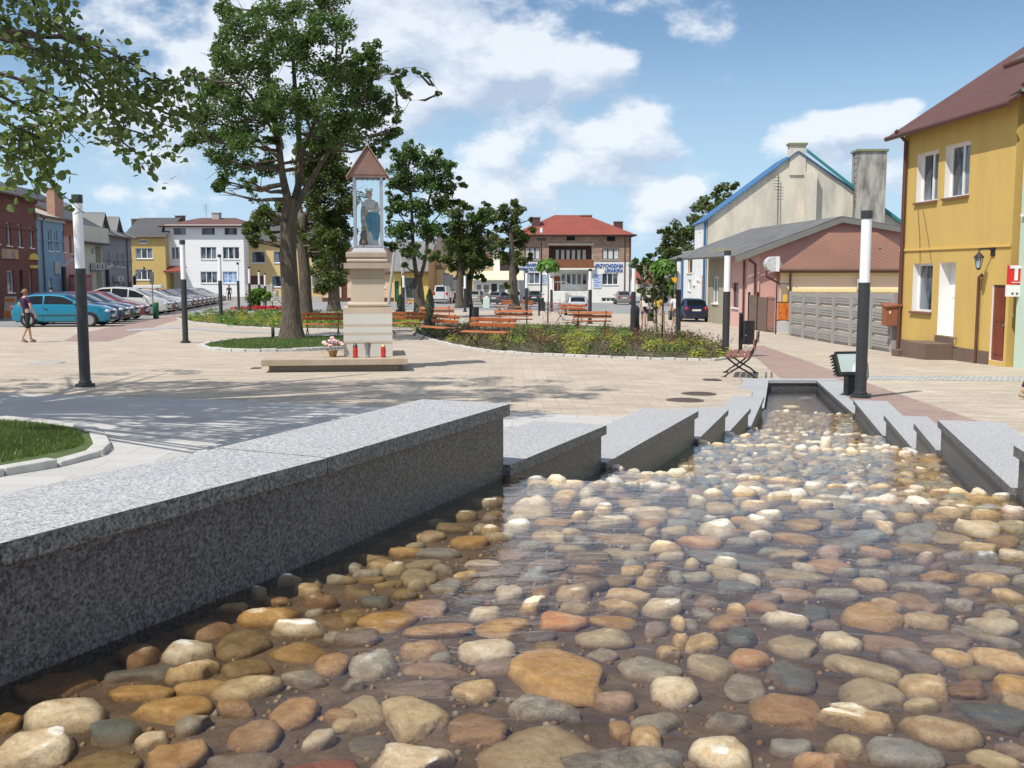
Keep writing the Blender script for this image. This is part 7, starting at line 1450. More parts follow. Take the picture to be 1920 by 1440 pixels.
for kd, m, nm in (('y', LFY, 'golden_shrub'), ('r', LFR, 'heather_plant'), ('g', LF3, 'green_perennial'), ('b', LF2, 'green_perennial')):
    PM[kd] = []
    for i in range(4): v, f = plant(kd, rng); o = np_mesh(nm, v, f, 4, m); PM[kd].append(o.data); bpy.data.objects.remove(o)
PN = {'y': ('golden_shrub', 'low rounded golden shrub in the {}', 'shrub', 'golden shrubs in the {}'), 'r': ('heather_plant', 'upright red brown spiky plant in the {}', 'plant', 'red brown plants in the {}'), 'g': ('green_perennial', 'loose bright green plant in the {}', 'plant', 'bright green plants in the {}'), 'b': ('green_perennial', 'loose dull green plant in the {}', 'plant', 'dull green plants in the {}')}
def noise_hash(x, y): return .5 + .25 * sin(3.1 * x + 1.7 * y) + .25 * sin(-2.3 * x + 4.1 * y + 1)
SC = []
def scatter(poly, n, kinds, place, gap, seed, sc_=1.0):
    rg = np.random.default_rng(seed); xs = [p[0] for p in poly]; ys = [p[1] for p in poly]; done = []; tr = 0
    while len(done) < n and tr < n * 60:
        tr += 1; x, y = rg.uniform(min(xs), max(xs)), rg.uniform(min(ys), max(ys))
        if not inpoly((x, y), poly) or any((x - a) ** 2 + (y - b) ** 2 < gap * gap for a, b in done): continue
        done.append((x, y)); kd = kinds[rg.integers(len(kinds))]; nm, lb, ct, gr = PN[kd]; o = bpy.data.objects.new(nm, PM[kd][rg.integers(4)]); COL.objects.link(o)
        o.location = (x, y, gz(x, y) + .02); k = rg.uniform(.85, 1.35) * sc_; o.scale = (k, k, k * rg.uniform(.6, .82)); o.rotation_euler = (0, 0, rg.uniform(0, 6.3)); tag(o, None, ct, gr.format(place)); SC.append((o, lb.split(' in the')[0], *project(x, y, gz(x, y))))
scatter(mainb, 210, 'yyyrrrgb', 'long planting bed', .33, 5, 1.12); scatter(leftb, 140, 'yyygbg', 'yellow flower bed', .45, 6, 1.35)
ZN = [(360, 'near the lamp at the tip of the yellow bed'), (400, 'left of the lamp in the yellow bed'), (440, 'right of the lamp in the yellow bed'), (490, 'left of the tallest trunk'), (570, 'beside the tallest trunk'), (640, 'under the bench left of the shrine'), (735, 'right behind the shrine'), (800, 'by the cypress tub'), (860, 'left of the nearest bench'), (905, 'behind the nearest bench seat'), (960, 'right of the nearest bench'), (1000, 'before the bench by the bin'), (1050, 'left of the ball headed tree'), (1100, 'before the middle far bench'), (1150, 'left of the round headed bollard'), (1200, 'by the round headed bollard'), (1250, 'by the staked young trees'), (1290, 'by the lamp with the heart sign'), (1335, 'right of the heart sign lamp'), (9999, 'by the end on bench')]
ZG = {}
for o, lb, px, py in SC:
    zn = next(n for x, n in ZN if px < x); ZG.setdefault((lb, zn), []).append((py, px, o))
NTH = ['nearest', 'second nearest', 'third nearest', 'fourth nearest', 'fifth nearest', 'sixth nearest', 'seventh nearest', 'eighth nearest', 'ninth nearest', 'tenth nearest', 'eleventh nearest', 'twelfth nearest', 'farthest', 'far', 'far off', 'hindmost', 'last but one', 'very last', 'extreme last']
for (lb, zn), v in ZG.items():
    v.sort(key=lambda q: -q[0])
    for i, (py, px, o) in enumerate(v): o['label'] = f'{lb} {zn}' + ('' if len(v) == 1 else f', {NTH[min(i, 18)]}')
# low leaf litter and creeping green between the shrubs, beyond counting
for poly, n, sd, mm in ((mainb, 9000, 3, LF2), (leftb, 9000, 4, LFY)):
    rg = np.random.default_rng(sd); pts = []
    xs = [p[0] for p in poly]; ys = [p[1] for p in poly]
    while len(pts) < n:
        x, y = rg.uniform(min(xs), max(xs)), rg.uniform(min(ys), max(ys))
        if inpoly((x, y), poly) and noise_hash(x, y) > .42: pts.append((x, y, gz(x, y) + .02 + rg.uniform(0, .14)))
    c = np.array(pts); nr = rg.normal(size=(n, 3)); nr[:, 2] += 1; nr /= np.linalg.norm(nr, axis=1)[:, None]; a = np.cross(nr, rg.normal(size=(n, 3))); a /= np.linalg.norm(a, axis=1)[:, None]; b = np.cross(nr, a); s_ = rg.uniform(.04, .08, (n, 1))
    o = np_mesh('ground_cover', np.stack([c - a * s_ * .5, c - b * s_ * .3, c + a * s_ * .5, c + b * s_ * .3], 1).reshape(-1, 3), np.arange(4 * n), 4, mm); tag(o, 'low creeping green between the bed plants', 'ground cover', kind='stuff')
sheet('back_lawn', gp((860, 614), (960, 616.5), (1080, 618.5), (1175, 622), (1190, 617), (1100, 611), (960, 608), (860, 607)), M_lawn, .03)
rf = gp((445, 579), (535, 579), (535, 583), (445, 583)); sheet('red_flower_strip', rf, M_soil, .02)
rng = np.random.default_rng(8); n = 900; cc2 = np.array([(rng.uniform(P(442, 500, 74).x, P(538, 500, 74).x), rng.uniform(72, 77), 0) for _ in range(n)]); cc2[:, 2] = [gz(x, y) + rng.uniform(.03, .13) for x, y, _ in cc2]; a = rng.normal(size=(n, 3)) * .06; b = rng.normal(size=(n, 3)) * .06
o = np_mesh('red_flowers', np.stack([cc2 - a, cc2 - b, cc2 + a, cc2 + b], 1).reshape(-1, 3), np.arange(4 * n), 4, plain('red_petals', (.50, .03, .04), .7)); tag(o, 'strip of red bedding flowers before the rubble wall', 'flowers', kind='stuff')
def shrub_at(px, py, r, n, leafm, lab, leaf=.3, hk=1.0):
    p = G(px, py); rng = np.random.default_rng(n); v, f = leaf_cloud([(0, 0, r * .5 * hk)], [r], [n], leaf, rng, .7 * hk); T = thing('bush', lab, 'bush', p); np_mesh('foliage', v, f, 4, leafm, T); mb = MB(); mb.tube([(0, 0, 0), (0, 0, r * .6)], [.05, .02], 5); mb.build('stem', M_bark, T, world=False)
shrub_at(480, 577, 1.1, 420, LF3, 'fresh green bush at the foot of the rubble wall', .5)
# potted cypresses
def cypress(px, py, top, lab, seed):
    p = G(px, py); h = P(px, top, p.y).z - p.z; T = thing('potted_cypress', lab, 'plant', p, 0, 'narrow cypresses in tubs'); mb = MB(); mb.lathe([(.20, 0), (.24, .50), (.25, .52), (.22, .525)], 16); mb.build('tub', M_lamp, T, 'auto', world=False)
    rng = np.random.default_rng(seed); n = 1500; z = rng.uniform(0, 1, n); r = .21 * np.sin(np.pi * np.clip(z * .9 + .08, 0, 1)) ** .7 * (1 - z * .35); a = rng.uniform(0, 6.3, n); c = np.stack([r * np.cos(a), r * np.sin(a), .48 + z * (h - .5)], 1); u = np.stack([np.cos(a) * .2, np.sin(a) * .2, np.ones(n)], 1) * rng.uniform(.04, .09, (n, 1)); w_ = np.stack([-np.sin(a), np.cos(a), 0 * a], 1) * .015
    np_mesh('foliage', np.stack([c - w_, c + u * .4 + w_ * .2 - w_, c + u, c + w_], 1).reshape(-1, 3), np.arange(4 * n), 4, LFG, T); mb = MB(); mb.tube([(0, 0, .4), (0, 0, h * .8)], [.03, .01], 6); mb.build('trunk', M_bark, T, world=False)
cypress(806, 620, 543, 'narrow cypress in a dark tub between the benches', 1); cypress(751, 600, 553, 'smaller narrow cypress in a tub just right of the shrine', 2)
# ------------------------------------------------------------------ cars
def interp(xs, ys, x): return float(np.interp(x, xs, ys))
CT = {   # body stations: x, top height; belt height; windscreen base/top, rear top/base in x (front is +x)
 'hatch': dict(L=4.0, W=1.68, top=[(-2.0, .50), (-1.98, .88), (-1.80, .97), (-1.50, 1.30), (-1.1, 1.37), (-.4, 1.39), (.15, 1.34), (.95, .97), (1.5, .88), (1.85, .76), (1.97, .62), (2.0, .45)], belt=.93, ws=(.90, .18), rs=(-1.76, -1.45), cab=(-1.62, .80), split=(-.62,), wh=(-1.22, 1.28)),
 'wagon': dict(L=4.4, W=1.70, top=[(-2.2, .50), (-2.18, .95), (-2.0, 1.32), (-1.6, 1.42), (-.5, 1.44), (.2, 1.38), (1.05, .98), (1.6, .88), (2.05, .74), (2.17, .6), (2.2, .45)], belt=.95, ws=(1.0, .22), rs=(-2.14, -1.98), cab=(-1.95, .9), split=(-1.05, -.15), wh=(-1.35, 1.38)),
 'sedan': dict(L=4.4, W=1.70, top=[(-2.2, .55), (-2.18, .92), (-1.6, .98), (-1.1, 1.32), (-.7, 1.39), (-.2, 1.40), (.25, 1.35), (1.05, .96), (1.6, .86), (2.05, .74), (2.17, .6), (2.2, .45)], belt=.93, ws=(1.0, .28), rs=(-1.55, -1.08), cab=(-1.35, .9), split=(-.25,), wh=(-1.35, 1.38)),
 'mpv': dict(L=4.3, W=1.76, top=[(-2.15, .55), (-2.13, 1.0), (-1.95, 1.42), (-1.5, 1.58), (-.7, 1.63), (0, 1.58), (.45, 1.45), (1.25, 1.05), (1.7, .92), (2.0, .76), (2.12, .62), (2.15, .45)], belt=1.0, ws=(1.2, .40), rs=(-2.08, -1.92), cab=(-1.85, 1.0), split=(-.9, .05), wh=(-1.3, 1.35)),
 'van': dict(L=4.1, W=1.74, top=[(-2.05, .55), (-2.04, 1.2), (-1.98, 1.76), (-1.5, 1.82), (-.3, 1.82), (.2, 1.74), (.55, 1.6), (1.2, 1.10), (1.6, .95), (1.9, .78), (2.02, .62), (2.05, .45)], belt=1.05, ws=(1.15, .55), rs=(-2.04, -1.99), cab=(-.2, 1.0), split=(), wh=(-1.25, 1.3))}
M_tyre = plain('tyre', (.015, .015, .016), .85); M_rim = plain('rim', (.42, .42, .43), .35, .2, metallic=.8); M_hl = plain('headlamp', (.70, .72, .74), .08, .3, 20); M_tl = plain('tail_lamp', (.45, .02, .02), .15, .2, 20); M_plate = plain('number_plate', (.72, .72, .68), .5, .1); M_trim = plain('black_trim', (.02, .02, .021), .6)
def paint(name, col, metal=.35):
    if name in MATS: return MATS[name]
    m, nt, b, o = newmat(name); b.inputs['Base Color'].default_value = c4(col); b.inputs['Metallic'].default_value = metal; b.inputs['Roughness'].default_value = .32; b.inputs['Coat Weight'].default_value = .8; b.inputs['Coat Roughness'].default_value = .04; MATS[name] = m; return m
M_carglass = plain('car_glass', (.012, .015, .017), .08, .3, 1, spec=.35)
def make_car(kind, mat, label, group):
    c = CT[kind]; tx = [p[0] for p in c['top']]; tz = [p[1] for p in c['top']]; Wd = c['W'] / 2; Lh = c['L'] / 2
    T = thing('parked_car', label, 'car', (0, 0, 0), 0, group)
    zt = lambda x: interp(tx, tz, x)
    wid = lambda x: Wd * (1 - .20 * min(1, abs(x) / Lh) ** 5 - .03 * (abs(x) / Lh) ** 2)
    roofm = max(tz)
    def sec(x):
        w_ = wid(x); t = zt(x); belt = min(c['belt'], t - .02); k = max(0, min(1, (t - c['belt']) / (roofm - c['belt']))); wt = w_ * (.93 - .20 * k)
        zs = .20 + (.06 if abs(x) > Lh * .93 else 0); hh = belt - zs
        return [(w_ * .86, zs), (w_ * .97, zs + hh * .10), (w_, zs + hh * .42), (w_ * .995, zs + hh * .62), (w_ * .955, belt - .0), (wt, max(belt + .005, t - .045)), (wt * .86, max(belt + .008, t - .006)), (wt * .4, t + .008), (0, t + .012)]
    xs = sorted(set([round(v, 3) for v in np.linspace(-Lh, Lh, 34)] + [round(v, 3) for v in tx]))
    vs = []; fs = []; n = 17
    for x in xs:
        s_ = sec(x); vs += [(x, -y, z) for y, z in s_] + [(x, y, z) for y, z in s_[:-1][::-1]]
    for i in range(len(xs) - 1):
        for j in range(n): fs.append((i * n + j, i * n + (j + 1) % n, (i + 1) * n + (j + 1) % n, (i + 1) * n + j))
    fs = [f[::-1] for f in fs]; fs += [tuple(range(n)), tuple((len(xs) - 1) * n + j for j in range(n - 1, -1, -1))]
    # wheel arches: faces round the wheels dropped to black recess drawn by wheel wells
    MB().add(vs, fs).build('body', mat, T, 'auto', world=False)
    def side(x, f, s):
        q = sec(x); a, b = q[4], q[5]; y = a[0] + (b[0] - a[0]) * f; z = a[1] + (b[1] - a[1]) * f; return (x, s * (y + .008), z)
    cuts = [c['cab'][0]] + list(c['split']) + [c['cab'][1]]
    for s in (-1, 1):
        for a, b in zip(cuts, cuts[1:]):
            g = .035; mb = MB(); X = np.linspace(a + g, b - g, 9); v = []
            for x in X:
                hi = .93; q = sec(x)
                v += [side(x, .08, s), side(x, hi if q[5][1] - q[4][1] > .12 else .1, s)]
            mb.add(v, [(2 * i, 2 * i + 2, 2 * i + 3, 2 * i + 1) if s < 0 else (2 * i, 2 * i + 1, 2 * i + 3, 2 * i + 2) for i in range(8)]); mb.build('side_window', M_carglass, T, world=False)
    def screen(xa, xb, name, sg):
        X = np.linspace(xa, xb, 7); v = []
        for x in X:
            q = sec(x)
            for y in (-.93, -.5, 0, .5, .93): yy = q[6][0] * y * .98; v.append((x + sg * .012, yy, zt(x) + .022 - .02 * abs(y)))
        f = [(i * 5 + j, i * 5 + j + 1, (i + 1) * 5 + j + 1, (i + 1) * 5 + j) for i in range(6) for j in range(4)]
        MB().add(v, f).build(name, M_carglass, T, True, world=False)
    screen(c['ws'][0], c['ws'][1], 'windscreen', 1); screen(c['rs'][0], c['rs'][1], 'rear_window', -1)
    for wx in c['wh']:
        for s in (-1, 1):
            y = s * (Wd - .10); w0 = MB(); Mx = Matrix.Rotation(R(90), 3, 'X'); w0.lathe([(.20, -.09), (.285, -.09), (.30, -.06), (.30, .06), (.285, .09), (.20, .09)], 20, (wx, y, .30), Mx); W_ = w0.build('wheel', M_tyre, T, 'auto', world=False)
            r0 = MB(); r0.lathe([(.20, .05), (.20, .092), (.17, .098), (.05, .092)] if s < 0 else [(.05, -.092), (.17, -.098), (.20, -.092), (.20, -.05)], 16, (wx, y, .30), Mx); r0.build('rim', M_rim, W_, world=False)
            a_ = MB(); pts = [(wx + .335 * cos(t), .30 + .335 * sin(t)) for t in np.linspace(-.25, pi + .25, 18)]
            yy = s * (Wd * 1.0 + .004)
            o_ = [(x, yy - s * .05 * max(0, (abs(x) / Lh) ** 4), z) for x, z in pts] + [(x, yy - s * .13, z) for x, z in pts]; k = len(pts)
            a_.add(o_, [tuple(range(k)), tuple(range(2 * k - 1, k - 1, -1))] + [(i, (i + 1) % k, k + (i + 1) % k, k + i) for i in range(k)]); a_.build('wheel_arch', M_trim, T, world=False)
            # bring the wheel in front of the arch plate
            W_.location = (0, s * .085, 0)
    e = wid(Lh * .94)
    for s in (-1, 1):
        mb = MB(); mb.ball((Lh - .10, s * (e - .20), .66), (.12, .20, .075), 10, 6); mb.build('headlight', M_hl, T, True, world=False)
        mb = MB(); mb.ball((-Lh + .05, s * (e - .12), .80 if kind != 'van' else 1.0), (.08, .12, .12 if kind != 'van' else .22), 8, 6); mb.build('taillight', M_tl, T, True, world=False)
        mb = MB(); mb.ball((c['ws'][0] - .20, s * (Wd + .06), c['belt'] + .06), (.06, .10, .065), 8, 6); mb.build('mirror', mat, T, True, world=False)
        for xx in c['split']:
            mb = MB(); mb.box((xx + .12, s * (wid(xx) * .995 + .012), c['belt'] - .17), (.16, .025, .03)); mb.build('door_handle', M_trim, T, world=False)
        mb = MB()
        for xx in list(c['split']) + [c['cab'][1] - .1]: q = sec(xx); mb.slab([(xx - .006, s * (q[2][0] + .003), q[1][1]), (xx + .006, s * (q[2][0] + .003), q[1][1]), (xx + .006, s * (q[4][0] + .006), q[4][1]), (xx - .006, s * (q[4][0] + .006), q[4][1])], .002)
        mb.build('door_seams', M_trim, T, world=False)
        mb = MB(); X = np.linspace(c['wh'][0] + .4, c['wh'][1] - .4, 6); [mb.box(((a + b) / 2, s * (wid((a + b) / 2) + .004), .50), (b - a + .001, .012, .035)) for a, b in zip(X, X[1:])]; mb.build('side_strip', M_trim, T, world=False)
    mb = MB(); mb.box((Lh - .015, 0, .36), (.05, e * 1.3, .12)); mb.box((Lh - .02, 0, .62), (.05, e * .75, .07)); mb.build('grille', M_trim, T, world=False)
    mb = MB(); mb.box((Lh + .015, 0, .46), (.02, .52, .11)); mb.build('front_plate', M_plate, T, world=False); mb = MB(); mb.box((-Lh - .008, 0, .72 if kind != 'van' else .62), (.02, .52, .11)); mb.build('rear_plate', M_plate, T, world=False)
    mb = MB(); mb.box((-Lh - .004, 0, .42), (.05, e * 1.9, .10)); mb.build('rear_bumper', M_trim if kind in ('hatch', 'van') else mat, T, world=False)
    return T
def put(o, x, y, hd, s=1.0, z=None): o.location = (x, y, gz(x, y) if z is None else z); o.rotation_euler = (0, 0, hd); o.scale = (s, s, s)
row = [(44.4, 'hatch', ('teal_paint', (.0, .19, .30)), 'bright teal hatchback, the nearest car of the parking row'), (47.3, 'wagon', ('navy_paint', (.02, .03, .07)), 'dark navy estate car right behind the teal hatchback'), (50.0, 'sedan', ('slate_paint', (.045, .06, .07)), 'dark slate grey car between the navy estate and the red car'), (52.7, 'wagon', ('red_paint', (.30, .02, .03)), 'dark red car, fourth in the parking row'),
 (60.3, 'mpv', ('cream_paint', (.66, .64, .58)), 'tall cream white people carrier in the middle of the parking row'), (63.2, 'hatch', ('maroon_paint', (.16, .03, .03)), 'maroon hatchback beyond the cream people carrier'), (66, 'sedan', ('silver_paint', (.42, .43, .44)), 'silver saloon beyond the maroon hatchback'), (69, 'wagon', ('white_paintc', (.72, .72, .70)), 'white estate car with a roof box in the parking row'), (71.8, 'hatch', ('black_paint', (.02, .02, .022)), 'black hatchback beyond the white estate car'),
 (74.5, 'wagon', ('scarlet_paint', (.36, .05, .03)), 'light red estate car far down the parking row'), (77.2, 'hatch', ('blue_paint', (.03, .06, .16)), 'dark blue hatchback far down the parking row'), (79.9, 'sedan', ('brown_paint', (.12, .04, .03)), 'brown red saloon far down the parking row'), (82.6, 'hatch', ('bottle_paint', (.02, .06, .045)), 'bottle green hatchback far down the parking row'), (85.3, 'sedan', ('ink_paint', (.025, .03, .06)), 'ink blue saloon, fourth from the far end of the parking row'), (88, 'hatch', ('silver_paint', (.42, .43, .44)), 'silver hatchback, third from the far end of the parking row'), (90.6, 'sedan', ('black_paint', (.02, .02, .022)), 'black saloon, last but one of the parking row'), (93.2, 'wagon', ('slate_paint', (.045, .06, .07)), 'slate grey estate car at the far end of the parking row')]
for d, k, (pn, pc), lab in row:
    T = make_car(k, paint(pn, pc), lab, 'cars in the parking row'); L2 = CT[k]['L'] / 2; xf = -17.15 - .177 * (d - 45); put(T, xf - L2, d, R(4))
    if 'roof box' in lab: mb = MB(); mb.bb((-1.3, -.4, 1.52), (.5, .4, 1.70)); mb.bb((-1.0, -.7, 1.45), (-.96, .7, 1.5)); mb.bb((.1, -.7, 1.45), (.14, .7, 1.5)); mb.build('roof_box', M_white, T, world=False, bev=.05)
def car_px(kind, pn, pc, px, d, hd, lab, s=1.0):
    T = make_car(kind, paint(pn, pc), lab, 'cars on the far side of the square'); x = P(px, 570, d).x; put(T, x, d, R(hd), s)
car_px('van', 'white_paintc', (.72, .72, .70), 832, 95, 85, 'small white van before the cream shop', .92)
car_px('wagon', 'champagne_paint', (.36, .34, .29), 893, 92.5, 86, 'champagne coloured car half behind a tree trunk by the kiosk', .85)
car_px('hatch', 'graphite_paint', (.12, .125, .13), 938, 91, 70, 'graphite hatchback in front of the kiosk', .8)
car_px('hatch', 'bottle_paint', (.02, .06, .045), 1003, 95, 86, 'dark green car parked below the left clinic windows', .85)
car_px('hatch', 'ice_paint', (.46, .50, .53), 1082, 62, 88, 'pale ice blue small car behind the benches, seen from the rear', .82)
car_px('sedan', 'warm_grey_paint', (.26, .25, .24), 1168, 99, 88, 'warm grey car at the right corner of the clinic', .9)
p = G(1302, 604); T = make_car('hatch', paint('deep_blue_paint', (.012, .025, .07)), 'deep blue hatchback seen from behind at the drab wall', 'cars on the far side of the square'); put(T, p.x, p.y + 1.8, R(94), .86)

# ------------------------------------------------------------------ people
def skin_mesh(name, J, E, Rr, mat, parent, sub=2):
    me = bpy.data.meshes.new(name); ks = list(J); me.from_pydata([J[k] for k in ks], [(ks.index(a), ks.index(b)) for a, b in E], []); o = bpy.data.objects.new(name, me); COL.objects.link(o)
    m = o.modifiers.new('s', 'SKIN'); sv = me.skin_vertices[0].data if me.skin_vertices else None
    if sv is None:
        bpy.context.view_layer.objects.active = o; sv = o.data.skin_vertices.new(name='skin').data if hasattr(o.data.skin_vertices, 'new') else None
    for i, k in enumerate(ks):
        r = Rr[k]; sv[i].radius = (r, r) if isinstance(r, (int, float)) else r; sv[i].use_root = (i == 0)
    m.use_smooth_shade = True; s = o.modifiers.new('d', 'SUBSURF'); s.levels = sub; s.render_levels = sub
    dg = bpy.context.evaluated_depsgraph_get(); dg.update(); me2 = bpy.data.meshes.new_from_object(o.evaluated_get(dg)); me2.name = name; bpy.data.objects.remove(o)
    me2.materials.clear(); me2.materials.append(mat); return link(bpy.data.objects.new(name, me2), parent)
M_sk = plain('skin', (.52, .32, .23), .55, .12, 6)
def person(label, loc, rz, h, top, bottom, hair, bl=.5, stride=.16, armpose=0, sleeves=.25, group=None, longhair=False):
    """a standing or walking figure facing -y; bl = where the legs' garment ends, as a share of leg length from the hip"""
    T = thing('person', label, 'person', loc, rz, group); k = h / 1.68
    J = dict(pel=(0, 0, .92), wai=(0, .01, 1.06), che=(0, .015, 1.24), sho=(0, .02, 1.36), nek=(0, .01, 1.45), hea=(0, -.01, 1.54), crn=(0, 0, 1.62))
    for s, n in ((-1, 'l'), (1, 'r')):
        st = stride * (1 if s > 0 else -1)
        J['hip' + n] = (s * .09, 0, .88); J['kne' + n] = (s * .095, -st * .55 - .03, .50); J['ank' + n] = (s * .085, -st * 1.05 + (.06 if st < 0 else 0), .09 + (.05 if st < 0 else 0)); J['toe' + n] = (s * .095, J['ank' + n][1] - .15, .035 + (.0 if st < 0 else 0))
        J['sh' + n] = (s * .165, .02, 1.35)
        if armpose and s > 0: J['el' + n] = (s * .25, .05, 1.13); J['wr' + n] = (s * .20, -.16, 1.16); J['ha' + n] = (s * .16, -.23, 1.20)
        else: J['el' + n] = (s * .23, .05 + st * .3, 1.10); J['wr' + n] = (s * .25, .0 + st * .7, .87); J['ha' + n] = (s * .25, -.01 + st * .75, .79)
    J = {a: tuple(c * k for c in v) for a, v in J.items()}
    E = [('pel', 'wai'), ('wai', 'che'), ('che', 'sho'), ('sho', 'nek'), ('nek', 'hea'), ('hea', 'crn')]
    Rr = dict(pel=.105, wai=.105, che=.125, sho=.09, nek=.048, hea=.082, crn=.065)
    for n in 'lr':
        E += [('pel', 'hip' + n), ('hip' + n, 'kne' + n), ('kne' + n, 'ank' + n), ('ank' + n, 'toe' + n), ('sho', 'sh' + n), ('sh' + n, 'el' + n), ('el' + n, 'wr' + n), ('wr' + n, 'ha' + n)]
        Rr.update({'hip' + n: .078, 'kne' + n: .055, 'ank' + n: .036, 'toe' + n: .03, 'sh' + n: .055, 'el' + n: .038, 'wr' + n: .026, 'ha' + n: .032})
    Rk = {a: r * k for a, r in Rr.items()}
    B = skin_mesh('body', J, E, Rk, M_sk, T)
    lerp = lambda a, b, f: tuple(J[a][i] * (1 - f) + J[b][i] * f for i in range(3))
    # top
    K = {a: J[a] for a in ('wai', 'che', 'sho')}; K['hem'] = tuple(J['pel'][i] for i in range(3)); E2 = [('wai', 'che'), ('che', 'sho'), ('wai', 'hem')]; R2 = dict(wai=.118 * k, che=.136 * k, sho=.098 * k, hem=.132 * k)
    for n in 'lr':
        K['sh' + n] = J['sh' + n]; K['sl' + n] = lerp('sh' + n, 'el' + n, sleeves * 2.2); E2 += [('sho', 'sh' + n), ('sh' + n, 'sl' + n)]; R2['sh' + n] = .066 * k; R2['sl' + n] = .058 * k
    skin_mesh('top', K, E2, R2, top, T)
    K = dict(pel=tuple(J['pel']), wst=tuple(c + (.08 * k if i == 2 else 0) for i, c in enumerate(J['pel']))); E2 = [('pel', 'wst')]; R2 = dict(pel=.118 * k, wst=.108 * k)
    for n in 'lr':
        K['hip' + n] = J['hip' + n]; f = bl * 2
        K['mid' + n] = lerp('hip' + n, 'kne' + n, min(1, f)); E2 += [('pel', 'hip' + n), ('hip' + n, 'mid' + n)]; R2['hip' + n] = .084 * k; R2['mid' + n] = .066 * k
        if f > 1: K['low' + n] = lerp('kne' + n, 'ank' + n, f - 1); E2.append(('mid' + n, 'low' + n)); R2['low' + n] = .055 * k
    skin_mesh('bottoms', K, E2, R2, bottom, T)
    c = J['hea']; mb = MB(); mb.ball((c[0], c[1] + .022 * k, c[2] + .028 * k), (.088 * k, .094 * k, .10 * k), 12, 9)
    if longhair: mb.tube([(c[0], c[1] + .07 * k, c[2]), (c[0], c[1] + .09 * k, c[2] - .12 * k), (c[0], c[1] + .08 * k, c[2] - .22 * k)], [.06 * k, .06 * k, .03 * k], 8)
    else: mb.ball((c[0], c[1] + .11 * k, c[2] + .02 * k), .042 * k, 8, 6)
    mb.build('hair', hair, T, True, world=False)
    mb = MB()
    for n in 'lr': a, b = Vector(J['ank' + n]), Vector(J['toe' + n]); mb.tube([(a.x, a.y + .03 * k, a.z - .055 * k), (b.x, b.y - .02 * k, b.z - .012 * k)], [.036 * k, .034 * k], 8)
    mb.build('shoes', plain('sandals', (.40, .30, .2), .7), T, True, world=False)
    for n, s in (('l', -1), ('r', 1)):   # fingers
        a, b = Vector(J['wr' + n]), Vector(J['ha' + n]); d = (b - a).normalized(); sx = Vector((0, 1, 0)) if abs(d.z) > .6 else Vector((0, 0, 1)); mb = MB()
        for i in range(4): o_ = b + sx * (i - 1.5) * .016 * k; mb.tube([o_, o_ + d * .035 * k, o_ + d * .06 * k + Vector((-s * .012, 0, 0)) * k], [.009 * k, .008 * k, .006 * k], 5)
        mb.tube([b - sx * .025 * k, b - sx * .045 * k + d * .02 * k], [.010 * k, .007 * k], 5); mb.build('fingers', M_sk, T, True, world=False)
    return T
M_h1 = plain('fair_hair', (.25, .15, .07), .7, .3, 20); M_h2 = plain('dark_hair', (.03, .02, .015), .6)
M_pur = plain('purple_cloth', (.035, .015, .055), .85); M_blk = plain('black_cloth', (.015, .015, .018), .85)
person('woman in purple T-shirt and black capri trousers walking away at the left', G(52, 642), R(150), 1.64, M_pur, M_blk, M_h1, .62, .17, 1)
wb = person('woman with white backpack, black top and short dark skirt walking away', G(1208, 617), R(178), 1.48, M_blk, plain('navy_cloth', (.02, .025, .06), .85), M_h2, .25, .12, 0, .05, 'people walking away near the clinic road', True)
t = thing('backpack', 'small white backpack on the back of the woman in black', 'bag', wb.location, R(178)); mb = MB(); mb.box((0, .17, 1.08), (.25, .12, .30)); mb.build('bag', M_white, t, world=False, bev=.04); mb = MB(); [mb.tube([(sx * .08, .12, 1.22), (sx * .10, .02, 1.30), (sx * .10, -.1, 1.22), (sx * .1, -.12, 1.08)], .014, 5) for sx in (-1, 1)]; mb.build('straps', M_white, t, world=False)
person('person in yellow top with bare legs walking away beside the sapling', G(1234, 612), R(172), 1.42, plain('yellow_cloth', (.62, .42, .05), .85), plain('pale_shorts', (.6, .55, .48), .85), M_h2, .22, .14, 0, .2, 'people walking away near the clinic road')
person('person in white top beside the blue hatchback, behind the lamp', G(1265, 612), R(175), 1.45, plain('white_cloth', (.72, .74, .76), .85), plain('denim', (.20, .12, .12), .85), M_h1, .5, .12, 0, .3, 'people walking away near the clinic road')
person('tiny far person in dark clothes at the corner of the white block', (P(430, 560, 99).x, 99, gz(-30, 99)), R(20), 1.7, plain('navy_cloth', (.02, .025, .06), .85), M_blk, M_h2, .9, .1, 0, .4)
person('passer-by in pink top mostly cut off by the right edge of the photo', G(1944, 748), R(100), 1.62, plain('pink_cloth', (.62, .22, .28), .85), M_pur, M_h2, .95, .26, 1, .4)
person('passer-by in dark jacket behind the teal hatchback', (P(97, 560, 50).x, 50, gz(-22, 50)), R(60), 1.7, M_blk, M_blk, M_h2, .9, .05, 0, .8)

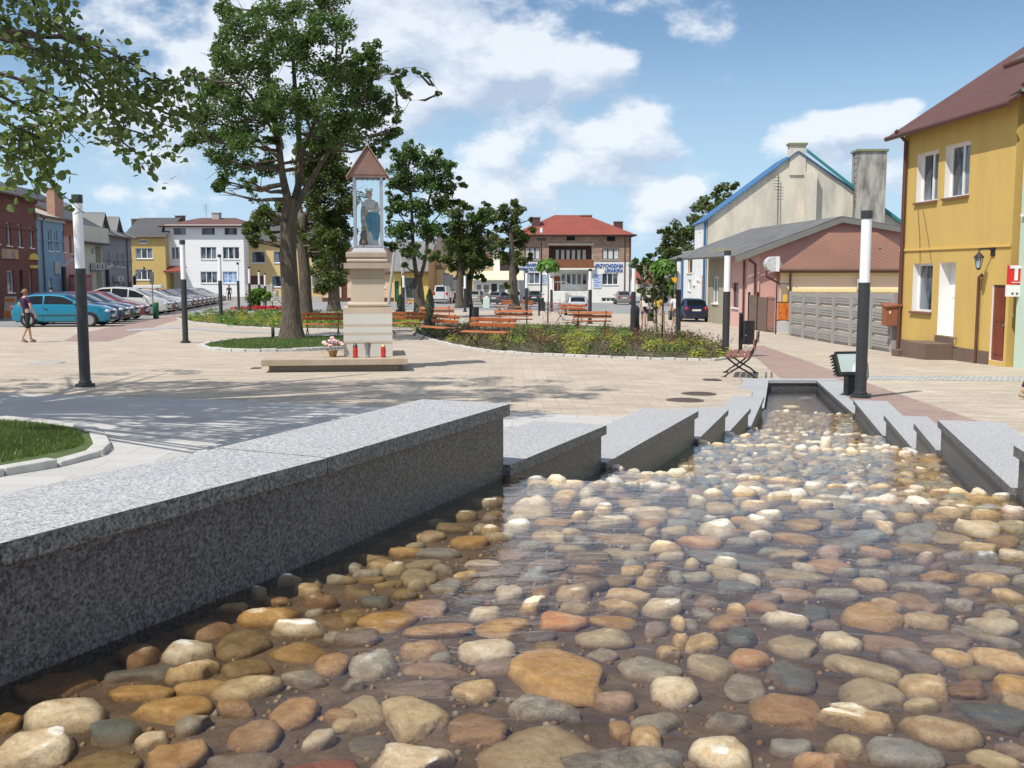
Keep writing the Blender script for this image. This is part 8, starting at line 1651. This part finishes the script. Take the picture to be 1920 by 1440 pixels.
# ------------------------------------------------------------------ bicycle, signs, small things
def bicycle(px, py, rz, lab, s=1.0):
    T = thing('bicycle', lab, 'bicycle', G(px, py), rz); T.scale = (s, s, s); M_f = plain('pink_red_frame', (.45, .04, .08), .4)
    for x in (-.52, .52):
        mb = MB(); k = 28; ring = [(x + .33 * cos(2 * pi * i / k), 0, .34 + .33 * sin(2 * pi * i / k)) for i in range(k + 1)]; mb.tube(ring, .018, 6, False); W_ = mb.build('wheel', M_tyre, T, world=False); mb = MB(); [mb.tube([(x, 0, .34), (x + .32 * cos(a), 0, .34 + .32 * sin(a))], .003, 3) for a in np.linspace(0, 2 * pi, 15)[:-1]]; mb.build('spokes', M_rim, W_, world=False)
    mb = MB(); bb, hd, st, rw, fw = (-.08, 0, .30), (.36, 0, .80), (-.22, 0, .78), (-.52, 0, .34), (.52, 0, .34)
    for a, b in ((bb, hd), (bb, st), (st, (.34, 0, .70)), (bb, rw), (st, rw), (hd, fw)): mb.tube([a, b], .018, 6)
    mb.build('frame', M_f, T, world=False); mb = MB(); mb.tube([st, (-.24, 0, .9)], .012, 6); mb.ball((-.26, 0, .93), (.13, .07, .04), 8, 5); mb.build('saddle', M_black, T, world=False)
    mb = MB(); mb.tube([hd, (.34, 0, .98)], .014, 6); mb.tube([(.22, -.26, 1.0), (.34, -.1, 1.0), (.34, .1, 1.0), (.22, .26, 1.0)], .012, 6); mb.build('handlebar', M_black, T, world=False)
    mb = MB(); mb.lathe([(.09, -.01), (.09, .01)], 12, bb, Matrix.Rotation(R(90), 3, 'X')); mb.tube([(bb[0], -.05, bb[2]), (bb[0] + .1, -.06, bb[2] - .13)], .01, 5); mb.build('cranks', M_rim, T, world=False)
bicycle(1041, 588, R(-12), 'pink red bicycle leaning by the bin and lamp', .85); bicycle(1016, 586, R(70), 'dark bicycle mostly hidden beside the pink red one', .8) if False else None
bicycle(772, 575, R(5), 'small bicycle leaning by the green shop window', .9)
# heart sign
p = G(1264, 606); z0 = P(1264, 532, p.y).z; T = thing('heart_sign', 'yellow heart shaped sign on a thin pole', 'sign', p); mb = MB(); hz_ = z0 - p.z; mb.tube([(0, 0, -.02), (0, 0, hz_ + .3)], .018, 6); mb.build('pole', M_gut, T, world=False)
pts = []
for a in np.linspace(0, 2 * pi, 33)[:-1]: pts.append((16 * sin(a) ** 3 / 16 * .15, -.03, hz_ + .2 + (13 * cos(a) - 5 * cos(2 * a) - 2 * cos(3 * a) - cos(4 * a)) / 16 * .17))
mb = MB(); mb.slab(pts, .02); mb.build('heart', plain('heart_yellow', (.80, .42, .01), .5), T, world=False)
# backs of traffic signs
def signback(px, y0, y1, base, d, w_, lab, two=False):
    q = P(px, y1, d); g = gz(q.x, d); T = thing('traffic_sign', lab, 'sign', (q.x, d, g)); top = P(px, y0, d).z - g; bot = q.z - g; w2 = w_ / FPX * d / 2; mb = MB()
    for sx in ((-1, 1) if two else (0,)): mb.tube([(sx * w2 * .7, .04, -.05), (sx * w2 * .7, .04, top)], .03, 6)
    mb.build('pole', M_gut, T, world=False); mb = MB(); mb.bb((-w2, -.01, bot), (w2, .01, top)); mb.build('plate', plain('sign_back', (.12, .12, .125), .6), T, world=False, bev=.005)
signback(838, 515, 536, 572, 90, 13, 'grey back of a big traffic sign on two posts before the cream shop', True); signback(285, 510, 532, 598, 56, 8, 'grey back of a sign on a thin post among the parked cars'); signback(847, 515, 545, 575, 91, 5, 'dark narrow board beside the big traffic sign')
p = G(293, 598); mb = MB(); mb.lathe([(.14, 0), (.14, .8), (.12, .85)], 12, p); tag(mb.build('litter_bin', M_green, None, True), 'green bin between the red car and the cream people carrier', 'bin')
p = G(22, 598); T = thing('pavement_board', 'orange and white folding board before the brick shop', 'sign', (p.x, 53, gz(p.x, 53))); q = P(21, 578, 53); g = gz(q.x, 53); T.location = (q.x, 53, g); mb = MB(); mb.slab([(-.28, -.25, 0), (.28, -.25, 0), (.28, 0, 1.15), (-.28, 0, 1.15)], .03); mb.slab([(.28, .25, 0), (-.28, .25, 0), (-.28, .03, 1.15), (.28, .03, 1.15)], .03); mb.build('frame', plain('board_cream', (.55, .5, .42), .7), T, world=False)
mb = MB(); f = lambda x, t: (x, -.26 + .25 * t - .035, 1.15 * t); [mb.slab([f(-.24, a), f(.24, a), f(.24, b), f(-.24, b)], .004) for a, b in ((.08, .38), (.78, .92))]; mb.build('orange_fields', plain('orange_print', (.70, .20, .03), .6), T, world=False)
p = G(756, 574); T = thing('stone_post', 'short pale green stone post by the kiosk', 'post', G(912, 577)); mb = MB(); mb.bb((-.25, -.2, -.1), (.25, .2, .75)); mb.build('post', pl('mint', (.55, .68, .58), .1), T, world=False, bev=.03)
# bicycle stands by the red flowers
for i, (x, lab) in enumerate(((503, 'left arched bicycle stand by the tallest tree'), (520, 'right arched bicycle stand by the tallest tree'))):
    p = G(x, 580); mb = MB(); mb.tube([(p.x - .35, p.y, p.z), (p.x - .3, p.y, p.z + .6), (p.x, p.y, p.z + .75), (p.x + .3, p.y, p.z + .4), (p.x + .45, p.y, p.z)], .025, 6); tag(mb.build('bicycle_stand', M_black), lab, 'bicycle stand')
# overhead wires beyond the clinic
